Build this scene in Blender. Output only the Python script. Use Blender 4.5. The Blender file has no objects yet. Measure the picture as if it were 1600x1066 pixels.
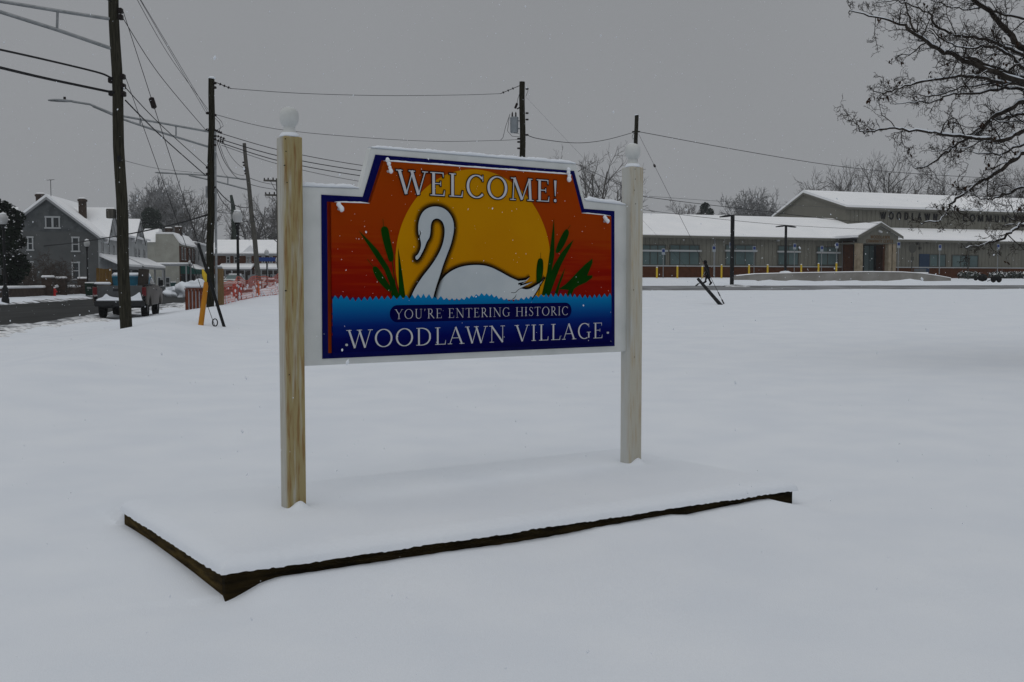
import bpy, math, random
import numpy as np
from mathutils import Vector, Matrix

scene = bpy.context.scene
col = scene.collection
R = math.radians

# ------------------------------------------------------------------ camera, sky, sun, exposure
F, CAM_H = 1640.0, 1.70
PITCH = math.atan(93 / F)
cam = bpy.data.cameras.new('camera')
cam.sensor_width = 36; cam.lens = 36 * F / 1600
cam.clip_start = 0.05; cam.clip_end = 3000
co = bpy.data.objects.new('camera', cam); col.objects.link(co)
co.location = (0, 0, CAM_H); co.rotation_euler = (math.pi/2 - PITCH, 0, 0)
scene.camera = co

SUN_EL, SUN_AZ = 70, 200
w = bpy.data.worlds.new('World'); scene.world = w; w.use_nodes = True
nt = w.node_tree; nt.nodes.clear()
def wn(t, **k):
    n = nt.nodes.new(t)
    for a, b in k.items(): setattr(n, a, b)
    return n
sky = wn('ShaderNodeTexSky', sky_type='NISHITA', sun_disc=False)
sky.sun_elevation = R(SUN_EL); sky.sun_rotation = R(SUN_AZ); sky.dust_density = 4; sky.air_density = 1
hs = wn('ShaderNodeHueSaturation'); hs.inputs['Saturation'].default_value = 0.1; hs.inputs['Value'].default_value = 0.8
tc = wn('ShaderNodeTexCoord'); sx = wn('ShaderNodeSeparateXYZ')
mr = wn('ShaderNodeMapRange'); mr.inputs['From Min'].default_value = 0.28; mr.inputs['From Max'].default_value = 1.0
mr.inputs['To Min'].default_value = 2.78; mr.inputs['To Max'].default_value = 3.9
cl = wn('ShaderNodeTexNoise'); cl.inputs['Scale'].default_value = 2.2; cl.inputs['Detail'].default_value = 4
ml = wn('ShaderNodeMath', operation='MULTIPLY_ADD'); ml.inputs[1].default_value = 0.22; ml.inputs[2].default_value = 0.89
mm = wn('ShaderNodeMath', operation='MULTIPLY')
tint = wn('ShaderNodeMix', data_type='RGBA', blend_type='MULTIPLY'); tint.inputs['Factor'].default_value = 1
tint.inputs['B'].default_value = (0.955, 0.99, 1.045, 1)
mx = wn('ShaderNodeMix', data_type='RGBA'); mx.inputs['Factor'].default_value = 0.9
bg = wn('ShaderNodeBackground'); bg.inputs['Strength'].default_value = 0.1
wo = wn('ShaderNodeOutputWorld')
L = nt.links.new
L(sky.outputs[0], hs.inputs['Color']); L(tc.outputs['Generated'], sx.inputs[0]); L(sx.outputs['Z'], mr.inputs['Value'])
L(tc.outputs['Generated'], cl.inputs['Vector']); L(cl.outputs[0], ml.inputs[0])
L(mr.outputs[0], mm.inputs[0]); L(ml.outputs[0], mm.inputs[1]); L(mm.outputs[0], tint.inputs['A'])
L(hs.outputs[0], mx.inputs['A']); L(tint.outputs['Result'], mx.inputs['B'])
L(mx.outputs['Result'], bg.inputs['Color']); L(bg.outputs[0], wo.inputs['Surface'])

sl = bpy.data.lights.new('sun', 'SUN'); sl.energy = 0.62; sl.angle = R(70); sl.color = (1, 0.985, 0.96)
so = bpy.data.objects.new('sun', sl); col.objects.link(so)
so.rotation_euler = (R(90 - SUN_EL), 0, R(180 - SUN_AZ)); so.location = (0, 0, 40)

vs = scene.view_settings
scene.display_settings.display_device = 'sRGB'
vs.view_transform = 'Standard'; vs.look = 'None'; vs.gamma = 1; vs.use_curve_mapping = False
vs.exposure = 0.0
scene.cycles.use_denoising = True
scene.cycles.max_bounces = 8; scene.cycles.volume_bounces = 1
scene.cycles.transparent_max_bounces = 12

# ------------------------------------------------------------------ helpers
CA, SA = math.cos(PITCH), math.sin(PITCH)
def ray(px, py):
    x, y = (px - 800) / F, (533 - py) / F
    return Vector((x, CA + y * SA, -SA + y * CA))
def at(px, py, Y):
    d = ray(px, py); t = Y / d.y
    return Vector((d.x * t, Y, CAM_H + d.z * t))
def sstep(a, b, v):
    t = np.clip((np.asarray(v, float) - a) / (b - a), 0, 1); return t * t * (3 - 2 * t)
_rs = np.random.RandomState(7); _tab = _rs.rand(256, 256)
def vnoise(x, y):
    x = np.asarray(x, float); y = np.asarray(y, float)
    xi = np.floor(x).astype(int); yi = np.floor(y).astype(int); fx = x - xi; fy = y - yi
    fx = fx*fx*(3-2*fx); fy = fy*fy*(3-2*fy)
    g = lambda a, b: _tab[a % 256, b % 256]
    return (g(xi,yi)*(1-fx)+g(xi+1,yi)*fx)*(1-fy)+(g(xi,yi+1)*(1-fx)+g(xi+1,yi+1)*fx)*fy
def fbm(x, y, o=4):
    s = 0; a = 0.5
    for i in range(o):
        s = s + a * (vnoise(x + 17.3*i, y + 5.1*i) - 0.5); x = x*2.03; y = y*2.03; a *= 0.5
    return s

def tag(o, label=None, cat=None, group=None, kind=None):
    if label: o['label'] = label
    if cat: o['category'] = cat
    if group: o['group'] = group
    if kind: o['kind'] = kind
    return o
def empty(name, loc=(0,0,0), rz=0.0, label=None, cat=None, group=None):
    o = bpy.data.objects.new(name, None); col.objects.link(o)
    o.location = loc; o.rotation_euler = (0, 0, rz); o.empty_display_size = 0.2
    return tag(o, label, cat, group)
def kids(o): return [c for c in bpy.data.objects if c.parent == o]
def copy_tree(o, parent=None):
    c = o.copy(); col.objects.link(c); c.parent = parent
    for ch in kids(o):
        if ch is not c: copy_tree(ch, c)
    return c

class MB:
    """collects geometry; build() links it as one mesh object"""
    def __init__(self, org=(0,0,0)):
        self.v = []; self.f = []; self.org = Vector(org); self.mi = []; self.cur = 0
    def face(self, *idx): self.f.append(tuple(idx)); self.mi.append(self.cur)
    def add(self, vs, fs):
        b = len(self.v); self.v.extend(Vector(p) for p in vs)
        for f in fs: self.face(*[b + i for i in f])
        return self
    def box(self, c, s, rz=0.0, bev=0.0, rx=0.0, ry=0.0):
        M = Matrix.Translation(Vector(c)) @ Matrix.Rotation(rz, 4, 'Z') @ Matrix.Rotation(ry, 4, 'Y') @ Matrix.Rotation(rx, 4, 'X')
        hx, hy, hz = s[0]/2, s[1]/2, s[2]/2
        if bev <= 0:
            vs = [M @ Vector((x*hx, y*hy, z*hz)) for x in (-1,1) for y in (-1,1) for z in (-1,1)]
            return self.add(vs, [(0,1,3,2),(4,6,7,5),(0,4,5,1),(2,3,7,6),(0,2,6,4),(1,5,7,3)])
        b = min(bev, hx*.9, hy*.9, hz*.9)
        vs = []; idx = {}
        for x in (-1,1):
            for y in (-1,1):
                for z in (-1,1):
                    for a in range(3):
                        p = [x*(hx-b), y*(hy-b), z*(hz-b)]
                        p[a] += (x,y,z)[a]*b
                        idx[(x,y,z,a)] = len(vs); vs.append(M @ Vector(p))
        fs = []
        for a in range(3):
            o1, o2 = [(1,2),(2,0),(0,1)][a]
            for sg in (-1,1):
                q = []
                for (u,v) in ((-1,-1),(1,-1),(1,1),(-1,1)):
                    k=[0,0,0]; k[a]=sg; k[o1]=u; k[o2]=v; q.append(idx[(*k,a)])
                fs.append(q if sg>0 else q[::-1])
        for a in range(3):
            o1, o2 = [(1,2),(2,0),(0,1)][a]
            for u in (-1,1):
                for v in (-1,1):
                    k1=[0,0,0]; k1[a]=-1; k1[o1]=u; k1[o2]=v; k2=list(k1); k2[a]=1
                    q=[idx[(*k1,o1)],idx[(*k2,o1)],idx[(*k2,o2)],idx[(*k1,o2)]]
                    fs.append(q if u*v<0 else q[::-1])
        for x in (-1,1):
            for y in (-1,1):
                for z in (-1,1):
                    t=[idx[(x,y,z,0)],idx[(x,y,z,1)],idx[(x,y,z,2)]]
                    fs.append(t if x*y*z>0 else t[::-1])
        return self.add(vs, fs)
    def tube(self, pts, rad, n=6, cap=True):
        pts = [Vector(p) for p in pts]
        if not hasattr(rad, '__len__'): rad = [rad]*len(pts)
        m = len(pts); t0 = (pts[1]-pts[0]).normalized()
        a = Vector((0,0,1)) if abs(t0.z) < .9 else Vector((1,0,0))
        u = t0.cross(a).normalized(); b = len(self.v)
        for i in range(m):
            t = (pts[min(i+1,m-1)]-pts[max(i-1,0)])
            if t.length < 1e-9: t = t0.copy()
            t.normalize(); u = (u - t*u.dot(t))
            if u.length < 1e-6: u = t.orthogonal()
            u.normalize(); vv = t.cross(u)
            for k in range(n):
                an = 2*math.pi*k/n
                self.v.append(pts[i] + (u*math.cos(an)+vv*math.sin(an))*rad[i])
        for i in range(m-1):
            for k in range(n):
                k2=(k+1)%n; self.face(b+i*n+k, b+i*n+k2, b+(i+1)*n+k2, b+(i+1)*n+k)
        if cap and n > 2:
            self.face(*[b+k for k in range(n)][::-1]); self.face(*[b+(m-1)*n+k for k in range(n)])
        return self
    def lathe(self, prof, c=(0,0,0), n=20):
        c = Vector(c); b = len(self.v)
        for (r, z) in prof:
            for k in range(n):
                an = 2*math.pi*k/n; self.v.append(c+Vector((r*math.cos(an), r*math.sin(an), z)))
        for i in range(len(prof)-1):
            for k in range(n):
                k2=(k+1)%n; self.face(b+i*n+k, b+i*n+k2, b+(i+1)*n+k2, b+(i+1)*n+k)
        self.face(*[b+k for k in range(n)][::-1]); self.face(*[b+(len(prof)-1)*n+k for k in range(n)])
        return self
    def prism(self, poly, fn, a, b):
        """poly: 2-D points; fn(u,v,w) -> 3-D; extruded w from a to b"""
        n = len(poly); i0 = len(self.v)
        for w_ in (a, b):
            for (u, v) in poly: self.v.append(Vector(fn(u, v, w_)))
        self.face(*[i0+k for k in range(n)]); self.face(*[i0+n+k for k in range(n)][::-1])
        for k in range(n):
            k2=(k+1)%n; self.face(i0+k, i0+n+k, i0+n+k2, i0+k2)
        return self
    def ball(self, c, r, n=10, m=7, sq=(1,1,1), jit=0, rnd=None):
        c = Vector(c); b = len(self.v)
        for i in range(m+1):
            th = math.pi*i/m
            for k in range(n):
                ph = 2*math.pi*k/n; q = 1+(rnd.uniform(-jit,jit) if rnd else 0)
                self.v.append(c+Vector((r*sq[0]*q*math.sin(th)*math.cos(ph), r*sq[1]*q*math.sin(th)*math.sin(ph), r*sq[2]*q*math.cos(th))))
        for i in range(m):
            for k in range(n):
                k2=(k+1)%n; self.face(b+i*n+k, b+(i+1)*n+k, b+(i+1)*n+k2, b+i*n+k2)
        return self
    def build(self, name, mat, parent=None, smooth=False, org=None):
        o_ = self.org if org is None else Vector(org)
        me = bpy.data.meshes.new(name)
        me.from_pydata([tuple(p - o_) for p in self.v], [], self.f); me.update()
        mats = mat if isinstance(mat, (list, tuple)) else [mat]
        for q in mats: me.materials.append(q)
        if len(mats) > 1: me.polygons.foreach_set('material_index', self.mi)
        if smooth:
            me.polygons.foreach_set('use_smooth', [True]*len(me.polygons))
            if smooth != 'all':
                try: me.set_sharp_from_angle(angle=R(40))
                except Exception: pass
        o = bpy.data.objects.new(name, me); col.objects.link(o)
        if parent is not None: o.parent = parent
        elif self.org.length > 0: o.location = o_
        return o

# ------------------------------------------------------------------ materials
def mat(name, c, rough=0.7, c2=None, scale=8.0, stretch=(1,1,1), bump=0.0, bscale=None, spec=0.3, metal=0.0, detail=5, contrast=(0.35,0.65), coat=0):
    m = bpy.data.materials.new(name); m.use_nodes = True; t = m.node_tree; p = t.nodes['Principled BSDF']
    if max(c) < 0.04 and rough > 0.3: spec = min(spec, 0.06)
    p.inputs['Base Color'].default_value = (*c, 1); p.inputs['Roughness'].default_value = rough
    p.inputs['Specular IOR Level'].default_value = spec if rough < 0.75 else min(spec, 0.08); p.inputs['Metallic'].default_value = metal
    if coat: p.inputs['Coat Weight'].default_value = coat
    tcx = t.nodes.new('ShaderNodeTexCoord'); mp = t.nodes.new('ShaderNodeMapping'); mp.inputs['Scale'].default_value = stretch
    t.links.new(tcx.outputs['Object'], mp.inputs['Vector'])
    if c2:
        n = t.nodes.new('ShaderNodeTexNoise'); n.inputs['Scale'].default_value = scale; n.inputs['Detail'].default_value = detail
        t.links.new(mp.outputs[0], n.inputs['Vector'])
        r = t.nodes.new('ShaderNodeValToRGB'); r.color_ramp.elements[0].position = contrast[0]; r.color_ramp.elements[1].position = contrast[1]
        r.color_ramp.elements[0].color = (*c, 1); r.color_ramp.elements[1].color = (*c2, 1)
        t.links.new(n.outputs[0], r.inputs[0]); t.links.new(r.outputs[0], p.inputs['Base Color'])
    if bump:
        n2 = t.nodes.new('ShaderNodeTexNoise'); n2.inputs['Scale'].default_value = bscale or scale*3; n2.inputs['Detail'].default_value = 6
        t.links.new(mp.outputs[0], n2.inputs['Vector'])
        bn = t.nodes.new('ShaderNodeBump'); bn.inputs['Strength'].default_value = bump; bn.inputs['Distance'].default_value = 0.02
        t.links.new(n2.outputs[0], bn.inputs['Height']); t.links.new(bn.outputs[0], p.inputs['Normal'])
    return m
M = {}
M['snow'] = mat('snow', (0.765,0.81,0.87), 0.75, (0.81,0.85,0.90), 1.2, bump=0.2, bscale=130, spec=0.2)
M['snow_far'] = mat('snow_roof', (0.86,0.88,0.90), 0.8, (0.91,0.92,0.935), 0.6, spec=0.1)
M['slush_light'] = mat('churned_snow', (0.30,0.305,0.31), 0.8, (0.80,0.815,0.835), 5.5, bump=0.8, bscale=9, detail=9, contrast=(0.34,0.52))
M['slush'] = mat('slush', (0.10,0.105,0.11), 0.8, (0.72,0.74,0.77), 1.6, bump=0.5, bscale=9, detail=9, contrast=(0.40,0.60))
M['asphalt'] = mat('wet_asphalt', (0.026,0.027,0.027), 0.8, (0.045,0.047,0.047), 0.6, stretch=(1,0.25,1), bump=0.15, bscale=30, spec=0.3)
M['lotroad'] = mat('lot_asphalt', (0.13,0.135,0.142), 0.8, (0.27,0.28,0.29), 0.5, bump=0.15, bscale=30, spec=0.3)
M['vinyl'] = mat('white_vinyl', (0.50,0.52,0.51), 0.5, (0.60,0.615,0.605), 5, spec=0.35)
M['board'] = mat('white_board', (0.56,0.585,0.575), 0.5, (0.68,0.70,0.69), 3.5, detail=8, spec=0.3, bump=0.05, bscale=40)
M['navy'] = mat('navy_paint', (0.002,0.003,0.07), 0.7, (0.003,0.004,0.085), 6, spec=0.05)
M['pill'] = mat('navy_plaque', (0.001,0.001,0.05), 0.8, spec=0.02)
M['sun_yellow'] = mat('sun_yellow', (0.47,0.195,0.0003), 0.8, (0.54,0.255,0.0006), 0.9, spec=0.02)
M['swan_white'] = mat('swan_white', (0.42,0.47,0.50), 0.5, (0.50,0.545,0.565), 3, spec=0.25)
M['ink'] = mat('black_ink', (0.002,0.002,0.003), 0.8, spec=0.03)
M['reed'] = mat('reed_green', (0.002,0.030,0.001), 0.8, (0.003,0.040,0.001), 9, spec=0.03)
M['letter'] = mat('letter_grey', (0.50,0.50,0.53), 0.5, (0.56,0.56,0.585), 9, spec=0.2)
M['letter_white'] = mat('letter_white', (0.52,0.53,0.56), 0.5, spec=0.2)
M['strip'] = mat('orange_strip', (0.15,0.008,0.001), 0.8, (0.24,0.035,0.001), 2, spec=0.03)
M['timber'] = mat('bed_timber', (0.018,0.012,0.005), 0.9, (0.085,0.058,0.018), 3.5, stretch=(1.2,1.2,9), bump=0.5, bscale=14, detail=8)
M['timber_dark'] = mat('bed_timber_wet', (0.008,0.006,0.003), 0.9, (0.035,0.024,0.009), 3.0, stretch=(1.2,1.2,8), bump=0.6, bscale=14, detail=8)
M['pole'] = mat('pole_wood', (0.018,0.017,0.012), 0.9, (0.048,0.045,0.032), 6, stretch=(5,5,0.35), bump=0.6, bscale=10, detail=8)
M['pole_dark'] = mat('pole_wood_dark', (0.010,0.0095,0.006), 0.9, (0.028,0.026,0.016), 6, stretch=(5,5,0.35), bump=0.5, bscale=10)
M['pole_grey'] = mat('pole_wood_grey', (0.06,0.058,0.052), 0.9, (0.12,0.115,0.10), 6, stretch=(5,5,0.35), bump=0.5, bscale=10)
M['galv'] = mat('galvanised', (0.22,0.235,0.245), 0.5, (0.30,0.315,0.325), 6, metal=0.5)
M['wire'] = mat('wire_black', (0.02,0.02,0.022), 0.6)
M['wire_thin'] = mat('wire_grey', (0.05,0.052,0.055), 0.6)
M['black'] = mat('black_metal', (0.012,0.013,0.014), 0.5, (0.02,0.021,0.022), 8)
M['globe'] = mat('globe_white', (0.44,0.45,0.45), 0.3, (0.50,0.51,0.51), 3)
M['yellow'] = mat('safety_yellow', (0.55,0.36,0.01), 0.55, (0.60,0.42,0.02), 5)
M['orange_y'] = mat('guard_yellow_orange', (0.42,0.16,0.003), 0.7, (0.48,0.20,0.004), 4, stretch=(1,1,.4))
M['orange'] = mat('safety_orange', (0.55,0.11,0.01), 0.6, (0.62,0.15,0.02), 6)
M['mesh_red'] = mat('fence_orange_red', (0.46,0.065,0.035), 0.7, (0.54,0.11,0.07), 3)
M['grey_siding'] = mat('grey_siding', (0.078,0.082,0.083), 0.8, (0.096,0.101,0.102), 0.8, bump=0.2, bscale=4)
M['grey_shingle'] = mat('grey_shingle', (0.062,0.068,0.071), 0.85, (0.10,0.108,0.112), 1.6, bump=0.3, bscale=7)
M['white_siding'] = mat('white_siding', (0.34,0.355,0.36), 0.7, (0.42,0.435,0.44), 0.7)
M['trim'] = mat('white_trim', (0.36,0.376,0.384), 0.6)
M['trim_dim'] = mat('weathered_trim', (0.24,0.25,0.26), 0.7)
M['cream'] = mat('cream_stucco', (0.28,0.28,0.245), 0.85, (0.36,0.36,0.32), 0.9, detail=8)
M['brick'] = mat('red_brick', (0.062,0.019,0.005), 0.85, (0.085,0.028,0.009), 3, bump=0.3, bscale=12)
M['brick_dark'] = mat('dark_brick', (0.04,0.028,0.022), 0.85, (0.07,0.05,0.04), 3, bump=0.3, bscale=10)
M['glass'] = mat('window_glass', (0.02,0.025,0.028), 0.12, spec=0.5)
M['glass_teal'] = mat('window_teal', (0.05,0.088,0.09), 0.25, (0.085,0.13,0.13), 0.5, spec=0.4)
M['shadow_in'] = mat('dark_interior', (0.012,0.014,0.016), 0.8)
M['awning'] = mat('green_awning', (0.008,0.06,0.05), 0.8)
M['concrete'] = mat('concrete', (0.22,0.21,0.19), 0.85, (0.30,0.29,0.27), 0.7, detail=8)
M['stone'] = mat('tan_stone', (0.22,0.18,0.12), 0.85, (0.32,0.27,0.2), 2.5)
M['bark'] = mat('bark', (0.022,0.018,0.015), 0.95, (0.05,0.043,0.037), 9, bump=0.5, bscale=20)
M['bark_far'] = mat('bark_far', (0.07,0.066,0.063), 0.95, (0.13,0.126,0.122), 2)  # paler than the near bark: haze of distance put into the colour
M['dead_leaf'] = mat('dead_leaf', (0.02,0.012,0.008), 0.9, (0.05,0.026,0.015), 9)
M['evergreen'] = mat('evergreen_leaf', (0.006,0.011,0.007), 0.9, (0.014,0.024,0.014), 1.5)
M['conifer'] = mat('conifer_leaf', (0.018,0.027,0.021), 0.9, (0.036,0.05,0.04), 1.0)
M['silver'] = mat('truck_paint', (0.075,0.068,0.060), 0.5, (0.105,0.095,0.086), 2.5, metal=0.2)
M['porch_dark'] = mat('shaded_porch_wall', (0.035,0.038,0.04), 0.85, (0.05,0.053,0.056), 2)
M['tyre'] = mat('tyre_rubber', (0.012,0.012,0.013), 0.85)
M['rim'] = mat('wheel_rim', (0.25,0.25,0.26), 0.4, metal=0.7)
M['chrome'] = mat('grey_bumper', (0.03,0.031,0.033), 0.5)
M['red_lens'] = mat('red_lens', (0.11,0.004,0.006), 0.35)
M['clear_lens'] = mat('clear_lens', (0.6,0.6,0.6), 0.2)
M['blue_tub'] = mat('teal_plastic', (0.012,0.115,0.19), 0.45, (0.016,0.14,0.22), 3)
M['plywood'] = mat('weathered_plywood', (0.11,0.065,0.02), 0.85, (0.17,0.105,0.038), 4, stretch=(3,3,.5))
M['dark_ply'] = mat('dark_plywood', (0.035,0.03,0.027), 0.85, (0.055,0.048,0.042), 4)
M['bin_green'] = mat('bin_green', (0.008,0.03,0.018), 0.6)
M['bin_teal'] = mat('bin_teal', (0.012,0.07,0.065), 0.6)
M['bin_grey'] = mat('bin_grey', (0.09,0.095,0.10), 0.6)
M['hydrant'] = mat('hydrant_red', (0.50,0.015,0.015), 0.45)
M['slat_red'] = mat('red_brown_slat', (0.14,0.035,0.018), 0.8, (0.20,0.06,0.03), 5)
M['brown_post'] = mat('brown_post', (0.15,0.095,0.04), 0.85, (0.22,0.15,0.075), 4, stretch=(4,4,.4))
M['car_white'] = mat('car_white', (0.55,0.57,0.57), 0.35)
M['car_red'] = mat('car_red', (0.28,0.015,0.02), 0.35)
M['car_dark'] = mat('car_dark', (0.04,0.045,0.05), 0.35)
M['street_blue'] = mat('street_sign_blue', (0.008,0.04,0.19), 0.6)
M['sign_white'] = mat('sign_white', (0.30,0.335,0.37), 0.5)
M['sign_blue'] = mat('sign_blue', (0.008,0.03,0.16), 0.5)
M['sign_back'] = mat('sign_back', (0.05,0.05,0.042), 0.6)
M['door_blue'] = mat('door_blue', (0.007,0.027,0.065), 0.5)
M['coat_black'] = mat('coat_black', (0.008,0.008,0.01), 0.85)
M['skin'] = mat('skin', (0.25,0.14,0.09), 0.6)
M['xfmr'] = mat('transformer_grey', (0.20,0.225,0.245), 0.5, (0.25,0.275,0.295), 3)
M['ceramic'] = mat('insulator_brown', (0.02,0.016,0.016), 0.4)
M['shrub'] = mat('snowy_shrub', (0.03,0.04,0.035), 0.9, (0.07,0.08,0.07), 2)
M['rock'] = mat('dark_rock', (0.012,0.012,0.013), 0.85, (0.03,0.03,0.03), 5)
M['brown_letter'] = mat('brown_letter', (0.10,0.055,0.02), 0.7)
M['black_letter'] = mat('black_letter', (0.012,0.012,0.013), 0.6)

def ribbed(name, c, c2, per, axis='X', rough=0.6):
    m = mat(name, c, rough, c2, 0.5); t = m.node_tree; p = t.nodes['Principled BSDF']
    tcx = t.nodes.new('ShaderNodeTexCoord'); wv = t.nodes.new('ShaderNodeTexWave'); wv.bands_direction = axis
    wv.inputs['Scale'].default_value = 0.314/per; wv.wave_profile = 'SAW'
    t.links.new(tcx.outputs['Object'], wv.inputs['Vector'])
    bn = t.nodes.new('ShaderNodeBump'); bn.inputs['Strength'].default_value = 1.0; bn.inputs['Distance'].default_value = 0.09
    t.links.new(wv.outputs[1], bn.inputs['Height']); t.links.new(bn.outputs[0], p.inputs['Normal'])
    return m
M['metal_wall'] = ribbed('beige_metal_siding', (0.142,0.138,0.112), (0.166,0.162,0.134), 0.42)
M['metal_wall_side'] = ribbed('beige_metal_siding_end', (0.22,0.215,0.18), (0.25,0.243,0.20), 0.3, 'Y')
M['fascia'] = mat('fascia', (0.13,0.128,0.108), 0.6)

def post_mat(name, strength, yellow, brown):
    """white vinyl with long vertical rust and algae streaks on the front"""
    m = bpy.data.materials.new(name); m.use_nodes = True; t = m.node_tree; p = t.nodes['Principled BSDF']
    N = lambda k: t.nodes.new(k); lk = t.links.new
    p.inputs['Roughness'].default_value = 0.5; p.inputs['Specular IOR Level'].default_value = 0.3
    tcx = N('ShaderNodeTexCoord'); sep = N('ShaderNodeSeparateXYZ'); lk(tcx.outputs['Object'], sep.inputs[0])
    def noise(sc, st, det):
        mp = N('ShaderNodeMapping'); mp.inputs['Scale'].default_value = st; lk(tcx.outputs['Object'], mp.inputs[0])
        n = N('ShaderNodeTexNoise'); n.inputs['Scale'].default_value = sc; n.inputs['Detail'].default_value = det; lk(mp.outputs[0], n.inputs[0]); return n.outputs[0]
    fr = N('ShaderNodeMapRange'); fr.inputs['From Min'].default_value = -0.015; fr.inputs['From Max'].default_value = -0.06
    fr.inputs['To Min'].default_value = 0.30; fr.inputs['To Max'].default_value = 1.0; lk(sep.outputs['Y'], fr.inputs['Value'])
    n1 = noise(9, (3.2,3.2,0.22), 5); r1 = N('ShaderNodeMapRange'); r1.inputs['From Min'].default_value = 0.18; r1.inputs['From Max'].default_value = 0.47; lk(n1, r1.inputs['Value'])
    a = N('ShaderNodeMath'); a.operation = 'MULTIPLY'; lk(fr.outputs[0], a.inputs[0]); lk(r1.outputs[0], a.inputs[1])
    b = N('ShaderNodeMath'); b.operation = 'MULTIPLY'; b.inputs[1].default_value = strength; b.use_clamp = True; lk(a.outputs[0], b.inputs[0])
    m1 = N('ShaderNodeMix'); m1.data_type = 'RGBA'; m1.inputs['A'].default_value = (0.50,0.515,0.50,1); m1.inputs['B'].default_value = (*yellow,1); lk(b.outputs[0], m1.inputs['Factor'])
    n2 = noise(8, (6,6,0.5), 6); r2 = N('ShaderNodeMapRange'); r2.inputs['From Min'].default_value = 0.48; r2.inputs['From Max'].default_value = 0.66; lk(n2, r2.inputs['Value'])
    c = N('ShaderNodeMath'); c.operation = 'MULTIPLY'; lk(r2.outputs[0], c.inputs[0]); lk(b.outputs[0], c.inputs[1])
    m2 = N('ShaderNodeMix'); m2.data_type = 'RGBA'; lk(m1.outputs['Result'], m2.inputs['A']); m2.inputs['B'].default_value = (*brown,1); lk(c.outputs[0], m2.inputs['Factor'])
    lk(m2.outputs['Result'], p.inputs['Base Color'])
    return m
M['post_left'] = post_mat('stained_vinyl_heavy', 1.0, (0.325,0.265,0.125), (0.235,0.135,0.045))
M['post_right'] = post_mat('stained_vinyl_light', 0.52, (0.44,0.39,0.26), (0.38,0.28,0.15))

def grad_mat(name, z0, z1, stops, stripe=0.0):
    """painted panel: colour printed in horizontal blends, local Z from z0 to z1"""
    m = bpy.data.materials.new(name); m.use_nodes = True; t = m.node_tree; p = t.nodes['Principled BSDF']
    N = lambda k: t.nodes.new(k); lk = t.links.new
    p.inputs['Roughness'].default_value = 0.8; p.inputs['Specular IOR Level'].default_value = 0.03
    tcx = N('ShaderNodeTexCoord'); sep = N('ShaderNodeSeparateXYZ'); lk(tcx.outputs['Object'], sep.inputs[0])
    r = N('ShaderNodeMapRange'); r.inputs['From Min'].default_value = z0; r.inputs['From Max'].default_value = z1; lk(sep.outputs['Z'], r.inputs['Value'])
    mp = N('ShaderNodeMapping'); mp.inputs['Scale'].default_value = (0.35,1,6); lk(tcx.outputs['Object'], mp.inputs[0])
    n = N('ShaderNodeTexNoise'); n.inputs['Scale'].default_value = 4.5; n.inputs['Detail'].default_value = 3; lk(mp.outputs[0], n.inputs[0])
    s = N('ShaderNodeMath'); s.operation = 'SUBTRACT'; s.inputs[1].default_value = 0.5; lk(n.outputs[0], s.inputs[0])
    # streaks fade out towards the top of the panel
    fd = N('ShaderNodeMapRange'); fd.inputs['From Min'].default_value = 0.75; fd.inputs['From Max'].default_value = 0.45; fd.inputs['To Max'].default_value = stripe; lk(r.outputs[0], fd.inputs['Value'])
    k = N('ShaderNodeMath'); k.operation = 'MULTIPLY'; lk(s.outputs[0], k.inputs[0]); lk(fd.outputs[0], k.inputs[1])
    ad = N('ShaderNodeMath'); ad.operation = 'ADD'; lk(r.outputs[0], ad.inputs[0]); lk(k.outputs[0], ad.inputs[1])
    cr = N('ShaderNodeValToRGB'); e = cr.color_ramp.elements
    e[0].position = stops[0][0]; e[0].color = (*stops[0][1],1); e[1].position = stops[-1][0]; e[1].color = (*stops[-1][1],1)
    for (q, c) in stops[1:-1]:
        x = e.new(q); x.color = (*c,1)
    lk(ad.outputs[0], cr.inputs[0]); lk(cr.outputs[0], p.inputs['Base Color'])
    return m
def fade_mat(name, c):
    """airbrushed black, opacity from the mesh attribute 'fade'"""
    m = bpy.data.materials.new(name); m.use_nodes = True; t = m.node_tree; p = t.nodes['Principled BSDF']
    p.inputs['Base Color'].default_value = (*c,1); p.inputs['Roughness'].default_value = 0.9; p.inputs['Specular IOR Level'].default_value = 0.02
    a = t.nodes.new('ShaderNodeAttribute'); a.attribute_name = 'fade'
    t.links.new(a.outputs['Fac'], p.inputs['Alpha'])
    return m
M['airbrush'] = fade_mat('airbrushed_black', (0.01,0.007,0.004))
# ------------------------------------------------------------------ raised bed frame of reference
BC = Vector((-1.562, 5.626)); BANG = math.atan2(2.299, 3.702); BL, BW, BT = 4.358, 1.94, 0.115   # corner, angle, length, depth, board top
BE = (math.cos(BANG), math.sin(BANG)); BN = (-math.sin(BANG), math.cos(BANG))
SHEAR = 0.065
def bed_local(x, y):
    dx = np.asarray(x) - BC.x; dy = np.asarray(y) - BC.y
    q = dx*BN[0]+dy*BN[1]
    return dx*BE[0]+dy*BE[1]+SHEAR*q, q
def bed_world(t, q, z): return Vector((BC.x+t*BE[0]+q*BN[0], BC.y+t*BE[1]+q*BN[1], z))
FT = [-.05, 0, .06, .13, .2, .3, .45, .62, .9, 1.3, 1.8, 2.4, 2.7, 3.0, 3.15, 3.3, 3.45, 3.7, 4.0, 4.1, 4.2, 4.358, 4.5]
FD0 = [.135, .133, .115, .085, .055, .038, .041, .044, .04, .046, .05, .04, .032, .022, .022, .042, .034, .022, .010, .013, .045, .085, .09]
FD = [v+.024 for v in FD0]
LT = [-.05, 0, .2, .5, .9, 1.3, 1.7, 1.9, 2.0]
LD = [.135, .133, .125, .112, .10, .092, .094, .098, .10]

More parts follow.
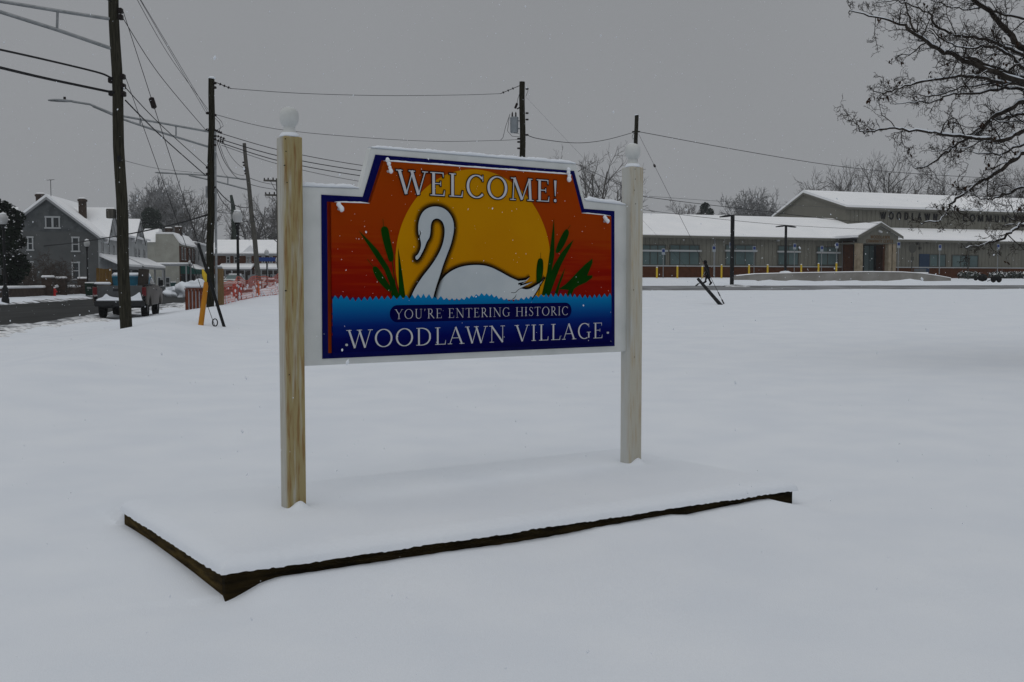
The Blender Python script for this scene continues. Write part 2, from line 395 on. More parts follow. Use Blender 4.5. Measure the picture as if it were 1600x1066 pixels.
# ------------------------------------------------------------------ terrain
SL0 = 0.391; WX0, WY0 = 11.7, 96.0       # hall front wall: slope and a point on it
FY = [0, 4, 10, 20, 30, 40, 50, 60, 66, 72, 80, 86, 90, 96, 110, 160, 250, 460, 900]
FZ = [0.0, 0.015, 0.05, 0.22, 0.40, 0.58, 0.78, 1.04, 1.22, 1.42, 1.60, 1.74, 1.95, 2.05, 2.2, 3.6, 5.5, 8, 12]
RY = [0, 20, 30, 60, 90, 140, 200, 460, 900]
RZ = [0.0, 0.08, 0.18, 0.27, 0.36, 0.6, 1.2, 5, 10]
def lot_coord(x, y):
    k = sstep(35, 65, y)
    return y - SL0*np.maximum(np.asarray(x)-WX0, -6)*k
def base_z(x, y):
    x = np.asarray(x, float); y = np.asarray(y, float)
    f = np.interp(lot_coord(x, y), FY, FZ)
    rz = np.interp(y, RY, RZ)
    u = x + 0.15*y
    wr = sstep(-4.8, -9.6, u)
    z = f*(1-wr) + rz*wr
    z = z + 0.27*np.exp(-((u+4.9)/1.35)**2)*sstep(8, 17, y)*sstep(48, 28, y)
    z = z + 0.3*sstep(-22.0, -24.5, u)*sstep(20, 50, y)          # verge across the street
    return z
def road_edges(y):
    n1 = fbm(np.asarray(y)*0.45, np.asarray(y)*0+3.3, 4)*1.6; n2 = fbm(np.asarray(y)*0.4, np.asarray(y)*0+9.1, 4)*1.6
    return -12.0 + n1, -21.4 + n2
def ground_z(x, y):
    x = np.asarray(x, float); y = np.asarray(y, float)
    z = base_z(x, y); u = x + 0.15*y
    far = sstep(12, 30, y)
    z = z + 0.11*fbm(x*0.22, y*0.16, 2)*(0.3+0.7*far) + 0.006*fbm(x*0.8+40, y*0.6+9, 2)
    # street: pressed down under the asphalt, ploughed ridges on both sides
    e1, e2 = road_edges(y)
    inside = sstep(e1+0.5, e1-0.4, u)*sstep(e2-0.5, e2+0.4, u)*sstep(12, 18, y)*sstep(150, 138, y)
    z = z - 0.14*inside
    rough = np.abs(fbm(x*2.1, y*1.2, 5))
    ridge = np.exp(-((u-(e1+1.3))/0.9)**2)*sstep(14, 24, y)*sstep(140, 120, y)
    z = z + ridge*(0.03+0.36*rough)
    ridge2 = np.exp(-((u-(e2-1.2))/0.9)**2)*sstep(14, 24, y)*sstep(140, 120, y)
    z = z + ridge2*(0.12+0.4*rough)
    churn = np.exp(-((u-(e1+2.6))/2.0)**2)*sstep(14, 24, y)*sstep(110, 80, y)
    z = z + churn*0.14*fbm(x*3.0+7, y*1.6, 4)
    # car park lane in front of the hall
    yp = lot_coord(x, y); lm = sstep(-6, -1, x)
    ln = fbm(x*0.5, y*0.1+4, 4)*1.2
    z = z - 0.20*sstep(64.6, 65.6, yp+ln)*sstep(74.4, 73.2, yp+ln*0.6)*lm
    pile = np.exp(-((yp-78.6)/1.7)**2)*lm*(0.16+0.75*np.abs(fbm(x*0.55, y*0.3+20, 5)))
    z = z + pile*sstep(45, 30, x)*sstep(7,9,x) + 0.0*lm
    z = z + 0.28*np.exp(-((x-15.65)**2+(y-73.4)**2)/1.6)       # heap round the car park lamp
    # wind scoop round the raised bed
    t, q = bed_local(x, y)
    tc_ = np.clip(t, 0, BL); qc = np.clip(q, 0, BW)
    dd = np.hypot(t-tc_, q-qc)
    drop_f = np.interp(tc_, FT, FD); drop_l = np.interp(qc, LT, LD)
    drop = np.where(q <= 0, drop_f, np.where(t <= 0, drop_l, np.where(t >= BL, 0.075*sstep(0.25, 0.0, q)+0.045, 0.03)))
    drop = np.where((t > 0) & (q > 0) & (t < BL) & (q < BW), np.where(q < t, drop_f, drop_l), drop)
    drop = np.maximum(0.006, drop + 0.022*fbm(tc_*3.1+5, qc*3.1, 3)*sstep(.25,.5,tc_)*(q<=0) + 0.006*fbm(tc_*9, qc*9+4, 2)*(q<=0.02))
    target = BT - drop
    k = np.exp(-(dd/0.42)**1.5)
    z = z*(1-k) + target*k
    return z
def gz(x, y): return float(ground_z(np.array([x]), np.array([y]))[0])
def on(px, Y, dz=0.0):
    """ground point under the pixel column px at depth Y"""
    p = at(px, 450, Y); p.z = gz(p.x, p.y) + dz
    return p

def axis(segs):
    out = []
    for (a, b, n) in segs: out += list(np.linspace(a, b, n, endpoint=False))
    return np.array(out + [segs[-1][1]])
gx = axis([(-460,-150,10),(-150,-60,30),(-60,-32,28),(-32,-9,92),(-9,-3.4,40),(-3.4,3.2,165),(3.2,8,48),(8,50,110),(50,90,20),(90,200,14),(200,460,8)])
gy = axis([(-12,1,14),(1,4.3,30),(4.3,9.8,140),(9.8,16,45),(16,64,190),(64,80,64),(80,130,60),(130,200,20),(200,460,12)])
GX, GY = np.meshgrid(gx, gy); GZ = ground_z(GX, GY)
nx, ny = len(gx), len(gy)
vv_ = np.stack([GX.ravel(), GY.ravel(), GZ.ravel()], 1)
ii = (np.arange(ny-1)[:,None]*nx + np.arange(nx-1)[None,:]).ravel()
ff_ = np.stack([ii, ii+1, ii+1+nx, ii+nx], 1)
me = bpy.data.meshes.new('snow_ground'); me.from_pydata(vv_.tolist(), [], ff_.tolist()); me.update()
me.polygons.foreach_set('use_smooth', [True]*len(me.polygons))
# two materials: clean snow and the dirty churned verge of the street and lane
fc = vv_[ff_].mean(1); fu = fc[:,0]+0.15*fc[:,1]; e1_, e2_ = road_edges(fc[:,1]); nn_ = fbm(fc[:,0]*1.2, fc[:,1]*0.8, 4)*1.6
yp_ = lot_coord(fc[:,0], fc[:,1])
dirty = ((fu < e1_+1.7+nn_*1.3) & (fu > e2_-0.25+nn_*.5) & (fc[:,1] > 14) & (fc[:,1] < 150)) | ((yp_ > 64.6+nn_) & (yp_ < 73.4+nn_*0.8) & (fc[:,0] > -3) & (fc[:,0] < 60))
churned = (~dirty) & (fu < e1_+2.3+nn_*1.6) & (fu > e1_) & (fc[:,1] > 16) & (fc[:,1] < 110)
me.materials.append(M['snow']); me.materials.append(M['slush']); me.materials.append(M['slush_light'])
me.polygons.foreach_set('material_index', (dirty.astype(np.int32)+2*churned.astype(np.int32)))
g = bpy.data.objects.new('ground', me); col.objects.link(g)
tag(g, 'untouched white snow covering the lawn and verges', kind='structure')

# street sheet and car park lane
s = MB()
ys = np.linspace(10, 152, 120)
for y in ys:
    for uu in (-22.4, -19.5, -16.7, -14, -11.0):
        x = uu - 0.15*y; s.v.append(Vector((x, y, float(base_z(x, y)) - 0.045)))
for i in range(len(ys)-1):
    for k in range(4): s.face(i*5+k, i*5+k+1, (i+1)*5+k+1, (i+1)*5+k)
tag(s.build('street', M['asphalt'], smooth='all'), 'wet grey ploughed street between the snow banks', kind='structure')
s = MB()
xs = np.linspace(-4, 62, 90)
for x in xs:
    for k in range(5):
        yp = 64.4 + k*2.45; y = yp
        for _ in range(12): y = y + (yp - float(lot_coord(x, y)))
        s.v.append(Vector((x, y, float(base_z(x, y)) - 0.06)))
for i in range(len(xs)-1):
    for k in range(4): s.face(i*5+k, i*5+k+1, (i+1)*5+k+1, (i+1)*5+k)
tag(s.build('car_park_lane', M['lotroad'], smooth='all'), 'cleared grey lane in front of the community hall', kind='structure')

# ------------------------------------------------------------------ sign frame of reference
SLp = at(459, 794, 6.93); SRp = at(985.5, 724, 8.66)
SANG = math.atan2(SRp.y-SLp.y, SRp.x-SLp.x); SLEN = math.hypot(SRp.y-SLp.y, SRp.x-SLp.x)
SO = Vector((SLp.x, SLp.y, 0.0)); SD = Vector((math.cos(SANG), math.sin(SANG), 0)); SNn = Vector((-SD.y, SD.x, 0))
def sp(px, py, off=0.0):
    """pixel -> (s, z) on the sign's front plane, off metres towards the camera"""
    d = ray(px, py); o = SO - SNn*off; c = Vector((0,0,CAM_H))
    t = (o - c).dot(SNn)/d.dot(SNn); p = c + d*t
    return ((p-SO).dot(SD), p.z)
PW = 0.127

# ------------------------------------------------------------------ raised bed
bed = empty('raised_bed', (BC.x, BC.y, 0), BANG, 'low timber raised bed capped with smooth snow under the welcome sign', 'raised bed')
def board(name, t0, t1, q0, q1):
    b = MB(); b.box(((t0+t1)/2, (q0+q1)/2, BT-0.11), (t1-t0, q1-q0, 0.22), bev=0.004); b.v = [Vector((v.x-SHEAR*v.y, v.y, v.z)) for v in b.v]; return b.build(name, M['timber_dark' if q1-q0 < .1 and q0 == 0 else 'timber'], bed)
board('board', 0, BL, 0, 0.045); board('board', 0.0, 0.045, 0.047, BW)
board('board', BL-0.045, BL, 0.047, BW); board('board', 0.047, BL-0.047, BW-0.045, BW)
PLl = bed_local(SLp.x, SLp.y); PRl = bed_local(SRp.x, SRp.y)
def bed_snow(t, q):
    ed = np.minimum(np.minimum(t+.024, BL+.024-t), np.minimum(q+.024, BW+.05-q))
    e_ = np.clip(ed/0.15, 0, 1); prof = 0.076*np.sqrt(np.maximum(0, 1-(1-e_)**2.3)) + 0.006*sstep(0, 0.6, ed)
    z = BT + 0.002 + prof + 0.008*fbm(t*1.3, q*1.6, 3)*sstep(0, .3, ed)
    z = z + (0.006*fbm(t*26, q*26, 3))*(1-sstep(0.05, 0.35, ed))
    for (pt, pq, h) in ((PLl[0], PLl[1], .055), (PRl[0], PRl[1], .05)):
        dx = SD.x*BE[0]+SD.y*BE[1]; dy = SD.x*BN[0]+SD.y*BN[1]
        a = (t-pt)*dx + (q-pq)*dy; b = -(t-pt)*dy + (q-pq)*dx     # sign-aligned offsets
        z = z + h*np.exp(-((a-0.0)/0.05)**2 - ((b+0.085)/0.045)**2)
    return z
tt = axis([(-0.026,0.25,28),(0.25,BL-.25,330),(BL-.25,BL+.026,28)]); qq = axis([(-0.026,0.25,28),(0.25,BW-.05,60),(BW-.05,BW+.012,8)])
TT, QQ = np.meshgrid(tt, qq)
ZZ = bed_snow(TT, QQ)
# ragged overhang along the front and left lips
lip = lambda a: 0.005*vnoise(a*9, a*0+2) + 0.005*vnoise(a*31, a*0+7)
TT2 = TT - np.where(TT < 0.02, lip(QQ), 0) + np.where(TT > BL-0.02, lip(QQ+9)*.6, 0); QQ2 = QQ - np.where(QQ < 0.02, lip(TT+3), 0)
edge = (TT < -0.022) | (QQ < -0.022) | (TT > BL+0.022)
ZZ = np.where(edge, BT + 0.006 - 0.006*vnoise(TT*5+3, QQ*5) - 0.009*vnoise(TT*47, QQ*47), ZZ)
b = MB(); nq, ntt = TT.shape
b.v = [Vector(p) for p in np.stack([(TT2-SHEAR*QQ2).ravel(), QQ2.ravel(), ZZ.ravel()], 1)]
for i in range(nq-1):
    for j in range(ntt-1): k = i*ntt+j; b.face(k, k+1, k+ntt+1, k+ntt)
b.build('snow_cover', M['snow'], bed, smooth='all')

# ------------------------------------------------------------------ welcome sign
sign = empty('welcome_sign', (SO.x, SO.y, 0), SANG, 'large painted welcome sign with a white swan between two white posts', 'sign')
def zat(s_, py):     # height on the sign plane where column s_ crosses pixel row py
    p = SO + SD*s_; d = Vector((p.x, p.y, 0)); c = (py-533)/F
    # invert projection: v = (-dz*CA' ...)
    # point (x,y,z): depth = y*CA-(z-H)*SA ; up = y*SA+(z-H)*CA ; (533-py)/F = up/depth
    k = -c; return CAM_H + p.y*(k*CA - SA)/(CA + k*SA)
for nm, s_, ptop, mt in (('post', 0.0, 215, 'post_left'), ('post', SLEN, 262, 'post_right')):
    zt = zat(s_, ptop); h = PW/2
    b = MB(); b.box((s_, 0, (zt-0.1)/2), (PW, PW, zt+0.1), bev=0.006); po = b.build(nm, M[mt], sign)
    # ball finial on a moulded cap
    b = MB(); b.lathe([(0.061,0.0),(0.061,0.010),(0.054,0.024),(0.044,0.036),(0.039,0.046),(0.038,0.068),(0.043,0.072),(0.044,0.077),(0.051,0.083),(0.058,0.098),(0.0618,0.115),(0.0630,0.134),(0.0612,0.154),(0.0545,0.172),(0.042,0.186),(0.025,0.193),(0.003,0.195)], (s_,0,zt), 28)
    b.build('finial', M['vinyl'], po, smooth=True)
    b = MB()      # snow on the cap and on the ball
    b.lathe([(0.0632,0.001),(0.0632,0.010),(0.0565,0.021),(0.051,0.029)], (s_,0,zt), 24)
    b.build('snow_collar', M['snow'], po, smooth='all')
    rr = random.Random(4); b = MB()
    b.ball((s_+.003,0.006,zt+0.180), 0.041, 16, 8, (1,1,0.45), 0.07, rr)
    b.build('snow_cap', M['snow'], po, smooth='all')
    for k, zz in enumerate((zt-.02, zt-.1, zt-.19, zt-.30, zt-1.0, zt-1.55)):
        b = MB(); b.tube([(s_+(-.03 if s_>1 else -.055)+0.008*math.sin(k*9), -h-0.001, zz), (s_+(-.03 if s_>1 else -.055)+0.008*math.sin(k*9), -h+0.012, zz)], 0.004, 7); b.build('screw', M['ink'], po)
def sheet(pts, y, name, m, parent, thick=None, closed=True):
    """flat outline on the sign at depth y (negative towards the viewer), thickness backwards"""
    b = MB(); b.prism([(p[0], p[1]) for p in pts], lambda u, v, w_: (u, w_, v), y, y+(thick or 0.002))
    return b.build(name, m, parent)
P = lambda *q: [sp(a, c) for a, c in q]
BTH = 0.05
top = P((578,231),(901,256.5),(914,313.5),(975,320.5))
a0 = sp(562,294.5); b0 = sp(470,291.5); bl = sp(478,572); br = sp(976,549.5)
sx0 = PW/2 - 0.004; sx1 = SLEN - PW/2 + 0.012
outline = [(sx0, b0[1]), a0, top[0], top[1], top[2], (sx1, top[3][1]), (sx1, br[1]), (sx0, bl[1])]
bd = sheet(outline, 0.0, 'backboard', M['board'], sign, BTH)
bd.modifiers.new('bevel', 'BEVEL').width = 0.006
# snow lying along every upper edge of the board
def snow_ridge(name, pts, y0, y1, h, parent, seed=0):
    b = MB(); rnd = random.Random(seed); n = 9
    P3 = []
    for i in range(len(pts)-1):
        a = Vector((pts[i][0],0,pts[i][1])); c = Vector((pts[i+1][0],0,pts[i+1][1])); m = max(2, int((c-a).length/0.012))
        for k in range(m): P3.append(a.lerp(c, k/m))
    P3.append(Vector((pts[-1][0],0,pts[-1][1])))
    m = len(P3)
    for i, p in enumerate(P3):
        e = min(1, min(i, m-1-i)/5)
        hh = h*(0.70+0.5*float(vnoise(p.x*14+seed, 3.0))+0.25*float(vnoise(p.x*50, 8.0+seed)))*(0.35+0.65*e)
        for k in range(n):
            an = math.pi*k/(n-1); yy = (y0+y1)/2 - (y1-y0)/2*math.cos(an)*(1.0 + 0.12*float(vnoise(p.x*33, seed+1.0)))
            b.v.append(Vector((p.x, yy, p.z + 0.0015 + hh*math.sin(an)**0.7)))
    for i in range(m-1):
        for k in range(n-1): q = i*n+k; b.face(q, q+1, q+n+1, q+n)
        b.face(i*n+n-1, i*n, (i+1)*n, (i+1)*n+n-1)
    b.face(*range(n)); b.face(*[(m-1)*n+k for k in range(n)][::-1])
    return b.build(name, M['snow'], parent, smooth='all')
snow_ridge('snow_cap', [(sx0, b0[1]), (a0[0]-.004, a0[1])], -0.004, BTH+.004, 0.026, bd, 1)
snow_ridge('snow_cap', [(top[0][0]+.01, top[0][1]), (top[1][0]-.008, top[1][1])], -0.004, BTH+.004, 0.022, bd, 2)
snow_ridge('snow_cap', [(top[2][0]+.004, top[2][1]), (sx1-.02, top[3][1])], -0.004, BTH+.004, 0.03, bd, 3)
# bracket along the right post
b = MB(); b.box((sx1+0.008, 0.004, (top[3][1]+br[1])/2), (0.022, 0.02, top[3][1]-br[1]-.02)); b.build('bracket', M['galv'], bd)
b = MB()
for k in range(24): b.box((sx1+0.008, -0.0075, br[1]+0.04+k*(top[3][1]-br[1]-.08)/23), (0.006,0.004,0.016))
b.build('bracket_slot', M['sign_back'], bd)

y_b = -0.006
border = P((501.7,304.4),(566.7,307.9),(586.3,241.9),(896.4,267.3),(912,326.4),(959.4,330),(959.7,540.8),(503.4,560.8))
bdr = sheet(border, y_b, 'border_panel', M['navy'], sign, 0.006)
strip = P((510.2,315.4),(574,317.2),(595.4,251),(600,251.4),(580,318),(518.6,316),(519.5,551.5),(512.2,551.8))
st = sheet(strip, y_b-0.002, 'orange_strip', M['strip'], bdr, 0.0015)
# raised art panel
y_p = -0.026
art = [sp(x, y, -y_p) for x, y in ((517.6,316.2),(578.6,318.4),(600.4,252.0),(893.5,273.6),(909,333.4),(955.0,337.8),(955.6,541.0-3),(519.5,552.5+3))]
pz0, pz1 = art[-1][1], art[2][1]
wz = sp(740, 462, -y_p)[1]
M['panel_sunset'] = grad_mat('sunset_paint', pz0, pz1, [(0.0,(0.002,0.003,0.08)),(0.13,(0.002,0.003,0.08)),(0.24,(0.20,0.004,0.0005)),(0.40,(0.235,0.006,0.0005)),(0.52,(0.27,0.018,0.0005)),(0.64,(0.295,0.034,0.0005)),(0.85,(0.31,0.040,0.0005)),(1.0,(0.30,0.046,0.0005))], 0.75)
panel = sheet(art, y_p, 'art_panel', M['panel_sunset'], sign, 0.012)
snow_ridge('snow_ledge', [(art[0][0]+.03, art[0][1]), (art[1][0]-.006, art[1][1])], y_p-.001, y_b-.0, 0.010, panel, 5)
snow_ridge('snow_ledge', [(art[2][0]+.004, art[2][1]), (art[3][0]-.006, art[3][1])], y_p-.001, y_b-.0, 0.010, panel, 6)
snow_ridge('snow_ledge', [(art[4][0]+.004, art[4][1]), (art[5][0]-.006, art[5][1])], y_p-.001, y_b-.0, 0.008, panel, 7)
def ap(px, py): return sp(px, py, -y_p)
_lay = [0]
def layer():
    _lay[0] += 1; return y_p - 0.0008 - 0.00035*_lay[0]
def flat(b, pts, y):
    i0 = len(b.v); b.v.extend(Vector((p[0], y, p[1])) for p in pts); b.face(*range(i0, i0+len(pts)))
def smooth_poly(pts, n=6, closed=False):
    """Catmull-Rom through the points"""
    out = []; m = len(pts); rng = range(m) if closed else range(m-1)
    g_ = lambda i: pts[i % m] if closed else pts[max(0, min(m-1, i))]
    for i in rng:
        p0, p1, p2, p3 = g_(i-1), g_(i), g_(i+1), g_(i+2)
        for k in range(n):
            t = k/n
            out.append(tuple(0.5*((2*p1[j])+(-p0[j]+p2[j])*t+(2*p0[j]-5*p1[j]+4*p2[j]-p3[j])*t*t+(-p0[j]+3*p1[j]-3*p2[j]+p3[j])*t**3) for j in (0,1)))
    if not closed: out.append(pts[-1])
    return out
def strip2d(pts, wd):
    """variable width strip: returns left and right rails"""
    m = len(pts); Lr, Rr = [], []
    if not hasattr(wd, '__len__'): wd = [wd]*m
    for i in range(m):
        a = pts[max(i-1,0)]; c = pts[min(i+1,m-1)]
        dx, dy = c[0]-a[0], c[1]-a[1]; l = math.hypot(dx,dy) or 1; nx_, ny_ = -dy/l, dx/l
        k = 1.0
        if 0 < i < m-1:
            d1 = (pts[i][0]-a[0], pts[i][1]-a[1]); l1 = math.hypot(*d1) or 1
            k = 1/max(0.5, abs((-d1[1]/l1)*nx_+(d1[0]/l1)*ny_))
        Lr.append((pts[i][0]+nx_*wd[i]/2*k, pts[i][1]+ny_*wd[i]/2*k)); Rr.append((pts[i][0]-nx_*wd[i]/2*k, pts[i][1]-ny_*wd[i]/2*k))
    return Lr, Rr
def stroke(b, pts, wd, y):
    Lr, Rr = strip2d(pts, wd); i0 = len(b.v); m = len(pts)
    for i in range(m): b.v.append(Vector((Lr[i][0], y, Lr[i][1]))); b.v.append(Vector((Rr[i][0], y, Rr[i][1])))
    for i in range(m-1): q = i0+2*i; b.face(q, q+1, q+3, q+2)

# rising sun disc
cL, cR = ap(617.5, 384), ap(860.5, 373); cx_, rad_ = (cL[0]+cR[0])/2, (cR[0]-cL[0])/2
cz_ = ap(731, 264)[1] - rad_
y = layer(); b = MB()
floor_z = wz - 0.03
disc = []
for k in range(97):
    an = 2*math.pi*k/96; px_, pz_ = cx_+rad_*math.cos(an), cz_+rad_*math.sin(an)
    if pz_ >= floor_z: disc.append((px_, pz_))
disc.sort(key=lambda p: -math.atan2(p[1]-cz_, p[0]-cx_) if math.atan2(p[1]-cz_, p[0]-cx_) > -math.pi/2 else -math.atan2(p[1]-cz_, p[0]-cx_)-2*math.pi)
flat(b, disc, y); b.build('sun_disc', M['sun_yellow'], panel)

Z1 = lambda x, y: (560+x/5.333, 310+y/5.333)
neck_out = [Z1(*q) for q in ((425,838),(470,742),(530,650),(600,560),(652,480),(690,400),(708,330),(713,265),(703,215),(682,185),(652,173),(622,186),(606,222),(602,275),(594,325),(570,368),(553,412),(530,460),(508,498),(486,517),(470,503),(472,482),(492,462),(511,420),(516,378),(508,335),(496,295),(493,235),(503,172),(530,115),(572,80),(630,64),(690,72),(740,102),(775,148),(794,200),(797,260),(789,315),(768,395),(738,475),(705,565),(680,645),(650,735),(622,838))]
body_out = [Z1(*q) for q in ((628,845),(645,770),(662,722),(692,672),(750,616),(830,574),(925,554),(1020,553),(1100,570),(1180,608),(1260,652),(1330,683))]
tail = [Z1(*q) for q in ((1330,683),(1390,680),(1428,655),(1388,700),(1352,722),(1400,705),(1450,697),(1400,722),(1352,748),(1410,752),(1470,722),(1552,660),(1520,715),(1490,770),(1442,845))]
sn = smooth_poly(neck_out, 5); sb = smooth_poly(body_out, 6)
nk = [ap(*q) for q in sn]; bo = [ap(*q) for q in sb]; tl = [ap(*q) for q in tail]
# airbrushed dark halo outside the outlines
def halo(name, pts, side, wid, closed_ends=True):
    y = layer(); b = MB(); m = len(pts); fades = []
    for i in range(m):
        a = pts[max(i-1,0)]; c = pts[min(i+1,m-1)]; dx, dy = c[0]-a[0], c[1]-a[1]; l = math.hypot(dx,dy) or 1
        n_ = (-dy/l*side, dx/l*side)
        for k, f_ in ((0,0.95),(0.25,0.75),(0.5,0.4),(0.75,0.14),(1,0.0)):
            b.v.append(Vector((pts[i][0]+n_[0]*wid*k, y - 0.00002*i, pts[i][1]+n_[1]*wid*k))); fades.append(f_)
    for i in range(m-1):
        for k in range(4): q = i*5+k; b.face(q, q+1, q+6, q+5)
    o = b.build(name, M['airbrush'], panel)
    at_ = o.data.attributes.new('fade', 'FLOAT', 'POINT'); at_.data.foreach_set('value', fades)
    return o
HW = 0.042
halo('halo', [q for q in nk[:len(nk)] if q[1] > wz-0.02], 1, HW)
halo('halo', bo + [tl[1], tl[2]], 1, HW*0.9)
halo('halo', [ap(*q) for q in smooth_poly([Z1(*p) for p in ((1340,735),(1410,752),(1470,722),(1552,660))],4)], 1, 0.036)
# reeds behind and beside the swan
def reed_set(name, polys, spikes):
    y = layer(); b = MB()
    for k, q in enumerate(polys): flat(b, [ap(*p) for p in q], y-0.00004*k)
    for k, (p0, p1, wd) in enumerate(spikes): stroke(b, [ap(*p0), ap(*p1)], wd, y-0.00004*(k+20))
    return b.build(name, M['reed'], panel)
E8 = lambda x, y: (840+x/7.615, 340+y/7.615)
reedL = [[Z1(*q) for q in ((0,268),(80,345),(160,430),(250,570),(300,690),(345,830),(285,830),(255,700),(215,600),(130,470))],
         smooth_poly([Z1(*q) for q in ((188,255),(212,233),(246,252),(262,330),(280,410),(293,480),(286,522),(256,526),(236,470),(212,390),(192,305))],3,True),
         [Z1(*q) for q in ((329,410),(345,500),(362,610),(392,830),(335,830),(333,600))],
         smooth_poly([Z1(*q) for q in ((118,580),(135,566),(160,578),(200,632),(240,695),(270,745),(265,778),(235,765),(190,720),(150,670),(124,615))],3,True)]
spkL = [(Z1(202,172), Z1(208,238), 0.004), (Z1(72,506), Z1(125,575), 0.004), (Z1(280,515), Z1(318,830), 0.007), (Z1(262,770), Z1(285,830), 0.006)]
reed_set('reeds', reedL, spkL)
reedR = [[E8(*q) for q in ((192,5),(200,200),(198,450),(170,600),(140,760),(115,925),(45,925),(70,820),(110,650),(140,420),(165,220))],
         smooth_poly([E8(*q) for q in ((315,160),(348,140),(372,180),(345,265),(305,345),(268,400),(230,425),(212,400),(235,320),(275,230))],3,True),
         [E8(*q) for q in ((428,262),(390,350),(330,460),(270,580),(215,720),(140,925),(60,925),(110,760),(190,570),(280,420),(360,325))],
         smooth_poly([E8(*q) for q in ((0,510),(32,486),(62,512),(64,640),(40,735),(-10,790),(-18,640))],3,True),
         [E8(*q) for q in ((327,590),(300,700),(262,800),(235,925),(195,925),(225,830),(262,730))],
         [E8(*q) for q in ((650,488),(652,535),(622,610),(588,690),(652,688),(648,716),(575,772),(480,815),(430,850),(400,925),(345,925),(368,862),(248,852),(330,795),(400,725),(480,640),(560,560))]]
spkR = [(E8(388,92), E8(348,150), 0.004), (E8(33,418), E8(33,490), 0.004), (E8(30,740), E8(10,925), 0.006)]
reed_set('reeds', reedR, spkR)
# red gap inside the right reed leaf
# swan body
y = layer(); b = MB()
flat(b, [ap(*q) for q in sn], y)
bodypoly = bo + tl[1:]
flat(b, bodypoly, y-0.0001)
b.build('swan', M['swan_white'], panel)
# black outlines
y = layer(); b = MB()
stroke(b, nk, 0.0075, y)
stroke(b, bo + [tl[1]], [0.008]*len(bo) + [0.006], y-0.0001)
stroke(b, [tl[1], tl[2]], [0.007,0.001], y-0.00015)
for k, q in enumerate((((1330,683),(1430,655)),((1330,715),(1400,690)),((1345,722),(1450,695)))):
    stroke(b, [ap(*Z1(*q[0])), ap(*Z1(*q[1]))], [0.015,0.002], y-0.0002-0.0000*k-0.00003*k)
stroke(b, [ap(*q) for q in smooth_poly([Z1(*p) for p in ((1352,748),(1410,752),(1470,722),(1520,690),(1556,655))],4)], [0.004+0.010*math.sin(math.pi*k/16) for k in range(17)], y-0.0003)
stroke(b, [ap(*q) for q in smooth_poly([Z1(*p) for p in ((1555,660),(1520,715),(1490,770),(1442,845))],4)], 0.009, y-0.0004)
stroke(b, [ap(*q) for q in smooth_poly([Z1(*p) for p in ((1270,786),(1305,785),(1330,762),(1375,738))],4)], [0.004]*13, y-0.0005)
stroke(b, [ap(*Z1(*p)) for p in ((1315,800),(1300,828),(1280,842))], [0.002,0.006,0.004], y-0.0006)
stroke(b, [ap(*q) for q in smooth_poly([Z1(*p) for p in ((508,268),(515,290),(508,312),(506,335))],4)], [0.003+0.004*math.sin(math.pi*k/12) for k in range(13)], y-0.0007)
flat(b, [ap(*Z1(*p)) for p in ((664,716),(690,672),(652,738),(622,838),(630,800),(648,750))], y-0.0008)
b.build('swan_outline', M['ink'], panel)
# water with a saw-tooth crest
crest = [(519.0,465),(535,464),(552,468),(580,466),(610,465),(640,464),(662,462),(680,464),(700,468),(720,468),(738,463),(752,460),(766,461),(785,467),(800,470),(820,466),(845,462),(880,461),(920,464),(954.8,461)]
cxs = [c[0] for c in crest]; cys = [c[1] for c in crest]
wpts = []; x = 519.0; k = 0
while x < 954.6:
    wpts.append(ap(x, float(np.interp(x, cxs, cys)) + (3.4 if k % 2 == 0 else -3.2)*(1.0 if (x < 690 or x > 850) else 0.65))); k += 1
    x += (4.6 if x < 700 else 3.9)*(0.85+0.3*random.Random(k).random())
wpts.append(ap(954.8, 463))
y = layer(); b = MB()
flat(b, [ap(519.6, 551.0), *wpts, ap(955.3, 537.6)][::-1], y)
wz1 = ap(740, 459)[1]; wz0 = ap(740, 548)[1]
M['water_paint'] = grad_mat('water_paint', wz0, wz1, [(0.0,(0.0005,0.0006,0.045)),(0.28,(0.0005,0.002,0.085)),(0.5,(0.001,0.016,0.15)),(0.66,(0.001,0.06,0.24)),(0.82,(0.001,0.13,0.34)),(1.0,(0.002,0.20,0.44))], 0.12)
b.build('water', M['water_paint'], panel)
# name plaque behind the small line of words
y = layer(); b = MB()
pl, pr = ap(608.5, 489.5), ap(892.5, 486); hgt = abs(ap(750,475)[1]-ap(750,500.5)[1])/2; zc = pl[1]
zc = (ap(750,475)[1]+ap(750,500.5)[1])/2
pill = [(pr[0]-hgt+hgt*math.cos(a), zc+hgt*math.sin(a)) for a in np.linspace(-math.pi/2, math.pi/2, 14)] + [(pl[0]+hgt+hgt*math.cos(a), zc+hgt*math.sin(a)) for a in np.linspace(math.pi/2, 3*math.pi/2, 14)]
flat(b, pill, y); b.build('plaque', M['pill'], panel)

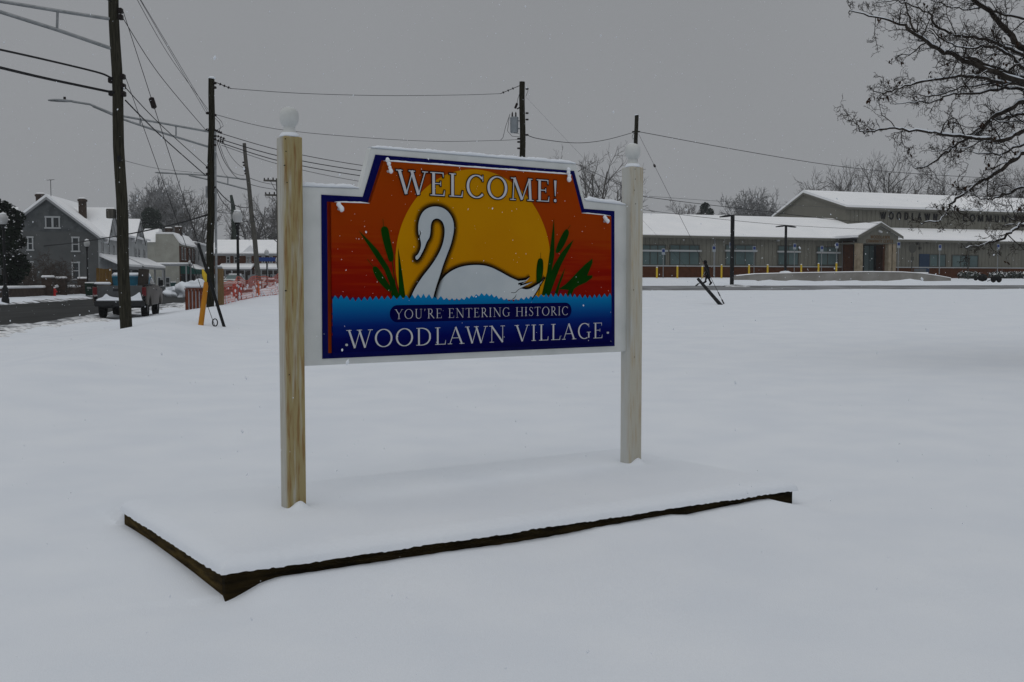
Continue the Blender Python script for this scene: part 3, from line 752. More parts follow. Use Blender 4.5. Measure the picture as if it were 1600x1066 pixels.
# ------------------------------------------------------------------ lettering drawn stroke by stroke
TK, TN, SF = 0.135, 0.05, 0.04
def ell(cx, cz, rx, rz, a0, a1, n=22):
    return [(cx+rx*math.cos(R(a)), cz+rz*math.sin(R(a))) for a in np.linspace(a0, a1, n)]
def ellw(a0, a1, n=22): return [TN+(TK-TN)*abs(math.cos(R(a)))**1.3 for a in np.linspace(a0, a1, n)]
def serif(x, z, h=0.14): return ('f', [(x-h, z), (x+h, z)], SF)
def glyph(ch):
    lo, hi = SF/2, 1-SF/2
    st_ = lambda x: ('s', [(x,0),(x,1)], TK)
    if ch == 'I': return [st_(.16), serif(.16,lo), serif(.16,hi)], .34
    if ch == 'E': return [st_(.16), ('s',[(.02,hi),(.58,hi)],SF), ('f',[(.56,1),(.575,.80)],[.06,.02]), ('s',[(.16,.52),(.47,.52)],SF), ('f',[(.46,.62),(.46,.42)],.03), ('s',[(.02,lo),(.60,lo)],SF), ('f',[(.59,0),(.625,.24)],[.07,.02])], .68
    if ch == 'L': return [st_(.16), serif(.16,hi), ('s',[(.02,lo),(.58,lo)],SF), ('f',[(.56,0),(.60,.26)],[.07,.02])], .63
    if ch == 'W': return [('s',[(.07,1),(.355,.0)],TK), ('s',[(.355,.0),(.62,.98)],TN), ('s',[(.575,1),(.86,.0)],TK), ('s',[(.86,.0),(1.14,1)],TN), serif(.07,hi,.13), serif(.585,hi,.13), serif(1.13,hi,.12)], 1.2
    if ch == 'M': return [('s',[(.12,0),(.17,1)],TN), ('s',[(.18,1),(.55,.03)],TK), ('s',[(.55,.03),(.89,1)],TN), ('s',[(.90,1),(.95,0)],TK), serif(.12,lo,.13), serif(.95,lo,.15), ('f',[(.02,hi),(.2,hi)],SF), ('f',[(.88,hi),(1.04,hi)],SF)], 1.1
    if ch == 'N': return [('s',[(.15,0),(.15,1)],TN), ('s',[(.13,1),(.79,.0)],TK), ('s',[(.79,0),(.79,1)],TN), serif(.15,lo,.13), ('f',[(.0,hi),(.2,hi)],SF), serif(.79,hi,.13)], .94
    if ch == 'V': return [('s',[(.07,1),(.41,.0)],TK), ('s',[(.41,.0),(.74,1)],TN), serif(.07,hi,.13), serif(.73,hi,.12)], .82
    if ch == 'A': return [('s',[(.06,0),(.395,1)],TN), ('s',[(.385,1.0),(.74,0)],TK), ('s',[(.18,.36),(.6,.36)],SF), serif(.07,lo,.12), serif(.74,lo,.14)], .84
    if ch == 'Y': return [('s',[(.07,1),(.39,.46)],TK), ('s',[(.72,1),(.39,.46)],TN), ('s',[(.385,0),(.385,.5)],TK), serif(.07,hi,.12), serif(.72,hi,.11), serif(.385,lo)], .78
    if ch == 'T': return [st_(.36), ('s',[(.02,hi),(.70,hi)],SF), ('f',[(.03,1),(.015,.8)],[.06,.02]), ('f',[(.69,1),(.705,.8)],[.06,.02]), serif(.36,lo)], .74
    if ch == 'H': return [st_(.16), st_(.76), ('s',[(.16,.52),(.76,.52)],SF), serif(.16,lo), serif(.16,hi), serif(.76,lo), serif(.76,hi)], .92
    if ch == 'R': return [st_(.16), serif(.16,lo), ('s', smooth_poly([(.02,.98),(.34,.98),(.47,.90),(.515,.74),(.46,.57),(.33,.495),(.16,.495)],4), [TN+(TK-TN)*max(0,math.sin(math.pi*k/24))**2 for k in range(25)]), ('s',[(.30,.50),(.70,.02)],TK*.95), ('f',[(.62,lo),(.78,lo)],SF)], .76
    if ch == 'D': return [st_(.16), ('f',[(.02,lo),(.2,lo)],SF), ('f',[(.02,hi),(.2,hi)],SF), ('s', smooth_poly([(.16,.98),(.38,.975),(.60,.88),(.73,.68),(.75,.5),(.73,.32),(.60,.12),(.38,.025),(.16,.02)],4), [TN+(TK-TN)*max(0,math.sin(math.pi*k/32))**2 for k in range(33)])], .88
    if ch == 'O': return [('s', ell(.47,.5,.40,.485,90,450,41), ellw(90,450,41))], .94
    if ch == 'C': return [('s', ell(.45,.5,.38,.485,48,318,30), ellw(48,318,30)), ('f',[(.735,1.0),(.735,.74)],[.025,.04])], .80
    if ch == 'G': return [('s', ell(.45,.5,.38,.485,48,300,30), ellw(48,300,30)), ('f',[(.735,1.0),(.735,.74)],[.025,.04]), ('s',[(.735,.06),(.735,.42)],TK*.9), ('f',[(.60,.42),(.87,.42)],SF)], .90
    if ch == 'U': return [('s', smooth_poly([(.16,1),(.16,.36),(.21,.12),(.40,.02),(.60,.10),(.66,.34),(.66,1)],5), [TK-(TK-TN)*min(1,max(0,(k-8)/12)) for k in range(31)]), serif(.16,hi,.13), serif(.66,hi,.12)], .82
    if ch == 'S': return [('s', smooth_poly([(.48,.84),(.40,.95),(.27,.98),(.14,.90),(.12,.74),(.24,.60),(.40,.46),(.50,.30),(.46,.12),(.30,.02),(.14,.05),(.06,.18)],4), [TN+(TK-TN)*math.exp(-((k-22)/9)**2) for k in range(45)]), ('f',[(.485,.97),(.485,.76)],[.02,.035]), ('f',[(.055,.02),(.055,.26)],[.02,.035])], .58
    if ch == '!': return [('s',[(.12,1.0),(.12,.28)],[.14,.035]), ('s', ell(.12,.07,.035,.035,0,360,13), .07)], .26
    if ch == "'": return [('s',[(.10,1.0),(.10,.9),(.04,.76)],[.11,.09,.02])], .20
    if ch == '.': return [('s', ell(.1,.07,.035,.035,0,360,13), .07)], .2
    return [], .36
def write(word, name, fn, m, parent, grow=0.0, y=0.0, track=0.1, thick=0.0, plain=False, wscale=1.0, fit=None):
    """fit=(s0,s1,z0,h): draw the word between s0 and s1, cap height h; fn(s,z,y)->point"""
    s0, s1, z0, h = fit; adv = []; xq = 0
    for ch in word:
        gl, ad = glyph(ch); adv.append((xq, gl)); xq += ad + track
    xq -= track; kx = (s1-s0)/xq
    b = MB(); ns = 0
    for x0, gl in adv:
        for kind, pts, wd in gl:
            if plain and kind == 'f': continue
            if plain: wd = 0.2
            ns += 1
            q = [(s0+(x0+p[0])*kx, z0+p[1]*h) for p in pts]
            ww = [(v*h*wscale+2*grow) for v in (wd if hasattr(wd,'__len__') else [wd]*len(pts))]
            if grow:      # lengthen the ends so the outline closes round them
                for e, e2 in ((0,1),(-1,-2)):
                    dx, dz = q[e][0]-q[e2][0], q[e][1]-q[e2][1]; l = math.hypot(dx,dz) or 1
                    q[e] = (q[e][0]+dx/l*grow, q[e][1]+dz/l*grow)
            Lr, Rr = strip2d(q, ww); yy = y - 0.00002*(ns % 60) - (0.004*(ns % 5) if thick > 0.02 else 0); i0 = len(b.v)
            for i in range(len(q)): b.v.append(Vector(fn(*Lr[i], yy))); b.v.append(Vector(fn(*Rr[i], yy)))
            for i in range(len(q)-1): k = i0+2*i; b.face(k, k+1, k+3, k+2)
            if thick:
                j0 = len(b.v)
                for i in range(len(q)): b.v.append(Vector(fn(*Lr[i], y+thick))); b.v.append(Vector(fn(*Rr[i], y+thick)))
                n_ = len(q)
                for i in range(n_-1):
                    k, j = i0+2*i, j0+2*i; b.face(k, k+2, j+2, j); b.face(k+1, j+1, j+3, k+3)
                b.face(i0, j0, j0+1, i0+1); k = i0+2*(n_-1); j = j0+2*(n_-1); b.face(k, k+1, j+1, j)
    return b.build(name, m, parent)
flatfn = lambda s_, z_, y_: (s_, y_, z_)
def fitpx(x0, x1, yb, yt):
    """baseline and cap height measured at the middle of the word"""
    xm = (x0+x1)/2; zb = ap(xm, yb)[1]; return (ap(x0, yb)[0], ap(x1, yb)[0], zb, ap(xm, yt)[1]-zb)
fw = fitpx(620.5, 871.0, 309.5, 274.0)
write('WELCOME!', 'lettering_outline', flatfn, M['ink'], panel, grow=0.0075, y=layer()-0.0005, track=.13, wscale=1.02, fit=fw); layer(); layer(); layer(); layer()
write('WELCOME!', 'lettering', flatfn, M['letter'], panel, y=layer()-0.001, track=.13, wscale=1.02, fit=fw); layer(); layer(); layer(); layer()
write("YOU'RE ENTERING HISTORIC", 'lettering', flatfn, M['letter_white'], panel, y=layer()-0.001, track=.15, wscale=0.62, fit=fitpx(616.5, 886.5, 495.6, 481.2)); layer(); layer(); layer(); layer()
write('WOODLAWN VILLAGE', 'lettering', flatfn, M['letter_white'], panel, y=layer()-0.001, track=.13, wscale=0.84, fit=fitpx(542, 941.0, 536.3, 510.0))
yl = layer()-0.001
# fixing bolts, the upper four carrying snow
for k, (bx, by, sn_) in enumerate(((529,327,1),(606,268,1),(887,281,1),(944,346,1),(948.5,520,0),(540.5,539,0))):
    q = ap(bx, by); b = MB()
    b.tube([(q[0], yl-0.004, q[1]), (q[0], y_p+.004, q[1])], 0.008 if not sn_ else 0.009, 10); bo_ = b.build('bolt', M['letter_white'], panel)
    if sn_:
        rr = random.Random(k); b = MB()
        ln = 0.075 if k in (1,2) else 0.03
        for j in range(4): b.ball((q[0]-0.012+0.006*j*(1 if k!=2 else .1)+rr.uniform(-.003,.003), yl-.012-0.004*j, q[1]+ln*(1-j/3)), 0.012+0.003*(j==3)+rr.uniform(0,.004), 9, 6, (1,1,1.15), .12, rr)
        b.build('snow_clump', M['snow'], bo_, smooth='all')
# flakes stuck on the painted panel
rr = random.Random(12); b = MB()
for k in range(170):
    yy_ = rr.uniform(262, 545); q = ap(rr.uniform(525, 950), yy_)
    if yy_ > 468 and rr.random() < .8: continue
    if not (art[0][0]+.03 < q[0] < art[5][0]-.02 and q[1] < art[0][1]-.02): 
        if not (art[2][0]+.03 < q[0] < art[3][0]-.03): continue
    b.ball((q[0], yl-0.002, q[1]), rr.choice((.001,.0012,.0014,.0016,.002,.0028)), 5, 4, (1,.5,1.2), .2, rr)
b.build('stuck_flakes', M['snow'], panel)
# ------------------------------------------------------------------ community hall
HA = math.atan(SL0); HE = Vector((math.cos(HA), math.sin(HA), 0)); HN = Vector((-HE.y, HE.x, 0)); HZ = 2.02
HO = Vector((WX0, WY0, HZ))
hall = empty('community_hall', HO, HA, 'long beige metal community hall with snowy roof and gabled entrance', 'hall')
def bp(px, py, d=0.0):
    """pixel -> (s, z) on the plane parallel to the hall front, d metres behind it"""
    dr = ray(px, py); o = HO + HN*d; c = Vector((0,0,CAM_H)); t = (o-c).dot(HN)/dr.dot(HN); p = c+dr*t
    return ((p-HO).dot(HE), p.z-HZ)
hfn = lambda s_, z_, d_: (s_, d_, z_)
sA = bp(930, 400)[0]; sG = bp(1321, 322, 6)[0]; sEnd = bp(1790, 400)[0]
zE = bp(1150, 370)[1]; zB = bp(1100, 416)[1]
def hbox(name, s0, s1, d0, d1, z0, z1, m, parent, bev=0):
    b = MB(); b.box(((s0+s1)/2, (d0+d1)/2, (z0+z1)/2), (s1-s0, d1-d0, z1-z0), bev=bev); return b.build(name, m, parent)
sPl, sPr = bp(1338, 400, -3.6)[0], bp(1404, 400, -3.6)[0]
def ribbed_wall(name, s0, s1, d0, d1, z0, z1, m, parent, pitch=0.46, gw=0.05, gd=0.035):
    pl = [(s1, d1), (s0, d1), (s0, d0)]; s_ = s0+pitch
    while s_ < s1-pitch:
        pl += [(s_-gw/2, d0), (s_-gw/2+.01, d0+gd), (s_+gw/2-.01, d0+gd), (s_+gw/2, d0)]; s_ += pitch
    pl.append((s1, d0)); b = MB(); b.prism(pl, lambda s, d, z: (s, d, z), z0, z1); return b.build(name, m, parent)
ribbed_wall('wall', sA, sEnd, 0.0, 5.9, zB, zE, M['metal_wall'], hall)
hbox('brick_base', sA, sEnd, -0.06, 5.8, -0.8, zB-0.003, M['brick'], hall)
hbox('sill', sA, sEnd, -0.12, -0.003, zB-0.05, zB+0.05, M['trim'], hall)
hbox('rear_wall', sA, sG-0.1, 6.0, 16, -.5, zE, M['metal_wall'], hall)
# low roof, left of the gym: gable along s
zR = bp(1050, 334.5, 8)[1]
b = MB(); b.prism([(-0.45, zE-0.16), (-0.45, zE+0.05), (8, zR), (16.5, zE+0.05), (16.5, zE-0.16)], lambda d, z, s_: (s_, d, z), sA-.4, sG-0.05); rf = b.build('roof', M['snow_far'], hall)
hbox('fascia', sA-.4, sEnd, -0.50, -0.455, zE-0.24, zE-0.02, M['fascia'], rf)
hbox('eave_soffit', sA-.4, sEnd, -0.45, -0.003, zE-0.22, zE-0.17, M['fascia'], rf)  # soffit board under the eave, same colour as the fascia
zR2 = bp(1450, 357, 6)[1]
b = MB(); b.prism([(-0.45, zE-0.16), (-0.45, zE+0.05), (5.95, zR2), (5.95, zE-0.16)], lambda d, z, s_: (s_, d, z), sG-0.045, sEnd); b.build('roof', M['snow_far'], hall)
# gym behind
gE = bp(1321, 322.5, 6)[1]
def proj_px(p):
    w_ = HO + HE*p[0] + HN*p[1] + Vector((0,0,p[2])); dz = w_.z-CAM_H
    return 800 + F*w_.x/(w_.y*CA - dz*SA), 533 - F*(w_.y*SA+dz*CA)/(w_.y*CA-dz*SA)
best = min((abs(proj_px((sG, 6+i*0.1, 6))[0]-1257), 6+i*0.1) for i in range(400))[1]
dA = best; gA = bp(1257, 301.5, dA)[1]; dB = min((abs(proj_px((sG, dA+i*.1, 5))[0]-1212), dA+i*.1) for i in range(300))[1]; zBk = bp(1212, 337.5, dB)[1]; sb_k = (gA-zBk)/(dB-dA)
b = MB(); b.prism([(6.0, zE-1), (6.0, gE), (dA, gA), (dB, zBk), (dB, min(zE-1, zBk-.5))], lambda d, z, s_: (s_, d, z), sG, sEnd+8); b.build('gym_wall', [M['metal_wall']], hall)
sl_ = (gA-gE)/(dA-6)
b = MB()
b.prism([(5.5, gE-.5*sl_+0.02), (dA, gA+0.02), (dB+.5, zBk-.5*sb_k+0.02), (dB+.5, zBk-.5*sb_k+.26), (dA, gA+.32), (5.5, gE-.5*sl_+.26)], lambda d, z, s_: (s_, d, z), sG-0.25, sEnd+8); gr = b.build('gym_roof', M['snow_far'], hall)
b = MB(); b.prism([(5.45, gE-.5*sl_-0.22), (dA, gA-0.2), (dB+.5, zBk-.5*sb_k-.22), (dB+.5, zBk-.5*sb_k+.02), (dA, gA+.02), (5.45, gE-.5*sl_+.02)], lambda d, z, s_: (s_, d, z), sG-0.27, sG-0.02); b.build('verge_board', M['fascia'], gr)
hbox('eave_board', sG-.02, sEnd+8, 5.46, 5.99, gE-.5*sl_-.2, gE-.5*sl_+.018, M['fascia'], gr)
ribbed_wall('gym_front', sG+.01, sEnd+7.9, 5.9, 5.998, zE-.9, gE-.5*sl_-.21, M['metal_wall'], hall, .55, .055, .045)
# raised letters on the gym wall
lz0 = bp(1400, 343, 6)[1]; lz1 = bp(1400, 332.5, 6)[1]
write('WOODLAWN', 'lettering', hfn, M['black_letter'], hall, y=5.82, track=.75, thick=0.05, plain=True, fit=(bp(1374,340,6)[0], bp(1463,340,6)[0], lz0, lz1-lz0))
write('COMMUNITY', 'lettering', hfn, M['black_letter'], hall, y=5.82, track=.45, thick=0.05, plain=True, fit=(bp(1503,340,6)[0], bp(1598,340,6)[0], lz0, lz1-lz0))
# windows
def window(x0, x1, y0, y1, n, bar=None, glass='glass_teal', d=0.0, panel_over=None):
    s0, z1 = bp(x0, y0, d); s1 = bp(x1, y0, d)[0]; z0 = bp(x0, y1, d)[1]
    g_ = hbox('window', s0+.05, s1-.05, d-0.02, d+0.01, z0+.05, z1-.05, M[glass], hall)
    b = MB(); fw_ = 0.09
    b.box(((s0+s1)/2, d-.035, z0+fw_/2), (s1-s0, .06, fw_)); b.box(((s0+s1)/2, d-.035, z1-fw_/2), (s1-s0, .06, fw_))
    zi0, zi1 = z0+fw_, z1-fw_
    for k in range(n+1):
        s_ = s0+fw_/2+(s1-s0-fw_)*k/n; b.box((s_, d-.035, (zi0+zi1)/2), (fw_ if k in (0,n) else .06, .056, zi1-zi0))
    b.build('frame', M['sign_back'], g_)
    if bar:
        zb_ = bp(x0, bar, d)[1]; hbox('light_shelf', s0-.1, s1+.1, d-.25, d-.066, zb_-.07, zb_+.09, M['trim'], g_)
    return g_
window(960, 1000, 382, 415, 3, 392); window(1003, 1040, 382, 415, 3, 392); window(1046, 1093, 382, 415, 3, 392)
window(1133, 1180, 382, 415, 3, 392); window(1215, 1248, 383.5, 415, 2, 393.5); window(1276, 1310, 385, 415, 2, 395)
window(1452, 1478, 397, 417.5, 2); window(1487, 1528.5, 398, 418.5, 3); window(1640, 1690, 400, 420, 3)
# blue door
s0, z1 = bp(1436, 397); s1 = bp(1451.5, 397)[0]
dr_ = hbox('door', s0, s1, -0.10, -0.003+.06, 0.0, z1, M['door_blue'], hall); hbox('handle', s1-.25, s1-.1, -0.16, -.103, 1.0, 1.1, M['galv'], dr_)
# lamps and vents on the wall
for (x, y) in ((1214.5, 375.5), (1447.5, 378.5), (1433, 381), (1436.5, 388)):
    s_, z_ = bp(x, y); b = MB(); b.box((s_, -.13, z_), (.34 if y < 377 else .26, .2, .2 if y < 377 else .26), bev=.03); b.build('wall_lamp' if y < 380 else 'vent', M['trim'] if y < 377 else M['sign_back'], hall)
# pilaster pipes
for x in (1116, 1316):
    s_ = bp(x, 400)[0]; b = MB(); b.tube([(s_, -.06, 0), (s_, -.06, zE-.25)], 0.06, 8); b.build('downpipe', M['trim_dim'], hall)
# entrance porch: gable on piers, built forward of the wall
dP = -3.6
pe0, pe1 = bp(1345, 381, dP)[0], bp(1408, 370, dP)[0]
pc, zA = bp(1374, 349.5, dP); zPe = bp(1408.5, 369, dP)[1]; zOp = bp(1370, 380.5, dP)[1]
hw = pe1 - pc; slp = (zA-zPe)/hw
gw = hw - 0.35
b = MB(); b.prism([(pc-gw, zOp), (pc+gw, zOp), (pc+gw, zA-slp*gw-.12), (pc, zA-.12), (pc-gw, zA-slp*gw-.12)], lambda s_, z, d: (s_, d, z), dP, dP+.35)
pg = b.build('porch_gable', M['metal_wall'], hall)
b = MB(); b.prism([(pc-hw, zPe-.2), (pc, zA-.06), (pc+hw, zPe-.2), (pc+hw, zPe+.02), (pc, zA+.2), (pc-hw, zPe+.02)], lambda s_, z, d: (s_, d, z), dP-.25, 5.5); pr_ = b.build('porch_roof', M['snow_far'], hall)
b = MB(); b.prism([(pc-hw-.02, zPe-.3), (pc, zA-.18), (pc+hw+.02, zPe-.3), (pc+hw+.02, zPe-.06), (pc, zA+.08), (pc-hw-.02, zPe-.06)], lambda s_, z, d: (s_, d, z), dP-.32, dP-.255); b.build('verge_board', M['fascia'], pr_)
for (x0, x1, m_) in ((1341, 1349, 'stone'), (1389, 1394, 'stone'), (1395.5, 1401, 'stone')):
    s0 = bp(x0, 400, dP)[0]; s1 = bp(x1, 400, dP)[0]; hbox('pier', s0, s1, dP+.05, dP+.6, -.3, zOp, M[m_], hall, .02)
s0, s1 = bp(1320.5, 400, -1)[0], bp(1331, 400, -1)[0]
hbox('side_wall', bp(1319.5,400,-.4)[0], bp(1333,400,-.4)[0], -.4, -.13, -.3, bp(1325,371,-.4)[1], M['brick'], hall)
hbox('side_wall', bp(1379.5,400,-1.2)[0], bp(1389,400,-1.2)[0], -1.2, -.13, -.3, zOp, M['brick'], hall)
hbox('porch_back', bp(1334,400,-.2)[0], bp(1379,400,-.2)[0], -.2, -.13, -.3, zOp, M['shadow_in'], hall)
for (x0, x1) in ((1336, 1341), (1350.5, 1357.5), (1358.5, 1365)):
    dd_ = hbox('glass_door', bp(x0,400,-.25)[0], bp(x1,400,-.25)[0], -.26, -.205, 0, bp(1355,384,-.25)[1], M['glass_teal'], hall)
hbox('porch_ceiling', pc-gw, pc+gw, dP+.36, -.14, zOp+.003, zOp+.1, M['fascia'], hall)
lz = bp(1374, 375, dP)[1]
write('WOODLAWN', 'lettering', hfn, M['brown_letter'], pg, y=dP-.03, track=.2, thick=0.02, plain=True, fit=(bp(1360,372,dP)[0], bp(1390,372,dP)[0], bp(1374,373,dP)[1], .30))
write('COMMUNITY CENTER', 'lettering', hfn, M['brown_letter'], pg, y=dP-.03, track=.2, thick=0.02, plain=True, fit=(bp(1353.5,379,dP)[0], bp(1395.5,379,dP)[0], bp(1374,379.3,dP)[1], .28))
s_, z_ = bp(1374, 362, dP); b = MB(); b.box((s_, dP-.12, z_), (.42, .22, .2), bev=.04, ry=.3); b.build('porch_lamp', M['globe'], pg)

# concrete ramp wall in front of the entrance
def hw_pt(px, d, z): s_ = bp(px, 430, d)[0]; return HO + HE*s_ + HN*d + Vector((0,0,z-HZ))
rw = [(1150,431.5,-9.0),(1180,428.5,-9.4),(1225,427.2,-9.7),(1290,426,-9.9),(1360,425,-9.9),(1410,425.5,-9.6),(1440,427.5,-9.3),(1465,431,-9.0),(1486,435,-8.7)]
b = MB(); tops = []
for (px, py, d) in rw:
    s_, z_ = bp(px, py, d); tops.append((HO + HE*s_ + HN*d, z_+HZ))
for th in (0, .3):
    for (p, zt) in tops: b.v.append(Vector((p.x, p.y, .9)) + HN*th); b.v.append(Vector((p.x, p.y, zt)) + HN*th)
n_ = len(tops)
for i in range(n_-1):
    k = 2*i; j = 2*n_+k; b.face(k,k+2,k+3,k+1); b.face(j,j+1,j+3,j+2); b.face(k+1,k+3,j+3,j+1)
b.face(0,1,2*n_+1,2*n_); k = 2*n_-2; b.face(k,2*n_+k,2*n_+k+1,k+1)
b.org = Vector((tops[0][0].x, tops[0][0].y, 1.5)); rwo = b.build('ramp_wall', M['concrete'])
tag(rwo, 'low curved concrete ramp wall in front of the hall entrance', 'wall')
b = MB(); 
for i in range(n_-1):
    a, c = tops[i], tops[i+1]; i0 = len(b.v)
    for (p, zt) in (a, c):
        for th, dz in ((-.03,.004),(.02,.07),(.28,.07),(.33,.004)): b.v.append(Vector((p.x,p.y,zt+dz))+HN*th)
    for k in range(3): b.face(i0+k, i0+k+1, i0+5+k, i0+4+k)
b.org = rwo.location; b.build('snow_cap', M['snow_far'], rwo)

# yellow bollards along the brick base
bol = empty('bollard', label='yellow steel bollard', cat='bollard', group='yellow bollards along the hall front')
b = MB(); b.lathe([(0.085,-0.4),(0.085,1.02),(0.07,1.06),(0.04,1.085),(0.004,1.09)], n=14); b.build('post', M['yellow'], bol, smooth=True)
b = MB(); b.ball((0,0,1.10), .085, 10, 6, (1,1,.5)); b.build('snow_cap', M['snow_far'], bol, smooth='all')
bol_px = [(1026.5,417.5,'first yellow bollard right of the sign post, under the paired hall windows'),(1058.5,415.5,'yellow bollard under the second hall window right of the sign post'),(1097.5,416,'yellow bollard directly behind the walking person'),(1127.5,413.5,'yellow bollard between the walking person and the taller black lamp post'),(1170.5,413.5,'yellow bollard just right of the taller black lamp post'),(1199.5,413.5,'yellow bollard just left of the double headed lamp post'),(1252,413,'yellow bollard just right of the double headed lamp post'),(1279,411.5,'middle yellow bollard of the three left of the hall entrance'),(1307,410.5,'yellow bollard nearest the hall entrance brickwork')]
for i, (px, py, lb) in enumerate(bol_px):
    o = bol if i == 0 else copy_tree(bol); s_, z_ = bp(px, py, -3.4); p = HO + HE*s_ + HN*-3.4
    g0 = max(gz(p.x, p.y), z_+HZ-1.12); o.location = (p.x, p.y, z_+HZ-1.12); o['label'] = lb

# parking signs: white plate with a blue square on a thin post
dsg = empty('parking_sign', label='x', cat='sign', group='blue and white parking signs before the hall')
b = MB(); b.box((0, -.03, 2.08), (.32, .02, .54), bev=.008); pl_ = b.build('plate', M['sign_white'], dsg)
b = MB(); b.box((0, -.043, 2.16), (.24, .004, .26)); b.build('blue_square', M['sign_blue'], pl_)
b = MB(); b.tube([(0,0,-.4),(0,0,2.36)], .035, 8); b.build('post', M['galv'], dsg)
ps = [(1036.5,392,-3.0,'parking sign over the paired windows beside the right sign post'),(1115.5,387.5,-3.2,'pale parking sign between the walker and the tall lamp post'),(1142,382,-3.0,'parking sign half hidden behind the tall black lamp post'),(1178.5,388,-3.0,'parking sign at the right edge of the third hall window'),(1241.5,384,-3.0,'parking sign just right of the double headed lamp post'),(1284,387.5,-3.0,'left of the two parking signs before the window by the entrance'),(1307.5,382.5,-3.0,'right of the two parking signs before the window by the entrance'),(1404,381.5,-8.2,'parking sign at the right side of the hall entrance'),(1468.5,385.5,-8.0,'parking sign in front of the window beside the blue door'),(1559.5,384.5,-7,'parking sign furthest right, before the blank hall wall')]
for i, (px, py, d, lb) in enumerate(ps):
    o = dsg if i == 0 else copy_tree(dsg); s_, z_ = bp(px, py, d); p = HO + HE*s_ + HN*d; o.location = (p.x, p.y, z_+HZ-2.16); o.rotation_euler.z = HA - .15; o['label'] = lb
# traffic signs seen from behind
for (px, py, d, lb, extra) in ((1425.5, 388, -8, 'dull brown sign back with a small box below, left of the blue door', 1), (1514, 385.5, -7, 'dull brown sign back under the oak branch, before the right window', 0)):
    s_, z_ = bp(px, py, d); p = HO + HE*s_ + HN*d; zz = z_+HZ
    g0 = gz(p.x, p.y); t = empty('traffic_sign', (p.x, p.y, g0-.2), HA, lb, 'sign', 'sign backs before the hall'); h = zz-(g0-.2)
    b = MB(); b.prism([(.46*math.cos(R(22.5+45*k)), h+.46*math.sin(R(22.5+45*k))) for k in range(8)], lambda u,v,w_: (u,w_,v), -.03, -.01); b.build('plate', M['sign_back'], t)
    b = MB(); b.tube([(0,0.02,0),(0,0.02,h+.45)], .04, 8); b.build('post', M['sign_back'], t)
    if extra: b = MB(); b.box((0,-.03,h-.95),(.36,.04,.36),bev=.02); b.build('small_plate', M['sign_back'], t)
# bench with snow beside the blue door
s_, z_ = bp(1440, 419, -2.5); p = HO+HE*s_+HN*-2.5; t = empty('bench', (p.x, p.y, 2.0), HA, 'snow covered bench in front of the blue hall door', 'bench')
b = MB(); b.box((0,0,.45),(1.5,.45,.06)); b.build('seat', M['bin_grey'], t)
b = MB(); b.box((0,.22,.75),(1.5,.05,.45)); b.build('backrest', M['bin_grey'], t)
for q in (-.65,.65):
    b = MB(); b.box((q,0,.1),(.08,.4,.64)); b.build('leg', M['black'], t)
b = MB(); b.box((0,0,.55),(1.46,.46,.14),bev=.06); b.build('snow_cap', M['snow_far'], t, smooth='all')

# car park lamps
def lot_lamp(px, yb, yt, Y, heads, lb):
    bs = at(px, yb, Y); tp = at(px, yt, Y); h = tp.z-bs.z; t = empty('lamp_post', (bs.x, bs.y, bs.z), HA, lb, 'lamp post', 'black car park lamp posts')
    b = MB(); b.box((0,0,h/2-.3),(.17 if len(heads) > 1 else .21,.17 if len(heads) > 1 else .21,h+.6), bev=.01); b.build('pole', M['black'], t)
    for sg in heads:
        b = MB(); b.prism([(0.09,h-.1),(.45,h-.16),(.98,h-.2),(1.0,h-.12),(.5,h-.02),(.09,h+.0)], lambda u,v,w_: (sg*u,w_,v), -.14, .14); b.build('lamp_head', M['black'], t)
    return t
lot_lamp(1143.5, 445, 336, 74.5, (-1,), 'taller black square lamp post with one head, snow heaped at its foot')
lot_lamp(1227, 430, 352, 93, (-1,1), 'shorter black lamp post with two heads behind the ramp wall')
o = MB(); q = at(1227.5, 427.3, 91.6); o.ball(q, .42, 16, 9, (1.35,.8,.5), .10, random.Random(3)); o.org = q.copy(); tag(o.build('snow_heap', M['snow'], smooth='all'), 'small snow heap at the foot of the double headed lamp', kind='structure')
# low snowy shrubs before the right wing
def clump(b, c, rad, n, size, rnd, flat_=0.7):
    for _ in range(n):
        d = Vector((rnd.gauss(0,1), rnd.gauss(0,1), rnd.gauss(0,1))).normalized()*rad*(rnd.random()**0.4)
        p = Vector(c) + Vector((d.x, d.y, d.z*flat_)); u = Vector((rnd.gauss(0,1), rnd.gauss(0,1), rnd.gauss(0,.6))).normalized(); v_ = u.orthogonal().normalized()
        v_ = (Matrix.Rotation(rnd.uniform(0,6.28), 3, u) @ v_); sz = size*rnd.uniform(.6,1.4)
        i0 = len(b.v); b.v += [p-u*sz, p+v_*sz*.5, p+u*sz, p-v_*sz*.5]; b.face(i0,i0+1,i0+2,i0+3)
for k, (x, rad) in enumerate(((1508,1.3),(1520,1.2),(1556,1.2),(1567,1.1),(1579,1.2),(1592,1.2),(1606,1.3))):
    s_, z_ = bp(x, 430, -3.2); p = HO+HE*s_+HN*-3.2; rnd = random.Random(k+50)
    t = empty('shrub', (p.x,p.y,gz(p.x,p.y)), 0, ['low snowy shrub left of the boulder, before the right hall wing','rounded snowy shrub beside the right hall windows','snowy shrub behind the black wheels','leftmost of the four snowy shrubs along the blank hall wall','second of the four snowy shrubs along the blank hall wall','third of the four snowy shrubs along the blank hall wall','last snowy shrub at the right edge of the photo'][k], 'shrub', 'snowy shrubs before the right wing')
    b = MB(); clump(b, (0,0,.32), rad*.62, 300, .12, rnd, .55); b.build('foliage', M['shrub'], t)
    b = MB(); clump(b, (0,0,.45), rad*.58, 60, .12, rnd, .45); b.build('snow_dusting', M['snow_far'], t)
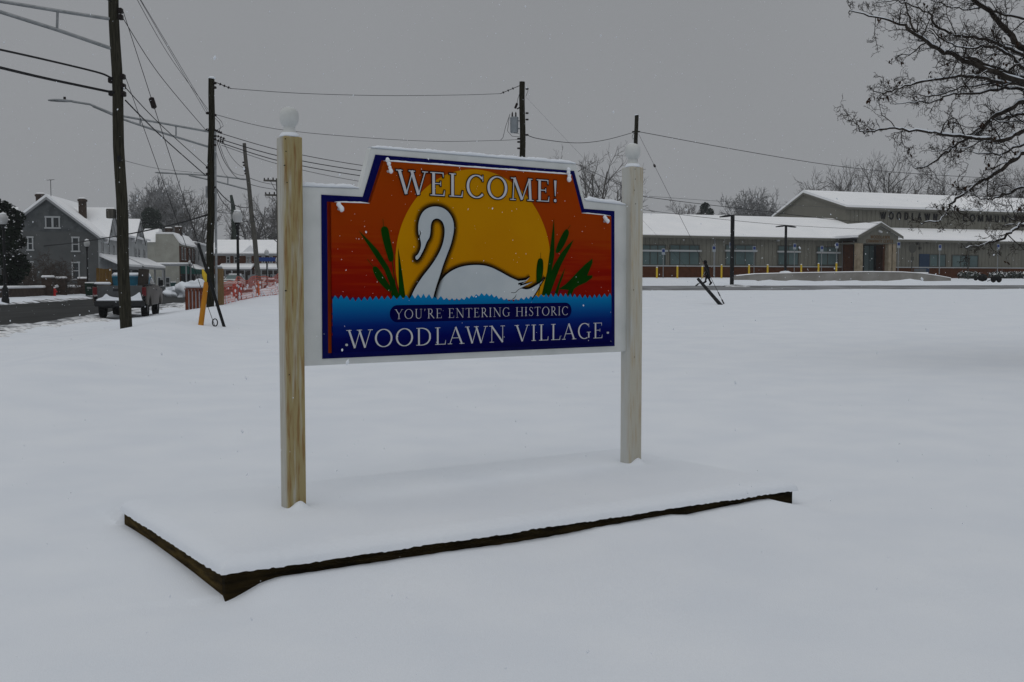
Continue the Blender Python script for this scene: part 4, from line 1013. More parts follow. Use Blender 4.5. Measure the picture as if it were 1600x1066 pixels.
# dark boulder and a pair of wheels half buried in the snow
q = at(1535, 434, 80); rnd = random.Random(8); b = MB(); b.ball(q+Vector((0,0,.0)), .34, 14, 10, (1.1,.8,.8), .13, rnd); b.ball(q+Vector((-.5,0,-.1)), .14, 10, 7, (1.2,.8,.8), .1, rnd); b.org = q.copy()
t = tag(b.build('boulder', M['rock'], smooth=True), 'black rounded boulder in the snow before the right wing', 'boulder')
q = at(1557, 436.5, 80); t = empty('wheel_set', q, HA, 'pair of black wheels half buried in snow beside the boulder', 'wheels')
for dx in (-.3,.25):
    b = MB(); n=20
    b.tube([(dx+.17*math.cos(2*math.pi*k/n), 0, .0+.17*math.sin(2*math.pi*k/n)) for k in range(n+1)], .085, 8, cap=False); b.tube([(dx,-.05,.0),(dx,.05,.0)], .11, 10); b.build('wheel', M['tyre'], t, smooth=True)
b = MB(); b.tube([(-.3,.1,.0),(.25,.1,.0)], .04, 6); b.tube([(-.3,.1,.0),(-.8,.1,-.15)], .03, 6); b.build('axle', M['black'], t)

# ------------------------------------------------------------------ walking person with a snow shovel
PY = 73.2; pp = at(1104, 446, PY); pp.z = at(1110, 446.2, PY).z; print('person', pp, gz(pp.x, pp.y))
per = empty('person', pp, HA*0.5, 'person in dark hooded coat walking left with a snow shovel', 'person')
k_ = PY/F
def pj(px, py, dy=0.0): return Vector(((px-1104)*k_, dy, (446.2-py)*k_))
J = {'pel':pj(1105.6,428.8),'sp':pj(1105.2,423.5),'ch':pj(1104.2,417.6),'nk':pj(1102.9,413.8),'hd':pj(1101.0,410.6),'ht':pj(1100.6,408.6),
 'hl':pj(1105.2,429.6,-.10),'kl':pj(1102.0,435.0,-.12),'al':pj(1100.9,440.6,-.11),'tl':pj(1098.6,441.8,-.11),
 'hr':pj(1106.2,429.6,.10),'kr':pj(1109.0,436.0,.11),'ar':pj(1112.0,442.6,.10),'tr':pj(1110.4,444.4,.10),
 'sl':pj(1103.8,417.0,-.19),'el':pj(1103.6,423.2,-.26),'wl':pj(1100.8,427.2,-.20),'hal':pj(1099.9,428.2,-.18),
 'sr':pj(1104.6,417.0,.19),'er':pj(1105.2,423.4,.25),'wr':pj(1101.6,426.0,.14),'har':pj(1100.7,427.0,.12)}
rad = {'pel':.15,'sp':.15,'ch':.165,'nk':.07,'hd':.105,'ht':.09,'hl':.10,'kl':.075,'al':.055,'tl':.045,'hr':.10,'kr':.075,'ar':.055,'tr':.045,'sl':.085,'el':.062,'wl':.042,'hal':.045,'sr':.085,'er':.062,'wr':.042,'har':.045}
ed = [('pel','sp'),('sp','ch'),('ch','nk'),('nk','hd'),('hd','ht'),('pel','hl'),('hl','kl'),('kl','al'),('al','tl'),('pel','hr'),('hr','kr'),('kr','ar'),('ar','tr'),('ch','sl'),('sl','el'),('el','wl'),('wl','hal'),('ch','sr'),('sr','er'),('er','wr'),('wr','har')]
for hnd, sg in (('hal',-1),('har',1)):
    for f_ in range(5):
        b0 = J[hnd] + Vector((-.015, -.035+.018*f_, -.02+.008*abs(f_-2)*-1)); ln = (.05,.07,.075,.07,.055)[f_]
        n1, n2 = f'{hnd}f{f_}a', f'{hnd}f{f_}b'
        J[n1] = b0 + Vector((-ln*.6, 0, -.012)); J[n2] = b0 + Vector((-ln*.55, 0, -.045)); rad[n1] = .010; rad[n2] = .009; ed += [(hnd,n1),(n1,n2)]
names = list(J); me = bpy.data.meshes.new('person_body'); me.from_pydata([tuple(J[n]) for n in names], [(names.index(a), names.index(c)) for a, c in ed], []); me.update()
body = bpy.data.objects.new('body', me); col.objects.link(body); body.parent = per
sk = body.modifiers.new('skin', 'SKIN'); sk.use_smooth_shade = True
if not me.skin_vertices:
    pass
lay = me.skin_vertices[0].data
for i, n in enumerate(names): lay[i].radius = (rad[n], rad[n]); lay[i].use_root = (n == 'pel')
ss = body.modifiers.new('sub', 'SUBSURF'); ss.levels = 1; ss.render_levels = 2
me.materials.append(M['coat_black'])
b = MB(); b.ball(J['hd']+Vector((.015,0,.02)), .135, 14, 10, (1.05,.95,1.15)); b.build('hood', M['coat_black'], per, smooth='all')
b = MB(); hd = J['hd']+Vector((-.085,0,-.012)); b.ball(hd, .085, 12, 9, (.62,.82,1.1)); b.ball(hd+Vector((-.055,0,-.01)), .02, 8, 6, (1,.8,1.3)); b.box(hd+Vector((-.05,0,-.055)), (.02,.05,.012), bev=.004)
for q in (-.032,.032): b.ball(hd+Vector((-.045,q,.022)), .013, 8, 6)
b.build('face', M['skin'], per, smooth=True)
b = MB(); b.lathe([(.20,-.30),(.205,-.1),(.185,.15),(.20,.42),(.17,.52),(.09,.58)], (0,0,0), 16)
lean = Matrix.Rotation(math.atan2(J['ch'].x-J['pel'].x, J['ch'].z-J['pel'].z), 4, 'Y'); b.v = [Matrix.Translation(J['pel'])@lean@Matrix.Diagonal((.78,1.05,1,1))@v_ for v_ in b.v]; b.build('coat', M['coat_black'], per, smooth='all')
for a_, t_ in (('al','tl'),('ar','tr')):
    b = MB(); d = (J[t_]-J[a_]).normalized(); b.tube([J[a_]-d*.06+Vector((0,0,.05)), J[a_]-d*.03, J[t_]+d*.02, J[t_]+d*.07], [.065,.072,.062,.03], 10); b.build('boot', M['coat_black'], per, smooth='all')
sh0 = J['har']+Vector((.10,-.02,.14)); sh1 = pj(1088.2,443.0,-.35)
shv = empty('snow_shovel', per.location, HA*0.5, 'long handled snow shovel held low by the walking person', 'shovel')
b = MB(); b.tube([sh0, sh1], .018, 8); b.tube([sh0+Vector((0,-.07,0)), sh0+Vector((0,.07,0))], .018, 8); b.build('handle', M['galv'], shv)
b = MB(); d = (sh1-sh0).normalized(); sd = d.cross(Vector((0,1,0))).normalized()
P0 = [sh1+Vector((0,-.2,0)), sh1+Vector((0,.2,0))]; P1 = [p_+d*.34+Vector((-.08,0,.06)) for p_ in P0]
th = Vector((0,0,.012)); b.add(P0+P1+[p_+th for p_ in P0+P1], [(0,1,3,2),(4,6,7,5),(0,4,5,1),(2,3,7,6),(0,2,6,4),(1,5,7,3)]); b.build('blade', M['black'], shv)
# ------------------------------------------------------------------ utility poles
def upole(name, pts, r0, r1, m, lb, cat='utility pole', group='wooden utility poles'):
    """pts: base and top points"""
    a, c = pts; t = empty(name, (a.x, a.y, a.z), 0, lb, cat, group); n = 14
    P_ = [a.lerp(c, k/n) + Vector((0.02*math.sin(k*1.3+a.x), 0, 0)) for k in range(n+1)]; P_[0] = P_[0] - Vector((0,0,.6))
    b = MB(a); b.tube(P_, [r0+(r1-r0)*k/n for k in range(n+1)], 14); b.build('shaft', m, t, smooth=True)
    return t
def part_tube(name, pts, r, m, parent, n=8):
    o = Vector((0,0,0)); q = parent
    while q is not None: o = o + Vector(q.location); q = q.parent
    b = MB(o); b.tube(pts, r, n); return b.build(name, m, parent, smooth=True)
def insul(b, a, c, n=3, r=.055):
    """string of disc insulators from a to c"""
    a = Vector(a); c = Vector(c); b.tube([a, c], .018, 6)
    for k in range(n):
        p = a.lerp(c, .35+.5*k/max(1,n-1)); d = (c-a).normalized()*.035; b.tube([p-d, p-d*.3, p+d*.3, p+d], [r*.4, r, r, r*.4], 8)
Y1, Y2, Y3, Y4, Y5, Y6 = 29.0, 45.0, 74.0, 92.0, 55.0, 76.0
b1, t1 = at(197, 512, Y1), at(175.5, -60, Y1)
pole1 = upole('utility_pole', (b1, t1), .162, .132, M['pole'], 'nearest wooden utility pole, leaning before the pickup truck')
# transformer-like brackets and fittings on the near pole
for (py, dx) in ((17,1),(27,1),(120,1),(135,1),(147,1),(-12,-1),(126,-1),(146,-1)):
    p = at(178+py*.037+dx*9.5, py, Y1-.02); b = MB(b1); b.box(p, (.12,.16,.14), bev=.02); b.build('clamp', M['ceramic'], pole1)
p = at(186, 248, Y1-.2); b = MB(b1); b.box(p, (.10,.06,.16), bev=.01); b.build('tag_plate', M['black'], pole1)
p = at(180.5, 334, Y1-.05); b = MB(b1); b.box(p-Vector((.12,0,0)), (.22,.2,.26), bev=.02); b.build('meter_box', M['pole_grey'], pole1)
# double tube arm of the lamp that hangs over the street out of frame
arm = [at(183, 31.5, Y1), at(90, 17, Y1-.6), at(-60, -8, Y1-1.5), at(-150, -18, Y1-2)]
ao = part_tube('lamp_arm', arm, .047, M['galv'], pole1)
part_tube('brace', [at(183, 79, Y1), at(90, 47, Y1-.6), at(-40, 6, Y1-1.4), at(-100, -10, Y1-1.7)], .05, M['galv'], ao)
part_tube('strut', [at(90, 17, Y1-.6), at(89, 48, Y1-.6)], .035, M['galv'], ao)
b = MB(b1); q = arm[-1]; b.ball(q+Vector((-.35,0,-.02)), .3, 12, 8, (1.5,.6,.35)); b.build('lamp_head', M['galv'], ao, smooth='all')

b2, t2 = at(328, 487, Y2), at(331, 123, Y2)
pole2 = upole('utility_pole', (b2, t2), .165, .125, M['pole_dark'], 'dark wooden utility pole with grey conduit beside the brown post', )
part_tube('conduit', [at(338.5, 486, Y2-.02)-Vector((0,0,.3)), at(336.8, 300, Y2-.02), at(336, 203, Y2-.02)], .052, M['galv'], pole2)
b = MB(b2); p = at(331, 122, Y2); b.ball(p, .15, 12, 6, (1,1,.45)); b.build('snow_cap', M['snow'], pole2, smooth='all')
arm2 = [at(327, 206, Y2), at(255, 193, Y2-.8), at(180, 179.5, Y2-1.6), at(140, 163, Y2-2.0), at(113, 158.8, Y2-2.3)]
ao2 = part_tube('lamp_arm', arm2, .045, M['galv'], pole2)
part_tube('brace', [at(327, 230, Y2), at(255, 208, Y2-.8), at(195, 187.5, Y2-1.5), at(145, 166, Y2-1.9)], .045, M['galv'], ao2)
for px_, ya, yb_, yy in ((275, 196, 214, .55), (219, 187, 196, 1.2)): part_tube('strut', [at(px_, ya, Y2-yy), at(px_, yb_, Y2-yy)], .03, M['galv'], ao2)
def cobra(b, a, d, L_=1.05):
    a = Vector(a); d = Vector(d).normalized(); s_ = d.cross(Vector((0,0,1))).normalized(); n = 10; prof = [(0,.05,.05),(.15,.07,.06),(.35,.15,.07),(.6,.19,.075),(.85,.17,.06),(.97,.1,.04),(1,.02,.02)]
    i0 = len(b.v)
    for (t, wd, hg) in prof:
        for k in range(n):
            an = 2*math.pi*k/n; b.v.append(a+d*L_*t+s_*wd*math.cos(an)+Vector((0,0,hg*math.sin(an)*(1 if math.sin(an) > 0 else .6))))
    for i in range(len(prof)-1):
        for k in range(n): k2=(k+1)%n; b.face(i0+i*n+k, i0+i*n+k2, i0+(i+1)*n+k2, i0+(i+1)*n+k)
b = MB(b2); cobra(b, at(115, 158.8, Y2-2.2), at(75, 156.8, Y2-2.8)-at(115, 158.8, Y2-2.2), (at(75,157,Y2-2.8)-at(115,158.8,Y2-2.2)).length); b.build('lamp_head', M['galv'], ao2, smooth='all')
b = MB(b2); p = at(101, 153.5, Y2-2.4); b.tube([p-Vector((0,0,.12)), p+Vector((0,0,.05))], .05, 10); b.build('photocell', M['ceramic'], ao2)
for (py, dx) in ((130,1),(137,1),(180,1),(177,-1),(203,-1),(204,1),(213,1),(218,1),(227,1),(293,1),(262,-1),(272,-1)):
    p = at(330+dx*5.5, py, Y2-.02); b = MB(b2); b.box(p, (.14,.12,.1), bev=.02); b.build('clamp', M['ceramic'], pole2)
b = MB(b2)
for (a_, c_) in (((335,128),(361,138.5)),((335,203),(347,208)),((335,211),(352,217.5)),((336,219),(350,222))): insul(b, at(a_[0],a_[1],Y2), at(c_[0],c_[1],Y2+.2), 3, .06)
b.build('insulator', M['ceramic'], pole2)
part_tube('jumper_wire', [at(336,185,Y2),at(343,192,Y2),at(345,200,Y2),at(340,208,Y2)], .01, M['wire'], pole2, 5)
part_tube('jumper_wire', [at(336,180,Y2),at(346,190,Y2),at(349,197,Y2),at(337,205,Y2)], .01, M['wire'], pole2, 5)
b = MB(b2); b.box(at(323.5,300,Y2)-Vector((.0,0,0)), (.10,.12,.5), bev=.02); b.build('splice_case', M['galv'], pole2)

b3, t3 = at(407, 462, Y3), at(381.5, 224, Y3)
pole3 = upole('utility_pole', (b3, t3), .19, .12, M['pole_grey'], 'tilted grey utility pole behind the blue street sign')
for k in range(5): 
    p = at(380.5+k*.8, 254+k*4.4, Y3-.05); b = MB(b3); b.box(p, (.14,.12,.11), bev=.02); b.build('clamp', M['ceramic'], pole3)
arm3 = [at(388, 281, Y3), at(340, 275, Y3-.4), at(290, 272, Y3-.8), at(272, 271.5, Y3-.9)]
ao3 = part_tube('lamp_arm', arm3, .055, M['galv'], pole3); part_tube('brace', [at(389, 297, Y3), at(340, 284, Y3-.4), at(295, 274, Y3-.8)], .055, M['galv'], ao3)
part_tube('strut', [at(356, 277, Y3-.3), at(356, 288, Y3-.3)], .04, M['galv'], ao3)
b = MB(b3); cobra(b, at(273,271.5,Y3-.9), at(245,270,Y3-1.3)-at(273,271.5,Y3-.9), 1.3); b.build('lamp_head', M['galv'], ao3, smooth='all')

b4, t4 = at(436.5, 462, Y4), at(433.5, 279, Y4)
pole4 = upole('utility_pole', (b4, t4), .17, .13, M['pole_grey'], 'far utility pole with two crossarms beside the left sign post')
for (py, x0, x1) in ((283, 412, 447), (305.5, 414, 449)):
    a_, c_ = at(x0, py+.5, Y4-.2), at(x1, py-1, Y4+.6); d = c_-a_; b = MB(b4); b.box((a_+c_)/2, (d.length,.13,.16), math.atan2(d.y,d.x), .01); cr = b.build('crossarm', M['pole_grey'], pole4)
    for f_ in (.03,.2,.42,.8,.97):
        p = a_.lerp(c_, f_); b = MB(b4); b.lathe([(.03,.07),(.07,.12),(.05,.2),(.07,.26),(.02,.3)], p, 8); b.build('insulator', M['ceramic'], cr)
    part_tube('brace', [a_.lerp(c_, .3), (a_+c_)/2+Vector((.1,-.05,-.9))], .025, M['pole_grey'], cr, 5)

b5, t5 = on(817, Y5), at(816, 128, Y5)
pole5 = upole('utility_pole', (b5, t5), .17, .145, M['pole_dark'], 'utility pole carrying a grey transformer, rising behind the sign')
b = MB(b5); c_ = at(803.5, 195, Y5); b.lathe([(.02,-.43),(.19,-.42),(.21,-.38),(.215,.30),(.225,.31),(.225,.35),(.2,.39),(.05,.42)], c_, 18); tf = b.build('transformer', M['xfmr'], pole5, smooth=True)
b = MB(b5); 
for dz in (.2,-.2): b.box(c_+Vector((.24,0,dz)), (.2,.1,.06))
b.build('hanger', M['galv'], tf)
b = MB(b5)
for dx in (-.1,.08): b.lathe([(.03,.40),(.05,.46),(.03,.5),(.05,.54),(.03,.6),(.015,.66)], c_+Vector((dx,0,0)), 8)
b.build('bushing', M['ceramic'], tf)
b = MB(b5); b.box(at(806.5,165.5,Y5-.1), (.12,.12,.3), bev=.03, ry=.4); b.box(at(810.5,169,Y5-.05), (.2,.06,.06), ry=-.5); b.build('fuse_cutout', M['ceramic'], pole5)
b = MB(b5); insul(b, at(812,134,Y5), at(782,146.5,Y5-.1), 3, .065); b.build('insulator', M['ceramic'], pole5)
for (py, dx) in ((139,1),(177,1),(187,1),(211,1),(217,-1),(222,-1),(232,-1)):
    p = at(817+dx*6.5, py, Y5); b = MB(b5); b.box(p, (.16,.08,.09), bev=.02); b.build('clamp', M['ceramic'], pole5)
for q in (((797,178),(790,198),(786,215),(782,219.5)), ((796,180),(793,205),(800,213),(812,214)), ((798,192),(799,203),(804,208),(811,209)), ((812,146),(809,155),(808,162)), ((822,137),(825,142),(822,150))):
    part_tube('jumper_wire', [at(a_,c_,Y5-.1) for a_,c_ in q], .012, M['wire'], pole5, 5)
b6, t6 = on(989, Y6), at(994.5, 180, Y6)
pole6 = upole('utility_pole', (b6, t6), .16, .14, M['pole_dark'], 'utility pole directly behind the right sign post')
for (py, dx) in ((206,-1),(206,1)):
    p = at(994+dx*4, py, Y6); b = MB(b6); b.box(p, (.2,.1,.1), bev=.02); b.build('clamp', M['ceramic'], pole6)
part_tube('cable_loop', [at(990,208,Y6-.1),at(987.5,214,Y6-.1),at(989,218,Y6-.1),at(991.5,214,Y6-.1),at(990.5,208,Y6-.1)], .015, M['wire'], pole6, 5)
p = at(995,182.5,Y6); b = MB(b6); b.ball(t6, .15, 10, 6, (1,1,.4)); b.build('snow_cap', M['snow'], pole6, smooth='all')

# ------------------------------------------------------------------ wires
def wire(lb, pts, r, n=26, sag=0.0, m='wire', cat='power line', group='overhead wires', name='power_line'):
    """pts: (px,py,depth) handed through a smooth curve; each wire is its own object"""
    V = [at(*q) if not isinstance(q, Vector) else q for q in pts]; out = []
    if len(V) == 2:
        for k in range(n+1): t = k/n; p = V[0].lerp(V[1], t); p.z -= sag*4*t*(1-t); out.append(p)
    else:
        k_ = max(4, n//(len(V)-1))
        for i in range(len(V)-1):
            p0, p1, p2, p3 = V[max(i-1,0)], V[i], V[i+1], V[min(i+2,len(V)-1)]
            for k in range(k_): t = k/k_; out.append(0.5*((2*p1)+(p2-p0)*t+(2*p0-5*p1+4*p2-p3)*t*t+(3*p1-p0-3*p2+p3)*t**3))
        out.append(V[-1])
    b = MB(out[0]); b.tube(out, r, 6); o = b.build(name, M[m], smooth='all')
    return tag(o, lb, cat, group)
wire('thin top wire with insulators joining the conduit pole and transformer pole', [(361,138.5,Y2+.2),(470,146,Y2+2.5),(600,149.5,Y2+5.5),(720,148.5,Y2+8.5),(782,146.5,Y5-.1)], .013, m='wire_thin')
wire('pale second wire from the conduit pole to the transformer pole', [(336,179,Y2),(430,201.5,Y2+2),(560,214.5,Y2+5),(680,221,Y2+7.5),(780,219.5,Y5-.2),(811,218,Y5)], .012, m='wire_thin')
for k, (y0, y1_, y2_, rr_) in enumerate(((206,236.5,257.5,.015),(216,246,266,.019),(222,253.5,274,.019),(226,259,283,.012))):
    wire(['uppermost','second','third','lowest and faintest'][k]+' of the four wires running behind the left sign post', [(340+k*2,y0+1,Y2+.1),(440,y1_-1,Y2+2),(565,y2_+1,Y2+4.6),(690,y2_+15,Y2+7.4),(812,y2_+18,Y5)], rr_, m='wire' if k < 3 else 'wire_thin')
wire('sagging cable from the transformer pole to the pole behind the right post', [(824,211.5,Y5),(845,217.5,Y5+2),(900,223.5,Y5+8),(945,219,Y5+14),(990,207,Y6)], .019)
wire('cable from the pole behind the right post across the sky to the oak', [(999,206.5,Y6),(1012,208.5,Y6+1),(1150,234,Y6+5),(1300,258.5,Y6+10),(1430,271.5,Y6+15),(1620,281,Y6+22),(1760,279,Y6+27)], .022)
wire('upper of the wires sagging before the hall roof, right of the sign', [(1003,307,Y5+9),(1080,317,Y5+14),(1200,331,Y5+21),(1300,343,Y5+26),(1372,349,Y5+31)], .019)
wire('paler wire just above the hall roof ridge', [(1003,306,Y5+9),(1130,315,Y5+16),(1215,320,Y5+24),(1330,325,Y5+34),(1480,329,Y5+45)], .011, m='wire_thin')
wire('lower wire crossing the low hall roof to the entrance gable', [(975,322,Y5+9),(1005,328,Y5+10),(1120,342,Y5+18),(1230,352,Y5+24),(1330,357.5,Y5+30),(1362,358,Y5+33)], .016, m='wire_thin')
wire('faint wire ending over the hall ridge right of the sign', [(897,255,Y5+5),(1003,305,Y5+9)], .014)
# near pole -> conduit pole
for k, q in enumerate(([(196,-40,Y1),(262,70,Y1+7),(325,176,Y2)], [(190,-50,Y1),(255,62,Y1+6),(323,178,Y2)], [(208,-12,Y1),(265,88,Y1+8),(325,171,Y2)], [(191,27,Y1),(250,118,Y1+7),(322,204,Y2)], [(195,136,Y1),(250,194,Y1+7),(325,262,Y2)], [(196,157,Y1),(250,211,Y1+7),(322,275,Y2)])):
    wire(['middle high wire between the two left poles','lowest of the three high wires between the two left poles','uppermost high wire between the two left poles','fourth wire down between the two left poles','thinner of the two low wires between the left poles','thick lowest black cable between the two left poles'][k], q, (.009,.009,.009,.012,.014,.020)[k])
wire('upper black cable leaving the near pole leftwards', [(183,127,Y1),(172,121,Y1-.2),(150,112.5,Y1-.7),(60,91,Y1-3),(-40,69,Y1-6)], .026)
wire('thick lower black cable leaving the near pole leftwards', [(183,146,Y1),(130,135,Y1-1.2),(60,120,Y1-3),(-40,96,Y1-6)], .034)
wire('short wire leaving the top of the near pole', [(177,3,Y1),(150,-6,Y1-1),(100,-22,Y1-2)], .014)
# conduit pole -> tilted pole and beyond
for k, q in enumerate(([(339,222,Y2),(352,255,Y2+8),(372,279,Y2+18),(388,281,Y3)], [(341,219,Y2),(352,250,Y2+7),(365,270,Y2+16),(382,275,Y3)], [(347,218,Y2),(360,243,Y2+9),(372,257,Y2+18),(381,263,Y3)], [(336,231,Y2),(342,252,Y2+5),(350,270,Y2+10),(356,277,Y2+14)], [(336,292,Y2),(352,310,Y2+8),(372,323,Y2+18),(394,325,Y3)], [(337,294,Y2),(350,318,Y2+8),(380,345,Y2+20),(398,346,Y3)])):
    wire(['thick drooping cable from the conduit pole to the tilted pole','drooping wire just inside the thick cable between conduit pole and tilted pole','highest drooping wire from the conduit pole to the tilted pole','steep thin wire dropping from the conduit pole to the lamp arm','curved bundle reaching the middle of the tilted pole','lowest loop of cable between the conduit pole and tilted pole'][k], q, (.018,.013,.012,.010,.026,.020)[k])
wire('cable from the tilted pole to the upper far crossarm', [(389,278,Y3),(410,285,Y3+8),(436,290,Y4)], .02)
wire('cable from the tilted pole to the lower far crossarm', [(390,288,Y3),(410,293,Y3+8),(436,297,Y4)], .022)
wire('lumpy cable bundle dropping from the tilted pole towards the far lamps', [(397,338,Y3-.3),(406,352,Y3+4),(414,362,Y3+9),(436,381,Y4)], .035)
wire('service cable swooping from the conduit pole to the grey gabled house', [(324,336,Y2),(262,353,Y2+14),(200,366,Y2+28),(120,379,Y2+42),(68,384.5,99.6)], .042)
wire('low faint wire running from the conduit pole past the snag', [(338,331,Y2),(362,334,Y2+20),(400,337,Y2+40),(437,338,Y2+60)], .016, m='wire_thin')
wire('faint wire behind the near pole towards the left lamp arm', [(190,250,Y1),(250,264,Y1+14),(330,272,Y2)], .008, m='wire_thin')

# ------------------------------------------------------------------ guy wires, guards and anchors
def guy(lb, a, c, r, insl=None):
    t = empty('guy_wire', c, 0, lb, 'guy wire', 'guy wires'); b = MB(c); b.tube([a, c], r, 6); b.build('strand', M['wire'], t)
    if insl is not None:
        p = a.lerp(c, insl); d = (c-a).normalized()*(.16 if a.y < 40 else .2); b = MB(c); b.tube([p-d, p-d*.8, p+d*.8, p+d], [.03,.075,.075,.03], 9); b.build('insulator', M['ceramic'], t, smooth=True)
    return t
def q_on(px, py):     # ground point seen at this pixel
    d = ray(px, py); t = 3.0
    for _ in range(4000):
        p = Vector((0,0,CAM_H))+d*t
        if p.z < gz(p.x, p.y): break
        t += 0.05
    return p
gA1 = q_on(352, 511); top1 = at(192.5, 18, Y1)
g1 = guy('guy wire with black insulator from the near pole to the snow', top1, gA1, .009, .29)
bG = MB(gA1); a_ = gA1.lerp(top1, .265); bG.tube([gA1-Vector((0,0,.1)), a_], .043, 8); bG.build('guard', M['black'], g1)
gA2 = q_on(336, 510.5); g2 = guy('second guy wire from the near pole ending in a steel loop', at(195.5, 119, Y1), gA2, .008)
b = MB(gA2); n=12; b.tube([gA2+Vector((.07*math.cos(2*math.pi*k/n),0,.11+.10*math.sin(2*math.pi*k/n))) for k in range(n+1)], .016, 6, cap=False); b.tube([gA2-Vector((0,0,.2)), gA2+Vector((0,0,.03))], .02, 6); b.build('anchor_eye', M['black'], g2)
yb_ = q_on(312.5, 508); yt_ = at(321.5, 441, yb_.y+.3)
yg = empty('guy_guard', yb_, 0, 'slanting yellow orange plastic guy guard left of the conduit pole', 'guy guard')
b = MB(yb_); b.tube([yb_-Vector((0,0,.15)), yb_.lerp(yt_, .5)+Vector((.02,0,0)), yt_-Vector((0,0,.1)), yt_], [.075,.07,.065,.05], 12); b.build('sleeve', M['orange_y'], yg, smooth=True)
b = MB(yb_); b.tube([yt_, at(319.5, 430, yb_.y+.35), at(316.5, 421, yb_.y+.4)], [.03,.065,.02], 8); b.build('marker', M['yellow'], yg, smooth=True)
gA5 = q_on(1129, 476.5); g5 = guy('guy wire with a long black guard, low in the open snow right of the sign', at(820, 150, Y5), gA5, .0035)
a_ = at(1096.5, 440.5, gA5.y+2.0); dr5 = (at(820,150,Y5)-gA5); a_ = gA5 + dr5*(33/309); b = MB(gA5); b.tube([gA5-Vector((0,0,.1)), a_], [.085,.065], 10); b.build('guard', M['black'], g5)
gA6 = q_on(1131.5, 475.5); g6 = guy('long guy wire from the pole behind the right post to the snow', at(998, 210, Y6), gA6, .012, .27)
d = (at(998,210,Y6)-gA6).normalized(); b = MB(gA6); b.tube([gA6+d*.1, gA6+d*.5], .035, 6); b.tube([gA6+d*1.0, gA6+d*1.4], .03, 6); b.build('turnbuckle', M['black'], g6)

# ------------------------------------------------------------------ globe street lamps
lamp0 = empty('street_lamp', label='x', cat='street lamp', group='black globe street lamps')
b = MB(); b.lathe([(.20,-.4),(.20,.05),(.17,.12),(.16,.62),(.11,.70),(.085,.78),(.075,.9),(.062,3.4),(.062,3.75),(.10,3.80),(.10,3.86),(.07,3.9),(.13,4.05),(.15,4.1)], n=16); b.build('post', M['black'], lamp0, smooth=True)
b = MB(); b.lathe([(.14,4.1),(.20,4.2),(.235,4.33),(.235,4.45),(.20,4.57),(.13,4.65),(.08,4.68),(.06,4.74),(.02,4.78)], n=20); b.build('globe', M['globe'], lamp0, smooth=True)
b = MB(); b.ball((0,0,4.66), .17, 12, 6, (1,1,.42), .05, random.Random(2)); b.build('snow_cap', M['snow_far'], lamp0, smooth='all')
lps = [(373,480,326,52,'black globe lamp standing in the orange net fence'),(8.5,469,331,66,'black globe lamp at the far left before the dark evergreen'),(137.5,462,373,88,'black globe lamp beside the grey gabled house'),(417.5,461,389,100,'black globe lamp behind the blue street sign'),(434,461,402,118,'black globe lamp half hidden by the left sign post'),(297,450,407,140,'distant black globe lamp before the cream building')]
for i, (px, yb2, yt2, Y, lb) in enumerate(lps):
    o = lamp0 if i == 0 else copy_tree(lamp0); p = at(px, yb2, Y); h = at(px, yt2, Y).z-p.z; o.location = p; o.scale = (h/4.78,)*3; o['label'] = lb
lampC = lamp0
# red banner box and bracket on the net-fence lamp
p = lamp0.location.copy(); t = empty('fence_box', (p.x, p.y-.25, p.z), 0, 'small dark red box strapped to the lamp foot in the net fence', 'box')
b = MB(); b.box((0,0,.85),(.42,.22,.62),bev=.03); b.build('case', M['car_red'], t); b = MB(); b.ball((0,0,1.2),.22,10,6,(1,.6,.4)); b.build('snow_cap', M['snow_far'], t, smooth='all')
# blue street name sign on its post
p = at(417, 455, 96); t = empty('street_sign', (p.x,p.y,gz(p.x,p.y)), 0, 'long blue street name sign on a thin post', 'street sign'); zz = at(417,405.5,96).z-t.location.z; wd = 29*96/F
b = MB(); b.box((0,-.15,zz),(wd,.04,.36),bev=.01); b.build('blade', M['street_blue'], t)
b = MB(); b.tube([(.1,0,-.3),(.1,0,zz+.2)], .04, 8); b.build('post', M['galv'], t)

# ------------------------------------------------------------------ things by the conduit pole
p = at(305.5, 485, 46); t = empty('slatted_bin', (p.x,p.y,p.z), 0.15, 'red brown slatted wooden litter bin with snow on its lid', 'litter bin'); Wd, Hh = 26*46/F, 34*46/F
for sgx, sgy, n in ((0,-1,5),(1,0,4),(-1,0,4),(0,1,5)):
    for k in range(n):
        u = -Wd/2+Wd*(k+.5)/n; b = MB(); b.box((u if sgx==0 else sgx*Wd/2, u if sgy==0 else sgy*Wd/2, Hh/2-.05), ((Wd/n*.66,.03,Hh) if sgx==0 else (.03,Wd/n*.66,Hh)), bev=.005); b.build('slat', M['slat_red'], t)
b = MB(); b.box((0,0,Hh-.02),(Wd+.08,Wd+.08,.05)); b.build('lid', M['slat_red'], t)
b = MB(); b.box((0,0,Hh*.45),(Wd*.84,Wd*.84,Hh*.86),bev=.02); b.build('liner', M['snow'], t)
b = MB(); b.box((0,0,Hh+.085),(Wd+.06,Wd+.06,.16),bev=.07); b.build('snow_cap', M['snow'], t, smooth='all')
p = at(342.5, 486, 46.5); Hh = 66*46.5/F; t = empty('wooden_post', (p.x,p.y,p.z), .2, 'thick brown wooden post right of the conduit pole with snow on top', 'post')
b = MB(); b.box((0.03,0,Hh/2-.2),(.36,.24,Hh+.4),bev=.015); b.build('shaft', M['brown_post'], t)
b = MB(); b.box((0,0,Hh+.035),(.33,.26,.06),bev=.01); b.build('cap', M['trim_dim'], t)
b = MB(); b.box((0,0,Hh+.10),(.31,.25,.075),bev=.035); b.build('snow_cap', M['snow'], t, smooth='all')
